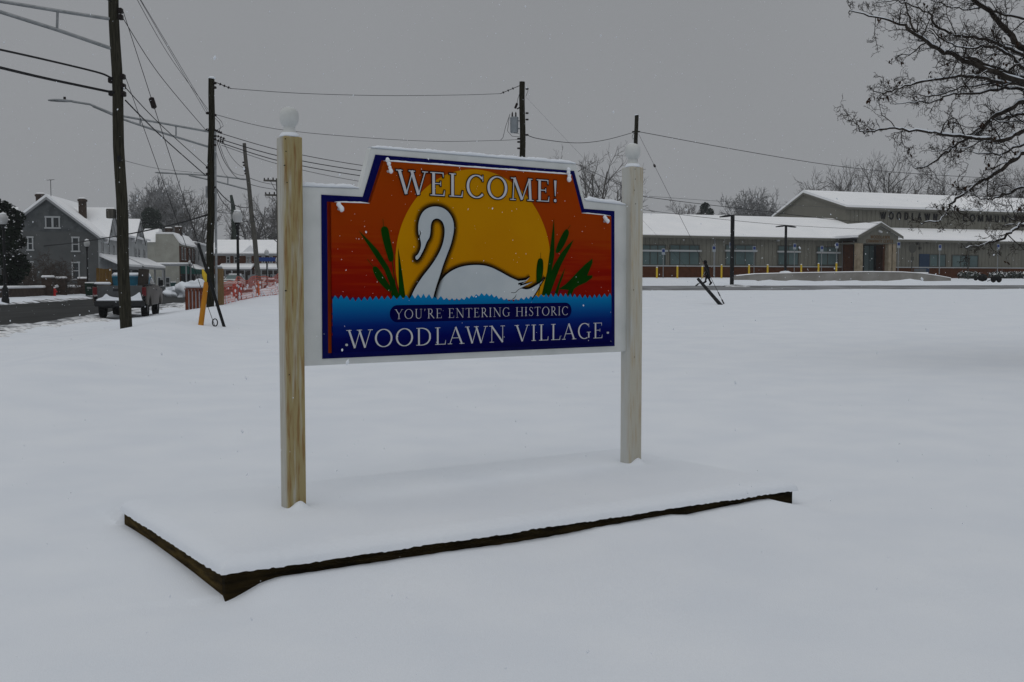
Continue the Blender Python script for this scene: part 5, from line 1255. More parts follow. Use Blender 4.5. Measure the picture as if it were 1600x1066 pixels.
p = at(345, 486, 45.6); b = MB(p); rnd = random.Random(2); b.ball(p, .22, 10, 7, (1.2,.8,.8), .12, rnd); tag(b.build('rock', M['bin_grey'], smooth=True), 'grey stone at the foot of the thick brown post', 'stone')
# orange net fence
fp = [at(346,484,46.5), at(372,481,50.5), at(402,474,54), at(438,470,57), at(470,466,60)]
for q in fp: q.z = max(q.z, gz(q.x,q.y)-.02)
ft = empty('net_fence', fp[0], 0, 'sagging orange red plastic net fence around the lamp', 'fence'); b = MB(fp[0]); rnd = random.Random(5)
def fpt(u, v):
    u_ = u*(len(fp)-1); i = min(int(u_), len(fp)-2); q = fp[i].lerp(fp[i+1], u_-i)
    sag = .18*math.sin(math.pi*(u_-i)); q.z += v*(1.15-sag) - .06*math.sin(u*40)*v; q.y += .07*math.sin(u*31+v*3); return q
for k in range(9):
    v = .04+.96*k/8; b.tube([fpt(j/90, v) for j in range(91)], (.007 if k < 5 else .013) if k not in (0,8) else .016, 4, cap=False)
for j in range(120): b.tube([fpt(j/119, v) for v in (.03,.35,.7,1)], .0065, 4, cap=False)
b.build('net', M['mesh_red'], ft)
b = MB(fp[0]); rnd = random.Random(6)
for j in range(110):
    u = rnd.random(); v = rnd.random()**2.2*.75; q = fpt(u, v); b.ball(q+Vector((0,-.02,0)), rnd.uniform(.03,.07), 6, 4, (1,.5,1.3), .2, rnd)
b.build('snow_bits', M['snow'], ft)
for q in fp[1:4]:
    b = MB(fp[0]); b.tube([q-Vector((0,0,.3)), q+Vector((0,.05,1.25))], .025, 6); b.build('stake', M['bin_grey'], ft)
p = at(403, 464, 56); hh = 23*56/F; t = empty('marker_post', p, 0, 'bright orange marker post behind the net fence', 'marker post'); b = MB(); b.lathe([(.10,-.3),(.10,.1),(.085,hh*.8),(.08,hh),(.03,hh+.04)], n=12); b.build('shaft', M['orange'], t, smooth=True)
b = MB(); b.ball((0,0,hh+.05), .07, 8, 5, (1,1,.5)); b.build('snow_cap', M['snow'], t, smooth='all')
# ------------------------------------------------------------------ houses across the street
RDA = math.atan2(0.148, 0.989)
class Frame:
    def __init__(s, o, a): s.o = Vector(o); s.a = a; s.e = Vector((math.cos(a), math.sin(a), 0)); s.m = Vector((-s.e.y, s.e.x, 0))
    def pt(s, px, py, d=0.0):
        dr = ray(px, py); o = s.o+s.m*d; c = Vector((0,0,CAM_H)); t = (o-c).dot(s.m)/dr.dot(s.m); p = c+dr*t
        return ((p-s.o).dot(s.e), p.z-s.o.z)
def fbox(name, x0, x1, y0, y1, z0, z1, m, parent, bev=0):
    b = MB(); b.box(((x0+x1)/2,(y0+y1)/2,(z0+z1)/2),(x1-x0,y1-y0,z1-z0),bev=bev); return b.build(name, m, parent)
def house_window(fr, root, x0, x1, y0, y1, n=1, d=0.0):
    s0, z1 = fr.pt(x0,y0,d); s1 = fr.pt(x1,y0,d)[0]; z0 = fr.pt(x0,y1,d)[1]
    return win_local(root, s0, s1, z0, z1, n, d)
def win_local(root, s0, s1, z0, z1, n=1, d=0.0, face='y'):
    T = (lambda a, c, z: (a, d+c, z)) if face == 'y' else (lambda a, c, z: (d-c, a, z))
    def bx(b, a0, a1, c0, c1, q0, q1):
        p = T((a0+a1)/2, (c0+c1)/2, (q0+q1)/2); sz = (a1-a0, c1-c0, q1-q0) if face == 'y' else (c1-c0, a1-a0, q1-q0); b.box(p, sz)
    g_ = MB(); bx(g_, s0+.03, s1-.03, -.03, .02, z0+.03, z1-.03); g_ = g_.build('window', M['glass'], root)
    b = MB(); f_ = .11
    bx(b, s0-.04, s1+.04, -.08, -.031, z1-f_, z1+.04); bx(b, s0-.08, s1+.08, -.12, -.031, z0-.06, z0+f_*.7)
    bx(b, s0, s1, -.07, -.031, (z0+z1)/2-.04, (z0+z1)/2+.04) if n == 1 else None
    for k in range(n+1):
        c_ = s0+f_/2+(s1-s0-f_)*k/n; h_ = f_/2 if k in (0,n) else f_*.8
        bx(b, c_-h_, c_+h_, -.075, -.031, z0+f_*.7, z1-f_)
    b.build('frame', M['trim'], g_); return g_
def gabled(name, o, W, Ld, ze, zr, wallm, lb, cross=None, roofover=.35, a=RDA, upper=None, group='houses across the street'):
    """front wall on local x=0 (street side), near gable on y=0, ridge along y"""
    h = empty(name, o, a, lb, 'house', group)
    b = MB(); b.prism([(-W,-1),(0,-1),(0,ze),(-W/2,zr),(-W,ze)], lambda x,z,y: (x,y,z), 0, Ld); b.build('wall', M[wallm], h)
    sl = (zr-ze)/(W/2); q = roofover
    b = MB(); b.prism([(-W-q,ze-q*sl+.05),(-W/2,zr+.05),(q,ze-q*sl+.05),(q,ze-q*sl+.27),(-W/2,zr+.33),(-W-q,ze-q*sl+.27)], lambda x,z,y: (x,y,z), -.3, Ld+.3); rf = b.build('roof', M['snow_far'], h)
    b = MB(); b.prism([(-W-q-.02,ze-q*sl-.17),(-W/2,zr-.19),(q+.02,ze-q*sl-.17),(q+.02,ze-q*sl+.045),(-W/2,zr+.045),(-W-q-.02,ze-q*sl+.045)], lambda x,z,y: (x,y,z), -.34, -.03); b.build('verge_board', M['trim_dim'], rf)
    if cross:
        for (yc, hwid, za) in cross:
            b = MB(); b.prism([(yc-hwid,ze-.3),(yc+hwid,ze-.3),(yc,za)], lambda y,z,x: (x,y,z), -W/2+.3, .06); b.build('gable_wall', M['white_siding'], h)
            s2 = (za-ze+.3)/hwid; e = .3
            b = MB(); b.prism([(yc-hwid-e,ze-.3-e*s2+.05),(yc,za+.05),(yc+hwid+e,ze-.3-e*s2+.05),(yc+hwid+e,ze-.3-e*s2+.24),(yc,za+.28),(yc-hwid-e,ze-.3-e*s2+.24)], lambda y,z,x: (x,y,z), -W/2+.3, .4); g2 = b.build('gable_roof', M['snow_far'], h)
            b = MB(); b.prism([(yc-hwid-e,ze-.3-e*s2-.2),(yc,za-.18),(yc+hwid+e,ze-.3-e*s2-.2),(yc+hwid+e,ze-.3-e*s2+.045),(yc,za+.045),(yc-hwid-e,ze-.3-e*s2+.045)], lambda y,z,x: (x,y,z), .37, .43); b.build('verge_board', M['grey_siding'], g2)
    return h, rf
def chimney(root, x, y, z0, z1, w_=.8, m='brick_dark', pots=0):
    b = MB(); b.box((x,y,(z0+z1)/2),(w_,w_,z1-z0)); b.box((x,y,z1-.12),(w_+.14,w_+.14,.2)); c = b.build('chimney', M[m], root)
    b = MB(); b.box((x,y,z1+.07),(w_,w_,.16),bev=.07); b.build('snow_cap', M['snow_far'], c)
    return c
# grey gabled house
p = at(155, 458, 100); p.z = .45
grey, grf = gabled('grey_house', p, 9.0, 10.5, at(155,369,100).z-.45, at(80,308,100).z-.55, 'grey_siding', 'grey sided house with a big front gable and snowy roof', cross=[(5.3, 2.6, at(172,329,105.5).z-.45)])
fr = Frame(p, RDA)
for (x0,x1,y0,y1,n) in ((70.5,93.5,338.5,356.5,2),(112,124,370.5,393,1),(112,124.5,409.5,437,1),(42.5,52,370,391,1),(42.5,52,409,436,1)): house_window(fr, grey, x0,x1,y0,y1,n)
zt = fr.pt(80,362)[1]; s0 = fr.pt(31,362)[0]
b = MB(); ze_ = at(155,369,100).z-.45; zr_ = at(80,308,100).z-.55; b.prism([(-9.0*.5-(zr_-zt)/((zr_-ze_)/4.5),zt),(-4.5+(zr_-zt)/((zr_-ze_)/4.5),zt),(-4.5,zr_-.25)], lambda x,z,y: (x,y,z), -.025, -.003); b.build('shingled_gable', M['grey_shingle'], grey)
for (x0,x1,y0,y1) in (): pass
c_ = fr.pt(64,318,5); chimney(grey, c_[0], 5, c_[1]-2.5, fr.pt(64,304,5)[1], .75)
c_ = fr.pt(129,322,4); chimney(grey, c_[0], 4, c_[1]-1.5, fr.pt(129,311.5,4)[1], .62, 'brick_dark')
b = MB(); q = fr.pt(79,281,.6); b.tube([(q[0],.6,q[1]-2.0),(q[0],.6,q[1])], .03, 5); b.tube([(q[0]-.35,.6,q[1]-.05),(q[0]+.35,.6,q[1]+.02)], .02, 4); b.tube([(q[0],.3,q[1]-.02),(q[0],.9,q[1]-.02)], .02, 4); b.build('antenna', M['black'], grey)
for (y0,y1,z0,z1) in ((1.2,2.0,3.2,5.0),(3.9,4.7,3.2,5.0),(5.9,6.7,3.2,5.0),(8.3,9.1,3.2,5.0),(4.9,5.6,6.0,7.1)): win_local(grey, y0,y1,z0,z1,1,.06 if z0>5 else 0.0,'x')
# whole front is pale
b = MB(); b.box((.012,5.25,(ze_-1)/2),(.02,10.48,ze_+.9)); b.build('front_cladding', M['white_siding'], grey)
# lower wing to the left with its snow roof
b = MB(); zr3 = fr.pt(40,324.5,4)[1]; b.prism([(0.4,zr3-4.6),(3.4,zr3-2.4),(6.5,zr3-.1),(9.6,zr3-2.4),(9.6,zr3-4.6)], lambda y,z,x: (x,y,z), -22, -9.02); b.build('wing_wall', M['grey_siding'], grey)
b = MB(); b.prism([(0.1,zr3-4.5),(6.5,zr3-.08),(12,zr3-4.5),(12,zr3-4.25),(6.5,zr3+.2),(0.1,zr3-4.25)], lambda y,z,x: (x,y,z), -22.3, -9.01+.0); b.build('wing_roof', M['snow_far'], grey)
# front porch
def porch(root, y0, y1, z, dep, zpost, n, lb=None):
    b = MB(); b.prism([(0.02,z+.9),(dep,z),(dep,z+.22),(0.02,z+1.2)], lambda x,zz,y: (x,y,zz), y0, y1); pr = b.build('porch_roof', M['snow_far'], root)
    b = MB(); b.box((dep-.08,(y0+y1)/2,z-.13),(.14,y1-y0,.22)); b.build('porch_beam', M['trim_dim'], pr)
    for k in range(n):
        b = MB(); b.box((dep-.1,y0+.1+(y1-y0-.2)*k/(n-1),(z-.24-.4)/2),(.16,.16,z-.24+.4)); b.build('porch_post', M['trim_dim'], root)
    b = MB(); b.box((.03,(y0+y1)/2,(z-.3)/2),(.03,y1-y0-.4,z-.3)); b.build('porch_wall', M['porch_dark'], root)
porch(grey, .3, 10.2, 2.75, 2.0, 0, 3)
b = MB(); b.box((.055,2.0,1.05),(.03,.95,2.1)); b.build('door', M['trim'], grey)
# white gabled house next door
Yw = 114.0; p = at(0,458,Yw); p.x = -24.9-.15*Yw; p.z = .5
wh, wrf = gabled('white_house', p, 8.5, 13.0, at(215,372,120).z-.5, at(190,343,118).z-.4, 'white_siding', 'white house with a steep front gable, right of the grey house', cross=[(7.0, 2.6, at(205,346,121).z-.5)])
porch(wh, 0.2, 12.8, 2.8, 2.1, 0, 3)
for (y0,y1,z0,z1) in ((1.3,2.1,3.4,5.0),(5.6,6.4,3.4,5.0),(7.6,8.4,3.4,5.0),(10.6,11.4,3.4,5.0)): win_local(wh, y0,y1,z0,z1,1,0.0,'x')
fr = Frame(p, RDA)
for (s0,s1,z0,z1) in ((-2.6,-1.7,3.4,5.0),(-6.4,-5.5,3.4,5.0)): win_local(wh, s0,s1,z0,z1)
# cream building with brick front and green awning
Yc = 146.0; p = at(281,455,Yc); p.z = .6; fr = Frame(p, RDA)
cb = empty('cream_building', p, RDA, 'cream walled shop with brick front, snowy roof and green awning', 'shop', 'houses across the street')
xl = fr.pt(243,366)[0]; xm = fr.pt(270,367)[0]; zt = fr.pt(260,366)[1]; zf = fr.pt(279,379.5)[1]
b = MB(); b.prism([(xl,-1),(0,-1),(0,zf),(xm,zt),(xl,zt)], lambda x,z,y: (x,y,z), 0, 14); b.build('wall', M['cream'], cb)
b = MB(); b.prism([(.35,zf-.25),(.35,zf+.0),(xm,zt+.28),(xl,zt+.28),(xl,zt+.03),(xm,zt+.03),(.0,zf+.02)], lambda x,z,y: (x,y,z), 0.15, 14.2); b.build('roof', M['snow_far'], cb)
b = MB(); b.box((.03,7,(zf-.4-1)/2),(.05,13.9,zf+.55)); b.build('brick_front', M['brick'], cb)
xl2 = fr.pt(216,378)[0]; zl = fr.pt(230,378.5)[1]
b = MB(); b.box(((xl+xl2)/2-.01,4,(zl-1)/2),(xl-xl2,8,zl+1)); b.build('side_wing', M['cream'], cb)
zh = fr.pt(232,357.5,3)[1]
b = MB(); y0 = -.3; X0, X1 = xl2-.3, xl-.02; b.add([(X0,y0,zl),(X1,y0,zl),(X1,8,zl),(X0,8,zl),((X0*.75+X1*.25),3.0,zh),(X1,3.0,zh),(X1,5,zh),((X0*.75+X1*.25),5,zh)], [(0,1,5,4),(1,2,6,5),(2,3,7,6),(3,0,4,7),(4,5,6,7),(3,2,1,0)]); b.build('wing_roof', M['snow_far'], cb)
for (x,y0_,w_) in ((264,357,.9),(279,355,.85)):
    q = fr.pt(x,370,6); b = MB(); chimney(cb, q[0], 6, q[1]-1.5, fr.pt(x,y0_,6)[1], w_)
zaw = fr.pt(281,411)[1]; zab = fr.pt(281,424)[1]
b = MB(); b.prism([(.06,zaw),(2.3,zab+.15),(2.3,zab-.35),(.06,zab-.35)], lambda x,z,y: (x,y,z), .4, 13.2); aw = b.build('awning', M['awning'], cb)
b = MB(); b.prism([(.5,zaw-.28),(2.1,zab+.30),(2.1,zab+.38),(.5,zaw+.0)], lambda x,z,y: (x,y,z), 1.4, 13.1); b.build('snow_cap', M['snow_far'], aw)
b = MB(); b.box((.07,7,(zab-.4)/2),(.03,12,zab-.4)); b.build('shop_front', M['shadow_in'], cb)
for y_ in (1.5,4,8,11): win_local(cb, y_, y_+1.0, zaw+.5, zaw+2.2, 1, .06, 'x')
for (x0,x1) in ((246,252),(258,266)): house_window(fr, cb, x0, x1, 433, 452, 1)
# porch in front of the cream building
q0 = fr.pt(247,412,-6); 
t = empty('open_porch', at(262,455,139), RDA, 'open white porch shelter with snowy roof before the cream building', 'porch'); zz = at(262,413,139).z-t.location.z
b = MB(); b.box((-.6,2,zz-.1),(6.4,4.2,.16)); b.build('roof', M['trim_dim'], t); b = MB(); b.box((-.6,2,zz+.1),(6.5,4.3,.24),bev=.1); b.build('snow_cap', M['snow_far'], t, smooth='all')
for q in ((-3.6,.1),(2.4,.1),(-3.6,3.9),(2.4,3.9),(-.6,.1)):
    b = MB(); b.box((q[0],q[1],zz/2-.3),(.17,.17,zz+.2)); b.build('post', M['trim_dim'], t)
# plain white building past the awning
Yp = 161.0; p = at(0,455,Yp); p.x = -24.6-.15*Yp; p.z=.7; fr = Frame(p, RDA)
pb = empty('pale_building', p, RDA, 'pale two storey building beyond the green awning, behind the conduit pole', 'house', 'houses across the street')
zt = fr.pt(305,380)[1]
b = MB(); b.box((-4,8,(zt-1)/2),(8,16,zt+1)); b.build('wall', M['white_siding'], pb); b = MB(); b.box((-4,8,zt+.16),(8.6,16.6,.3),bev=.1); b.build('roof', M['snow_far'], pb)
for k in range(4): win_local(pb, 1.2+k*3.8, 2.4+k*3.8, zt-2.6, zt-.9, 1, 0.0, 'x'); win_local(pb, 1.2+k*3.8, 2.4+k*3.8, .9, 2.6, 1, 0.0, 'x')
# brick row facing the camera
Yb = 156.0; p = at(338,455,Yb); p.z = .8; fr = Frame(p, 0.04)
br_ = empty('brick_row', p, 0.04, 'row of dark red brick houses with one long snowy roof and porches', 'row houses', 'houses across the street')
ze = fr.pt(370,397)[1]; x0, x1 = fr.pt(326,400)[0], fr.pt(500,400)[0]; zr = fr.pt(380,377.5,7)[1]
b = MB(); b.prism([(0,-1),(0,ze),(7,zr-.1),(14,ze),(14,-1)], lambda y,z,x: (x,y,z), x0, x1); b.build('wall', M['brick'], br_)
b = MB(); b.prism([(-.5,ze-.1),(7,zr),(14.5,ze-.1),(14.5,ze+.15),(7,zr+.28),(-.5,ze+.17)], lambda y,z,x: (x,y,z), x0-.4, x1+.4); rf = b.build('roof', M['snow_far'], br_)
b = MB(); b.box(((x0+x1)/2,-.53,ze-.12),(x1-x0+.8,.05,.3)); b.build('gutter', M['trim_dim'], rf)
for (a_, c_) in ((353.5,359.5),(365.5,371.5),(384.5,388),(389,392.5),(409,414),(421,426)): house_window(fr, br_, a_, c_, 400.5, 411.5, 1)
for (a_, c_) in ((346,397.5),(402.5,450)):
    s0, s1 = fr.pt(a_,416)[0], fr.pt(c_,416)[0]; zq = fr.pt(370,418)[1]
    b = MB(); b.prism([(-2.2,zq-.25),(0,zq+.35),(0,zq+.6),(-2.2,zq+.0)], lambda y,z,x: (x,y,z), s0, s1); pr = b.build('porch_roof', M['snow_far'], br_)
    fbox('porch_beam', s0, s1, -2.15, -2.05, zq-.45, zq-.27, M['trim_dim'], pr)
    n = 6
    for k in range(n): fbox('porch_post', s0+(s1-s0-.15)*k/(n-1), s0+.15+(s1-s0-.15)*k/(n-1), -2.15, -2.02, -.6, zq-.46, M['trim_dim'], br_)
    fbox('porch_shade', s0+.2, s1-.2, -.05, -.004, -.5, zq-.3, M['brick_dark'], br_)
    for k in range(3):
        xx = s0+(s1-s0)*(k+.4)/3; dd_ = fbox('door', xx, xx+.95, -.10, -.055, -.3, 1.8, M['trim'], br_); win_local(br_, xx-1.7, xx-.5, .4, 1.9, 1, -.06)
b = MB(); xx, zz = fr.pt(391,393); b.prism([(xx-1.6,ze-.1),(xx+1.6,ze-.1),(xx,ze+1.3)], lambda x,z,y: (x,y,z), -.1, 3); b.build('dormer', M['snow_far'], br_)

# ------------------------------------------------------------------ low wall, brick pillars, hydrant, bins
def wall_at(px, u): k = (px-800)/F; Y = u/(k+.15); return Y
wa, wb = at(-40, 455, wall_at(-40,-24.2)), at(128, 455, wall_at(128,-24.2))
t = empty('garden_wall', (wa.x,wa.y,.4), math.atan2(wb.y-wa.y, wb.x-wa.x), 'low dark stone garden wall capped with snow beside the street', 'wall'); Lw = (wb-wa).to_2d().length
b = MB(); b.box((Lw/2,0,.30),(Lw,.4,1.0)); b.build('wall', M['brick_dark'], t)
b = MB(); b.box((Lw/2,0,.90),(Lw,.5,.2),bev=.08); b.build('snow_cap', M['snow_far'], t, smooth='all')
for (px, py, w_, lb) in ((75,433.5,17,'left brick gate pillar with a snow cap behind the hydrant'),(95.5,435,15.5,'right brick gate pillar with a snow cap behind the hydrant'),(129,435.5,14,'short brick pillar with a snow cap near the green bin')):
    Y = wall_at(px,-23.9); q = at(px, py, Y); ww = w_*Y/F; t = empty('brick_pillar', (q.x,q.y,.4), RDA, lb, 'pillar', 'brick pillars of the garden wall'); h = q.z-.4
    b = MB(); b.box((0,0,h/2-.2),(ww*.9,ww*.9,h+.3)); b.box((0,0,h-.10),(ww,ww,.12)); b.build('shaft', M['brick_dark'], t); b = MB(); b.box((0,0,h+.05),(ww*.98,ww*.98,.2),bev=.08); b.build('snow_cap', M['snow_far'], t, smooth='all')
q = at(84.5, 463.5, 82); t = empty('fire_hydrant', q, 0, 'red fire hydrant with a snow cap before the brick pillars', 'hydrant')
b = MB(); b.lathe([(.19,-.2),(.19,.05),(.14,.08),(.14,.45),(.17,.47),(.17,.52),(.14,.56),(.08,.64),(.03,.67)], n=14); b.build('barrel', M['hydrant'], t, smooth=True)
for sg in (-1,1):
    b = MB(); b.tube([(sg*.12,0,.38),(sg*.24,0,.38)], .065, 10); b.build('nozzle', M['hydrant'], t)
b = MB(); b.ball((0,0,.69), .13, 10, 6, (1,1,.5)); b.build('snow_cap', M['snow_far'], t, smooth='all')
def wbin(px, pyb, pyt, Y, m, lb):
    q = at(px, pyb, Y); h = at(px, pyt, Y).z-q.z; t = empty('wheeled_bin', q, RDA, lb, 'bin', 'wheeled bins along the street'); k = h/1.1
    b = MB(); b.prism([(-.27,.08),(.27,.08),(.33,.95),(-.33,.95)], lambda x,z,y: (x*k,y*k*(.8+.25*z),z*k), -.33, .33); b.build('body', M[m], t)
    b = MB(); b.box((0,-.02*k,1.0*k),(.72*k,.78*k,.09*k),bev=.03); b.build('lid', M[m], t); b = MB(); b.box((0,0,1.09*k),(.66*k,.7*k,.12),bev=.05); b.build('snow_cap', M['snow_far'], t, smooth='all')
    for sg in (-1,1):
        b = MB(); b.tube([(sg*.3*k,.3*k,.1*k),(sg*.36*k,.3*k,.1*k)], .1*k, 10); b.build('wheel', M['tyre'], t)
    if m == 'bin_green': b = MB(); b.box((0,-.345*k,.7*k),(.3*k,.02,.14*k)); b.build('sticker', M['trim_dim'], t)
wbin(141, 463.5, 442, 87, 'bin_green', 'dark green wheeled bin with pale sticker left of the pickup')
wbin(253.5, 458, 447, 118, 'bin_grey', 'grey wheeled bin right of the pickup truck')
wbin(271, 454, 441, 125, 'bin_teal', 'teal wheeled bin beside the big ploughed snow heap')
for (px,py,Y,rx,rz,lb) in ((301,458,92,1.35,1.15,'tall ploughed snow heap behind the slatted bin'),(283,458,96,1.3,.62,'lower ploughed snow heap beside the teal bin')):
    q = at(px,py,Y); b = MB(q); rnd = random.Random(int(px)); b.ball(q, 1, 40, 24, (rx,rx*.8,rz), .0, rnd); b.v = [q+(v-q)*(1+1.1*float(fbm(np.array(v.x*1.7+v.z*2),np.array(v.y*1.7+v.z*1.3),4))) for v in b.v]; tag(b.build('snow_heap', M['snow'], smooth='all'), lb, kind='structure')

# ------------------------------------------------------------------ pickup truck with a loaded bed
q = q_on(187, 497.5); q = at(187.5, 498.5, 41.0); TA = math.atan2(.21,.978)
M['truck_grey'] = mat('tailgate_grey', (0.06,0.064,0.067), 0.6, (0.085,0.09,0.094), 3)
trk = empty('pickup_truck', q, TA, 'silver tan pickup truck parked beyond the leaning pole, bed loaded', 'pickup truck')
TW = .97
def arch(yc, r, n=10, z=.42): return [(yc+r*math.cos(a), max(z, .42+r*math.sin(a))) for a in np.linspace(math.pi, 0, n)]
side_bed = [(.12,.62)] + [(y,z) for (y,z) in arch(1.15,.47,12,.5)] + [(1.97,.5),(1.97,1.30),(.10,1.30)]
for sg in (-1,1):
    b = MB(); b.prism(side_bed, lambda y,z,x: (x,y,z), sg*TW-.045, sg*TW+.045); sb_ = b.build('bed_side', M['silver'], trk); sb_.modifiers.new('bevel','BEVEL').width = .03
    b = MB(); b.box((sg*TW,1.03,1.33),(.13,1.9,.05),bev=.015); b.build('bed_rail', M['chrome'], sb_)
b = MB(); b.box((0,1.0,.78),(1.84,1.8,.08)); b.build('bed_floor', M['chrome'], trk)
b = MB(); b.box((0,.11,.99),(1.70,.07,.62),bev=.02); tg = b.build('tailgate', M['truck_grey'], trk)
b = MB(); b.box((0,.07,1.13),(.5,.02,.1),bev=.01); b.build('handle', M['chrome'], tg)
body = [(1.98,.5),(4.0,.5)] + arch(4.52,.47,12,.5)[0:] + [(5.35,.5),(5.5,.7),(5.5,1.05),(5.35,1.18),(4.1,1.30),(1.98,1.30)]
b = MB(); b.prism(body, lambda y,z,x: (x,y,z), -TW-.04, TW+.04); b.build('body', M['silver'], trk).modifiers.new('bevel','BEVEL').width = .06
cabp = [(1.99,1.302),(2.04,1.62),(2.2,1.67),(2.8,1.68),(3.05,1.62),(4.05,1.302)]
b = MB(); b.prism(cabp, lambda y,z,x: (x*(1-.34*(z-1.3)/.5),y,z), -TW+.02, TW-.02); cab = b.build('cab', M['silver'], trk); cab.modifiers.new('bevel','BEVEL').width = .05
for sg in (-1,1):
    for wp in ([(2.12,1.34),(2.16,1.60),(2.5,1.61),(2.52,1.34)], [(2.60,1.34),(2.58,1.61),(2.95,1.60),(3.72,1.34)]):
        b = MB(); b.prism(wp, lambda y,z,x: (x*(1-.34*(z-1.3)/.5),y,z), sg*(TW-.025), sg*(TW-.012)); b.build('side_window', M['glass'], cab)
    b = MB(); b.box((sg*(TW+.17),3.62,1.40),(.20,.10,.26),bev=.03); b.build('mirror', M['black'], trk)
    b = MB(); b.box((sg*(TW+.045),3.2,1.12),(.02,.16,.05),bev=.01); b.build('door_handle', M['chrome'], trk)
    b = MB(); b.box((sg*.91,.05,1.06),(.16,.06,.36),bev=.02); b.build('tail_light', M['red_lens'], trk)
    b = MB(); b.box((sg*.90,.045,.92),(.15,.05,.08),bev=.02); b.build('reversing_light', M['clear_lens'], trk)
    for yc in (1.15,4.52):
        b = MB(); x_ = sg*.80; n = 26
        prof = [(.20,-.12),(.33,-.125),(.385,-.09),(.39,0),(.385,.09),(.33,.125),(.20,.12)]
        i0 = 0
        for k in range(n):
            an = 2*math.pi*k/n
            for (r_, w_) in prof: b.v.append(Vector((x_+w_, yc+r_*math.cos(an), .385+r_*math.sin(an))))
        m_ = len(prof)
        for k in range(n):
            k2=(k+1)%n
            for j in range(m_-1): b.face(k*m_+j, k*m_+j+1, k2*m_+j+1, k2*m_+j)
        wl = b.build('wheel', M['tyre'], trk, smooth=True)
        b = MB(); b.tube([(x_-.09,yc,.385),(x_+sg*.095,yc,.385)], .205, 16); b.build('rim', M['rim'], wl)
b = MB(); b.prism([(2.0,1.36),(2.05,1.60),(2.02,1.60),(1.975,1.36)], lambda y,z,x: (x,y,z), -.62, .62); b.build('rear_window', M['glass'], cab)
b = MB(); b.prism([(3.10,1.61),(4.02,1.325),(4.04,1.345),(3.12,1.63)], lambda y,z,x: (x,y,z), -.66, .66); b.build('windscreen', M['glass'], cab)
b = MB(); b.box((0,.0,.60),(1.86,.22,.22),bev=.04); bp_ = b.build('rear_bumper', M['chrome'], trk); b = MB(); b.box((0,-.005,.735),(1.7,.19,.06),bev=.025); b.build('snow_cap', M['snow'], bp_, smooth='all')
b = MB(); b.box((0,5.5,.58),(1.9,.2,.26),bev=.05); b.build('front_bumper', M['chrome'], trk)
b = MB(); b.box((0,2.7,.52),(1.5,5.0,.2)); b.build('chassis', M['black'], trk)
b = MB(); b.box((-.25,-.03,.5),(.1,.3,.1)); b.build('tow_hitch', M['black'], trk)
b = MB(); b.box((0,2.52,1.715),(1.25,.75,.09),bev=.04); b.build('roof_snow', M['snow'], cab, smooth='all')
b = MB(); b.prism([(3.06,1.65),(4.02,1.36),(4.15,1.34),(5.3,1.21),(5.3,1.27),(4.2,1.42),(3.12,1.72)], lambda y,z,x: (x,y,z), -.80, .80); b.build('hood_snow', M['snow'], trk)
b = MB(); b.prism(smooth_poly([(-.84,.74),(-.78,.80),(-.62,.86),(-.50,.98),(-.38,.90),(-.2,.85),(.1,.83),(.4,.85),(.58,.93),(.74,1.04),(.80,.9),(.84,.74)],4), lambda x,z,y: (x,y-.10*max(0,1-(z-.74)/.3),z), .02, .072)
b.build('tailgate_snow', M['snow'], tg)
b = MB(); b.box((0,1.0,.9),(1.75,1.7,.16),bev=.06); b.build('bed_snow', M['snow'], trk, smooth='all')
tw = lambda x,y,z: Matrix.Translation(q) @ Matrix.Rotation(TA,4,'Z') @ Vector((x,y,z))
# cargo resting in the bed
def cargo(name, loc, lb, cat): return empty(name, tw(*loc), TA, lb, cat)
t = cargo('timber_pallet', (-.62,.45,.98), 'brown slatted timber pallet standing upright at the left of the truck bed', 'pallet')
b = MB()
for k in range(5): b.box((-.24+.115*k,0.02*math.sin(k*2),.50+.02*math.cos(k*5)),(.11,.03,.98),rx=-.10)
b.build('boards', M['plywood'], t); b = MB(); b.box((0,.03,.3),(.56,.03,.08),rx=-.1); b.build('batten', M['plywood'], t)
b = MB(); b.box((-.05,-.08,.40),(.62,.2,.12),bev=.05); b.build('snow_clump', M['snow'], t, smooth='all')
t = cargo('blue_tub', (.32,1.05,.98), 'teal blue plastic tub with snow heaped on top in the truck bed', 'tub')
b = MB(); b.prism([(-.58,0),(.58,0),(.66,.64),(-.66,.64)], lambda x,z,y: (x,y*(.9+.14*z),z), -.5, .5); b.build('body', M['blue_tub'], t)
b = MB(); b.box((0,0,.655),(1.4,1.12,.06),bev=.02); b.build('rim', M['blue_tub'], t); b = MB(); b.box((0,0,.75),(1.34,1.06,.16),bev=.075); b.build('snow_cap', M['snow'], t, smooth='all')
t = cargo('dark_board', (.80,.75,.98), 'dark wooden sheet leaning at the right of the truck bed', 'panel')
b = MB(); b.box((.04,-.35,.48),(.40,.05,1.0),rz=.12,ry=.07,bev=.005); b.build('sheet', M['dark_ply'], t)
b = MB(); b.box((.06,-.05,.42),(.26,.3,.2),bev=.09); b.build('snow_clump', M['snow'], t, smooth='all')

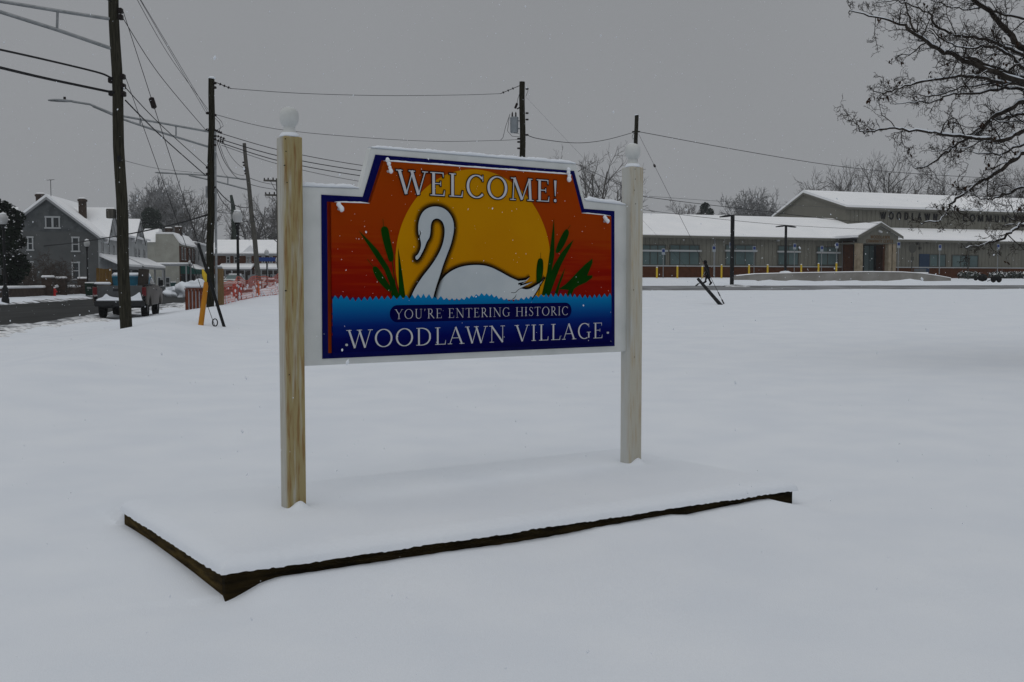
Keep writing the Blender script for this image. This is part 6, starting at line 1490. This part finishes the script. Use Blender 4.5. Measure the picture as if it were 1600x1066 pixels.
# ------------------------------------------------------------------ parked cars far down the street
def car(loc, rz, paint, lb, tall=1.0, L_=4.5):
    c = empty('parked_car', loc, rz, lb, 'car', 'cars parked far down the street'); Wc = .88
    bp2 = [(0,.35)] + arch(.85,.36,8,.35) + arch(3.6,.36,8,.35) + [(L_,.35),(L_+.02,.75),(L_-.2,.88*tall),(3.2,.98*tall),(.15,1.0*tall),(0,.7)]
    b = MB(); b.prism(bp2, lambda y,z,x: (x,y,z), -Wc, Wc); b.build('body', M[paint], c)
    cp = [(.25,1.0*tall),(.7,1.42*tall),(2.1,1.46*tall),(3.1,.985*tall)]; b = MB(); b.prism(cp, lambda y,z,x: (x*(1-.2*(z-tall)/.46),y,z+.002), -Wc+.05, Wc-.05); cb_ = b.build('cab', M[paint], c)
    b = MB(); b.prism([(.28,1.06*tall),(.62,1.38*tall),(.60,1.39*tall),(.25,1.08*tall)], lambda y,z,x: (x,y,z), -.68,.68); b.build('rear_window', M['glass_teal'], cb_)
    b = MB(); b.prism([(2.2,1.42*tall),(3.0,1.03*tall),(3.03,1.05*tall),(2.23,1.44*tall)], lambda y,z,x: (x,y,z), -.68,.68); b.build('windscreen', M['glass_teal'], cb_)
    for sg in (-1,1):
        b = MB(); b.prism([(.62,1.06*tall),(.85,1.37*tall),(2.0,1.40*tall),(2.75,1.06*tall)], lambda y,z,x: (x*(1-.2*(z-tall)/.46),y,z), sg*(Wc-.045), sg*(Wc-.035)); b.build('side_window', M['glass'], cb_)
        b = MB(); b.box((sg*.68,-.01,.78),(.28,.05,.16),bev=.02); b.build('tail_light', M['red_lens'], c); b = MB(); b.box((sg*.66,L_-.0,.68),(.3,.06,.14),bev=.02); b.build('headlight', M['clear_lens'], c)
        for yc in (.85,3.6): b = MB(); b.tube([(sg*.88-sg*.2,yc,.32),(sg*.88,yc,.32)], .32, 16); b.build('wheel', M['tyre'], c)
    b = MB(); b.box((0,1.4,1.52*tall),(1.25,1.4,.16),bev=.07); b.build('snow_cap', M['snow_far'], c, smooth='all'); b = MB(); b.box((0,3.75,.99*tall),(1.4,1.0,.14),bev=.06); b.build('hood_snow', M['snow_far'], c, smooth='all')
    return c
pc1 = at(358.5, 453, 128); car(pc1+Vector((0,4.4,0)), math.pi-.05, 'car_white', 'white van seen head on, snow on its roof, before the brick row', 1.25)
pc2 = at(423, 462, 104); car(pc2, -1.1, 'car_red', 'dark red car with snowy roof beyond the orange net fence')
pc3 = at(401, 455, 128); car(pc3, -.9, 'car_white', 'snow covered pale car behind the orange marker post')
pc4 = at(341, 452, 134); car(pc4, RDA, 'car_dark', 'dark car far down the street behind the brown post')
# ------------------------------------------------------------------ trees
def limb_path(p, d, ln, n, wig, rnd, up=0.0):
    out = [p.copy()]; d = d.normalized()
    for k in range(n):
        d = (d + Vector((rnd.gauss(0,wig), rnd.gauss(0,wig), rnd.gauss(0,wig)+up))).normalized(); out.append(out[-1]+d*(ln/n))
    return out, d
def grow(b, p, d, ln, r, lvl, rnd, cfg):
    n = 4 if lvl < cfg['lv'] else 3
    path, dd = limb_path(p, d, ln, n, cfg['wig'], rnd, cfg['up'])
    r1 = max(r*.45, cfg['rmin']*.6)
    b.tube(path, [r+(r1-r)*k/n for k in range(n+1)], 5 if lvl <= 1 else (4 if lvl == 2 else 3), cap=False)
    if lvl >= cfg['lv']: return
    m = cfg['kids'][lvl]
    for k in range(m):
        t = .25+.75*(k+rnd.random())/m; i = min(int(t*n), n-1); q = path[i].lerp(path[i+1], t*n-i)
        ax = (path[i+1]-path[i]).normalized(); side = ax.orthogonal().normalized(); side = Matrix.Rotation(rnd.uniform(0,6.283), 3, ax) @ side
        nd = (ax*cfg['fwd'] + side*rnd.uniform(.6,1.1)).normalized()
        grow(b, q, nd, ln*cfg['dec']*rnd.uniform(.7,1.2)*(1.05-.35*t), max(r*(1-.5*t)*.55, cfg['rmin']), lvl+1, rnd, cfg)
BASE = dict(lv=4, wig=.13, up=.05, kids=(7,6,5,5), fwd=.85, dec=.58, rmin=.018)
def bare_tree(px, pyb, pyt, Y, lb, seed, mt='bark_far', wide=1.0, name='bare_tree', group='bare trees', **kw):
    cfg = dict(BASE); cfg.update(kw); rnd = random.Random(seed)
    a = on(px, Y); 
    tp = at(px, pyt, Y); h = tp.z - a.z
    t = empty(name, a, 0, lb, 'tree', group); b = MB()
    th = h*cfg.get('stem',.30); path, d = limb_path(Vector((0,0,-.4)), Vector((rnd.uniform(-.06,.06),rnd.uniform(-.06,.06),1)), th+.4, 4, .04, rnd)
    r0 = h*.018+.05; b.tube(path, [r0*1.2,r0,r0*.92,r0*.88,r0*.85], 8); b.build('trunk', M[mt], t, smooth='all')
    c = MB(); m = cfg.get('main',5)
    for k in range(m):
        an = 6.283*(k+rnd.uniform(-.3,.3))/m; tilt = rnd.uniform(.35,.8)*wide if k else .08
        d = Vector((math.cos(an)*tilt, math.sin(an)*tilt, 1)).normalized(); s_ = path[-1] if k < 3 else path[-2].lerp(path[-1], rnd.random())
        grow(c, s_, d, (h-th)*.62*rnd.uniform(.85,1.1)*(1.0 if k else 1.15), r0*.55, 1, rnd, cfg)
    # scale the crown so that its top meets the wanted height
    zt = float(np.percentile([v.z for v in c.v], cfg.get('pct', 98.8))); k_ = (h-th)/(zt-th)
    for v in c.v: v.z = th+(v.z-th)*k_ if v.z > th else v.z
    c.build('crown', M[mt], t); return t
M['bark_frost_haze'] = mat('frosted_hazy_bark', (0.10,0.10,0.10), 0.95, (0.30,0.305,0.31), 1.2, detail=6)  # snow on the twigs and distant haze both put into the bark colour
# right side, behind the hall
bare_tree(925, 330, 236, 112, 'bare tree seen between the sign and its right post', 11, wide=1.1, kids=(7,6,5,4), up=.06, rmin=.016)
bare_tree(958, 330, 282, 118, 'low bare tree tucked against the right sign post', 12, wide=1.3, kids=(7,6,5,4), stem=.15, rmin=.016)
bare_tree(876, 330, 240, 150, 'faint bare tree top just above the sign top edge', 13, kids=(6,5,5,4))
bare_tree(1168, 345, 303, 175, 'rounded hazy tree over the low hall roof', 21, 'bark_frost_haze', wide=1.6, stem=.12, main=11, kids=(8,8,6,5), rmin=.036)
bare_tree(1198, 345, 307, 178, 'smaller hazy tree right of the rounded one', 22, 'bark_frost_haze', wide=1.0, stem=.12, main=9, kids=(8,7,6,5), rmin=.036)
bare_tree(1063, 345, 318, 170, 'thin upright bare saplings over the left hall roof', 23, wide=.7, rmin=.022)
bare_tree(1078, 345, 320, 168, 'bare sapling beside the dark conifer over the hall', 24, wide=.7, rmin=.022)
bare_tree(1265, 330, 277, 165, 'faint bare tree above the gym gable peak', 25, wide=.8, rmin=.02)
for k, (x, y, Y, wd) in enumerate(((1318,272,150,1.3),(1383,240,150,1.1),(1478,262,150,1.2),(1572,258,152,1.1),(1622,250,158,1.1))):
    bare_tree(x, 330, y, Y, ['low spreading bare tree above the gym roof, left of the tallest','tallest fan shaped bare tree above the gym roof','dark bare tree behind the oak twigs above the gym roof','bare tree near the right edge above the gym roof','bare tree partly cut by the right edge of the photo'][k], 31+k, wide=wd, kids=(8,7,6,5), main=8, rmin=.018, stem=.2, group='bare trees behind the gym')
# left side, behind the houses
bare_tree(262, 420, 289, 195, 'large rounded frosty tree behind the cream building', 41, 'bark_frost_haze', wide=1.25, stem=.16, main=13, kids=(8,8,7,6), rmin=.045)
bare_tree(228, 420, 306, 200, 'frosty tree left of the large rounded one', 42, 'bark_frost_haze', wide=1.4, stem=.12, main=9, kids=(8,8,6,5), rmin=.04)
bare_tree(300, 420, 334, 205, 'frosty bare tree right of the large rounded one', 43, 'bark_frost_haze', wide=.9, stem=.12, main=6, kids=(7,6,5,5), rmin=.03)
bare_tree(311, 420, 302, 190, 'thin tall bare tree just left of the conduit pole', 44, wide=.45, main=4, rmin=.022)
bare_tree(396, 420, 308, 185, 'bare tree with forked limbs behind the tilted pole', 46, wide=1.0, rmin=.024)
bare_tree(418, 420, 318, 180, 'bare tree right of the tilted pole', 47, wide=.9, rmin=.022)
bare_tree(436, 420, 304, 190, 'bare tree half hidden by the left sign post', 48, wide=1.0, rmin=.024)
# ivy grown snag
a = on(366, 172); t = empty('tree_snag', a, 0, 'thick leaning ivy clad snag behind the brick row', 'tree'); p0, p1, p2 = at(364,392,172), at(366.5,345,172), at(361,305,172)
b = MB(a); b.tube([a-Vector((0,0,.5)), p0, at(368,365,172), p1, at(364,322,172), p2], [.5,.55,.58,.5,.34,.22], 9); b.build('trunk', M['conifer'], t, smooth='all')
b = MB(); rnd = random.Random(77)
for k in range(10):
    f_ = k/9; q = (p0-a).lerp(p1-a, f_); clump(b, q, .62, 160, .13, rnd, .9)
b.build('ivy', M['conifer'], t)
def leafy(px, pyt, pyb, Y, wpx, lb, seed, m='evergreen', n=2600, size=.17, name='evergreen_tree', cone=False, group='evergreen trees'):
    rnd = random.Random(seed); a = at(px, pyb, Y); a.z = gz(a.x,a.y); h = at(px, pyt, Y).z-a.z; wd = wpx*Y/F/2
    t = empty(name, a, 0, lb, 'tree', group); b = MB(); b.tube([(0,0,-.4),(0,0,h*.8)], [wd*.1+.08, .05], 8); b.build('trunk', M['bark'], t)
    c = MB(); nc = 34
    for k in range(nc):
        f_ = (k+.5)/nc; an = rnd.uniform(0,6.283)
        rr_ = wd*((1-f_)*.95+.08 if cone else math.sqrt(max(0.02,1-(2*f_-.9)**2*.85)))*rnd.uniform(.45,.85)
        clump(c, (rr_*math.cos(an), rr_*math.sin(an), h*(.08+.86*f_)), wd*(.28 if cone else .36), n//nc, size, rnd, .8)
    c.build('crown', M[m], t)
    s_ = MB(); clump(s_, (0,0,h*.55), wd*.95, n//40, size*.55, rnd, h*.42/wd/1.0); s_.build('snow_dusting', M['snow_far'], t)
    return t
leafy(8, 312, 458, 76, 76, 'dense dark evergreen tree at the far left behind the globe lamp', 61, n=9000, size=.15)
leafy(1102, 314, 350, 168, 38, 'small dark conifer rising over the low hall roof', 62, 'conifer', n=6000, size=.2)
leafy(236, 322, 425, 186, 50, 'dark evergreen mass in front of the frosty round tree', 63, 'conifer', n=9000, size=.2)
for k, (x, y, w_, Y) in enumerate(((402,372,40,215),(425,364,44,220),(448,358,50,222),(345,380,50,225),(316,378,40,226),(290,372,30,222))):
    leafy(x, y, 440, Y, w_, ['dark wooded thicket behind the tilted pole','dark thicket left of the far crossarm pole','dark thicket behind the left sign post','dark thicket behind the globe lamp in the fence','dark thicket just left of the conduit pole','dark thicket behind the cream building chimneys'][k], 70+k, 'conifer', n=4500, size=.28, name='thicket_tree', group='dark thickets behind the houses')
# bare brown bush before the grey house
a = at(66, 459, 86); a.z = .45; t = empty('bare_bush', a, 0, 'wide leafless brown bush before the grey house', 'bush'); b = MB(); rnd = random.Random(9); cfg = dict(BASE); cfg.update(lv=4, up=-.02, wig=.2, rmin=.016, kids=(7,7,6,5), dec=.55)
for k in range(13):
    an = 6.283*k/13; grow(b, Vector((.7*math.cos(an),.7*math.sin(an),-.1)), Vector((math.cos(an)*rnd.uniform(.2,.8), math.sin(an)*.6, 1)), 3.0*rnd.uniform(.8,1.1), .045, 1, rnd, cfg)
M['bush'] = mat('bush_twig', (0.05,0.038,0.03), .95, (.09,.075,.065), 4)
b.build('twigs', M['bush'], t)

# ------------------------------------------------------------------ the oak at the right
YO = 18.0
tb = at(1800, 560, YO+.6); tb.z = gz(tb.x, tb.y)
oak = empty('oak_tree', tb, 0, 'big dark oak whose snowy leafless branches reach in from the right', 'tree')
trunk_ax = lambda z: Vector((tb.x + .05*math.sin(z), tb.y, z))
b = MB(tb); zs = np.linspace(tb.z-.5, tb.z+7.5, 14); b.tube([trunk_ax(z) for z in zs], [.55,.46,.40,.37,.35,.34,.33,.31,.29,.26,.22,.18,.14,.10], 14); b.build('trunk', M['bark'], oak, smooth='all')
rnd = random.Random(2024)
limbs = [  # (pixel polyline from the trunk outwards, start radius, end radius, depth swing)
 ([(1800,170),(1690,150),(1605,131),(1545,110),(1497,90),(1457,72),(1432,55),(1405,38),(1370,27),(1328,17)], .105,.008,-1.2),
 ([(1800,60),(1700,80),(1605,78),(1575,50),(1553,25),(1523,2),(1490,-25)], .12,.03,.5),
 ([(1800,150),(1690,140),(1605,124),(1560,108),(1510,92),(1470,78),(1440,60),(1425,40),(1418,15),(1408,-10)], .08,.012,1.0),
 ([(1800,190),(1690,160),(1605,134),(1560,128),(1520,119),(1480,121),(1440,128),(1405,138),(1380,146),(1366,143)], .07,.006,-.4),
 ([(1800,200),(1700,170),(1605,140),(1560,140),(1520,146),(1490,146),(1462,158),(1430,160),(1398,163)], .06,.006,.8),
 ([(1800,230),(1700,215),(1605,204),(1573,217),(1540,217),(1500,213),(1460,208),(1420,203),(1390,201),(1360,206),(1344,203),(1337,188)], .075,.006,-1.0),
 ([(1800,200),(1690,180),(1605,158),(1578,170),(1552,182),(1535,203),(1515,216),(1495,227),(1478,240),(1450,258),(1430,263),(1422,256)], .085,.006,.3),
 ([(1800,220),(1690,190),(1605,178),(1575,184),(1550,188),(1528,203),(1505,220),(1480,232),(1455,237)], .06,.006,1.4),
 ([(1800,300),(1700,255),(1605,240),(1583,252),(1560,268),(1535,283),(1510,300),(1497,308),(1485,320),(1474,338),(1460,346),(1436,347)], .075,.008,-.6),
 ([(1800,320),(1700,280),(1605,292),(1580,300),(1562,308),(1550,311),(1535,312),(1520,305)], .05,.006,.6),
 ([(1800,390),(1700,355),(1605,352),(1588,356),(1572,367),(1552,378),(1530,384),(1508,387)], .065,.007,-.9),
 ([(1800,0),(1700,20),(1640,18),(1600,-20),(1560,-60)], .11,.03,-.3),
 ([(1800,100),(1690,105),(1605,92),(1570,72),(1530,60),(1495,56),(1462,40),(1450,20),(1420,8),(1398,2),(1370,4)], .065,.006,.1),
 ([(1800,140),(1690,120),(1605,108),(1580,90),(1560,76),(1540,72),(1510,75),(1480,65),(1455,45)], .06,.008,-.8),
 ([(1800,270),(1700,230),(1605,225),(1570,240),(1545,240),(1518,238),(1500,236)], .05,.006,1.8),
 ([(1605,84),(1585,105),(1555,128),(1520,135),(1485,142),(1450,150),(1432,147),(1415,152),(1400,148)], .035,.005,2.0),
 ([(1500,90),(1485,118),(1478,128)], .014,.004,-.5),
 ([(1605,30),(1570,22),(1540,10),(1505,15),(1470,5),(1440,-8)], .035,.008,1.5),
]
branch = MB(tb); snowb = MB(tb); leaf = MB(tb)
def limb(path, r0, r1, sides, snow=True):
    n = len(path)-1; rr_ = [r0+(r1-r0)*(k/n)**.8 for k in range(n+1)]
    branch.tube(path, rr_, sides, cap=False)
    if snow and r0 > .011:
        pp = []; sr = []
        for k, q in enumerate(path):
            t = (path[min(k+1,n)]-path[max(k-1,0)]).normalized(); f_ = max(0.0, 1-abs(t.z)*1.25)
            gap = 1 if vnoise(q.x*5, q.z*5+k*.1) > .25 else 0.3
            pp.append(q+Vector((0,0,rr_[k]*.72))); sr.append(max(.001, rr_[k]*1.0*f_*gap))
        snowb.tube(pp, sr, 5, cap=False)
    return rr_
def oak_leaf(p, n=4):
    for _ in range(n):
        c = p+Vector((rnd.gauss(0,.03),rnd.gauss(0,.04),rnd.gauss(-.02,.03))); u = Vector((rnd.gauss(0,.6),rnd.gauss(0,.6),-1)).normalized(); v_ = (Matrix.Rotation(rnd.uniform(0,6.28),3,u) @ u.orthogonal().normalized()); s_ = rnd.uniform(.025,.055); i0 = len(leaf.v)
        leaf.v += [c-u*s_, c+v_*s_*.5-u*s_*.2, c+v_*s_*.3+u*s_*.5, c+u*s_, c-v_*s_*.45+u*s_*.2, c-v_*s_*.3-u*s_*.5]; leaf.face(*range(i0,i0+6))
def twig(p, d, ln, r, lvl):
    n = 5 if lvl < 2 else 4
    path, dd = limb_path(p, d, ln, n, .30 if lvl else .24, rnd, .01)
    limb(path, r, max(r*.4,.0024), 4 if lvl < 1 else 3, snow=(lvl < 1))
    if lvl < 3:
        for k in range((5,4,3)[lvl]):
            t = .15+.85*(k+rnd.random())/(5,4,3)[lvl]; i = min(int(t*n),n-1); q = path[i].lerp(path[i+1], t*n-i); ax = (path[i+1]-path[i]).normalized(); side = Matrix.Rotation(rnd.uniform(0,6.283),3,ax) @ ax.orthogonal().normalized()
            twig(q, (ax*.75+side*rnd.uniform(.6,1.1)).normalized(), ln*rnd.uniform(.32,.62), max(r*.55,.0030), lvl+1)
    if lvl >= 2 and rnd.random() < .005: oak_leaf(path[-1], rnd.randint(2,5))
for (pl, r0, r1, dy) in limbs:
    n = len(pl); V = []
    for k, (x, y) in enumerate(pl):
        f_ = k/(n-1); Yk = YO+.6+dy*f_*1.6+.25*math.sin(k*1.9+r0*60); V.append(at(x, y, Yk) if x < 1799 else trunk_ax(at(x,y,YO+.6).z))
    S = []
    for i in range(n-1):
        p0,p1,p2,p3 = V[max(i-1,0)],V[i],V[i+1],V[min(i+2,n-1)]
        for k in range(4):
            t = k/4; S.append(.5*((2*p1)+(p2-p0)*t+(2*p0-5*p1+4*p2-p3)*t*t+(3*p1-p0-3*p2+p3)*t**3)+Vector((rnd.gauss(0,.014),rnd.gauss(0,.014),rnd.gauss(0,.014))))
    S.append(V[-1]); rr_ = limb(S, r0*.68, r1, 7)
    Lt = sum((S[i+1]-S[i]).length for i in range(len(S)-1)); m = int(Lt*2.7)
    for k in range(m):
        t = (k+rnd.random())/m; i = min(int(t*(len(S)-1)), len(S)-2)
        if S[i].x > at(1690,200,YO).x: continue
        ax = (S[i+1]-S[i]).normalized(); side = Matrix.Rotation(rnd.uniform(0,6.283),3,ax) @ ax.orthogonal().normalized(); side.z = side.z*.8+.12
        twig(S[i], (ax*.8+side*rnd.uniform(.6,1.1)).normalized(), rnd.uniform(.35,.95)*(1-.5*t), min(rr_[i]*.5,.014), 0)
    twig(S[-1], (S[-1]-S[-2]), .12, r1, 1)
branch.build('crown', M['bark'], oak); snowb.build('snow_cover', M['snow'], oak); leaf.build('leaves', M['dead_leaf'], oak)
# limbs on the far side of the trunk, so the tree stands as a whole
ob = MB(tb); 
for k in range(9):
    z = tb.z+3.2+.45*k; an = -1.2+.33*k; grow(ob, trunk_ax(z), Vector((1.0, math.sin(an)*1.2, .25)), 3.6, .09, 1, rnd, dict(BASE, lv=3, kids=(5,5,4), rmin=.008))
ob.build('far_branches', M['bark'], oak)

# ------------------------------------------------------------------ falling snow
rnd = random.Random(99); b = MB()
for k in range(7000):
    x, y, z = rnd.uniform(-9,9), 2.2+13*rnd.random()**1.1, rnd.uniform(0.1,6.5)
    if abs(x) > y*.62+.5: continue
    r = rnd.choice((.0013,.0017,.0017,.0022,.0022,.0028,.0036,.005)); p = Vector((x,y,z)); sl_ = Vector((rnd.uniform(-.4,.4), 0, 1)).normalized()*r*rnd.uniform(1,1.9)
    o_ = [p+sl_, p-sl_, p+Vector((r,0,0)), p-Vector((r,0,0)), p+Vector((0,r,0)), p-Vector((0,r,0))]
    b.add(o_, [(0,2,4),(0,4,3),(0,3,5),(0,5,2),(1,4,2),(1,3,4),(1,5,3),(1,2,5)])
for k in range(2500):
    x, y, z = rnd.uniform(-45,45), rnd.uniform(15,70), rnd.uniform(0.6,12)
    r = rnd.uniform(.006,.014); p = Vector((x,y,z)); o_ = [p+Vector((0,0,r*1.4)), p-Vector((0,0,r*1.4)), p+Vector((r,0,0)), p-Vector((r,0,0)), p+Vector((0,r,0)), p-Vector((0,r,0))]
    b.add(o_, [(0,2,4),(0,4,3),(0,3,5),(0,5,2),(1,4,2),(1,3,4),(1,5,3),(1,2,5)])
tag(b.build('falling_snow', M['snow']), 'light snowflakes drifting through the air', kind='stuff')

# ------------------------------------------------------------------ haze of the falling snow
hz = MB(); hz.box((0, 225, 17.5), (940, 500, 45)); ho = hz.build('haze', [], None)
hm = bpy.data.materials.new('haze'); hm.use_nodes = True; t_ = hm.node_tree; t_.nodes.clear()
pv = t_.nodes.new('ShaderNodeVolumePrincipled'); pv.inputs['Color'].default_value = (.93,.95,.97,1); pv.inputs['Density'].default_value = 0.00025; pv.inputs['Anisotropy'].default_value = 0.0
out = t_.nodes.new('ShaderNodeOutputMaterial'); t_.links.new(pv.outputs[0], out.inputs['Volume']); ho.data.materials.clear(); ho.data.materials.append(hm)
tag(ho, 'pale snowy haze in the air', kind='stuff')
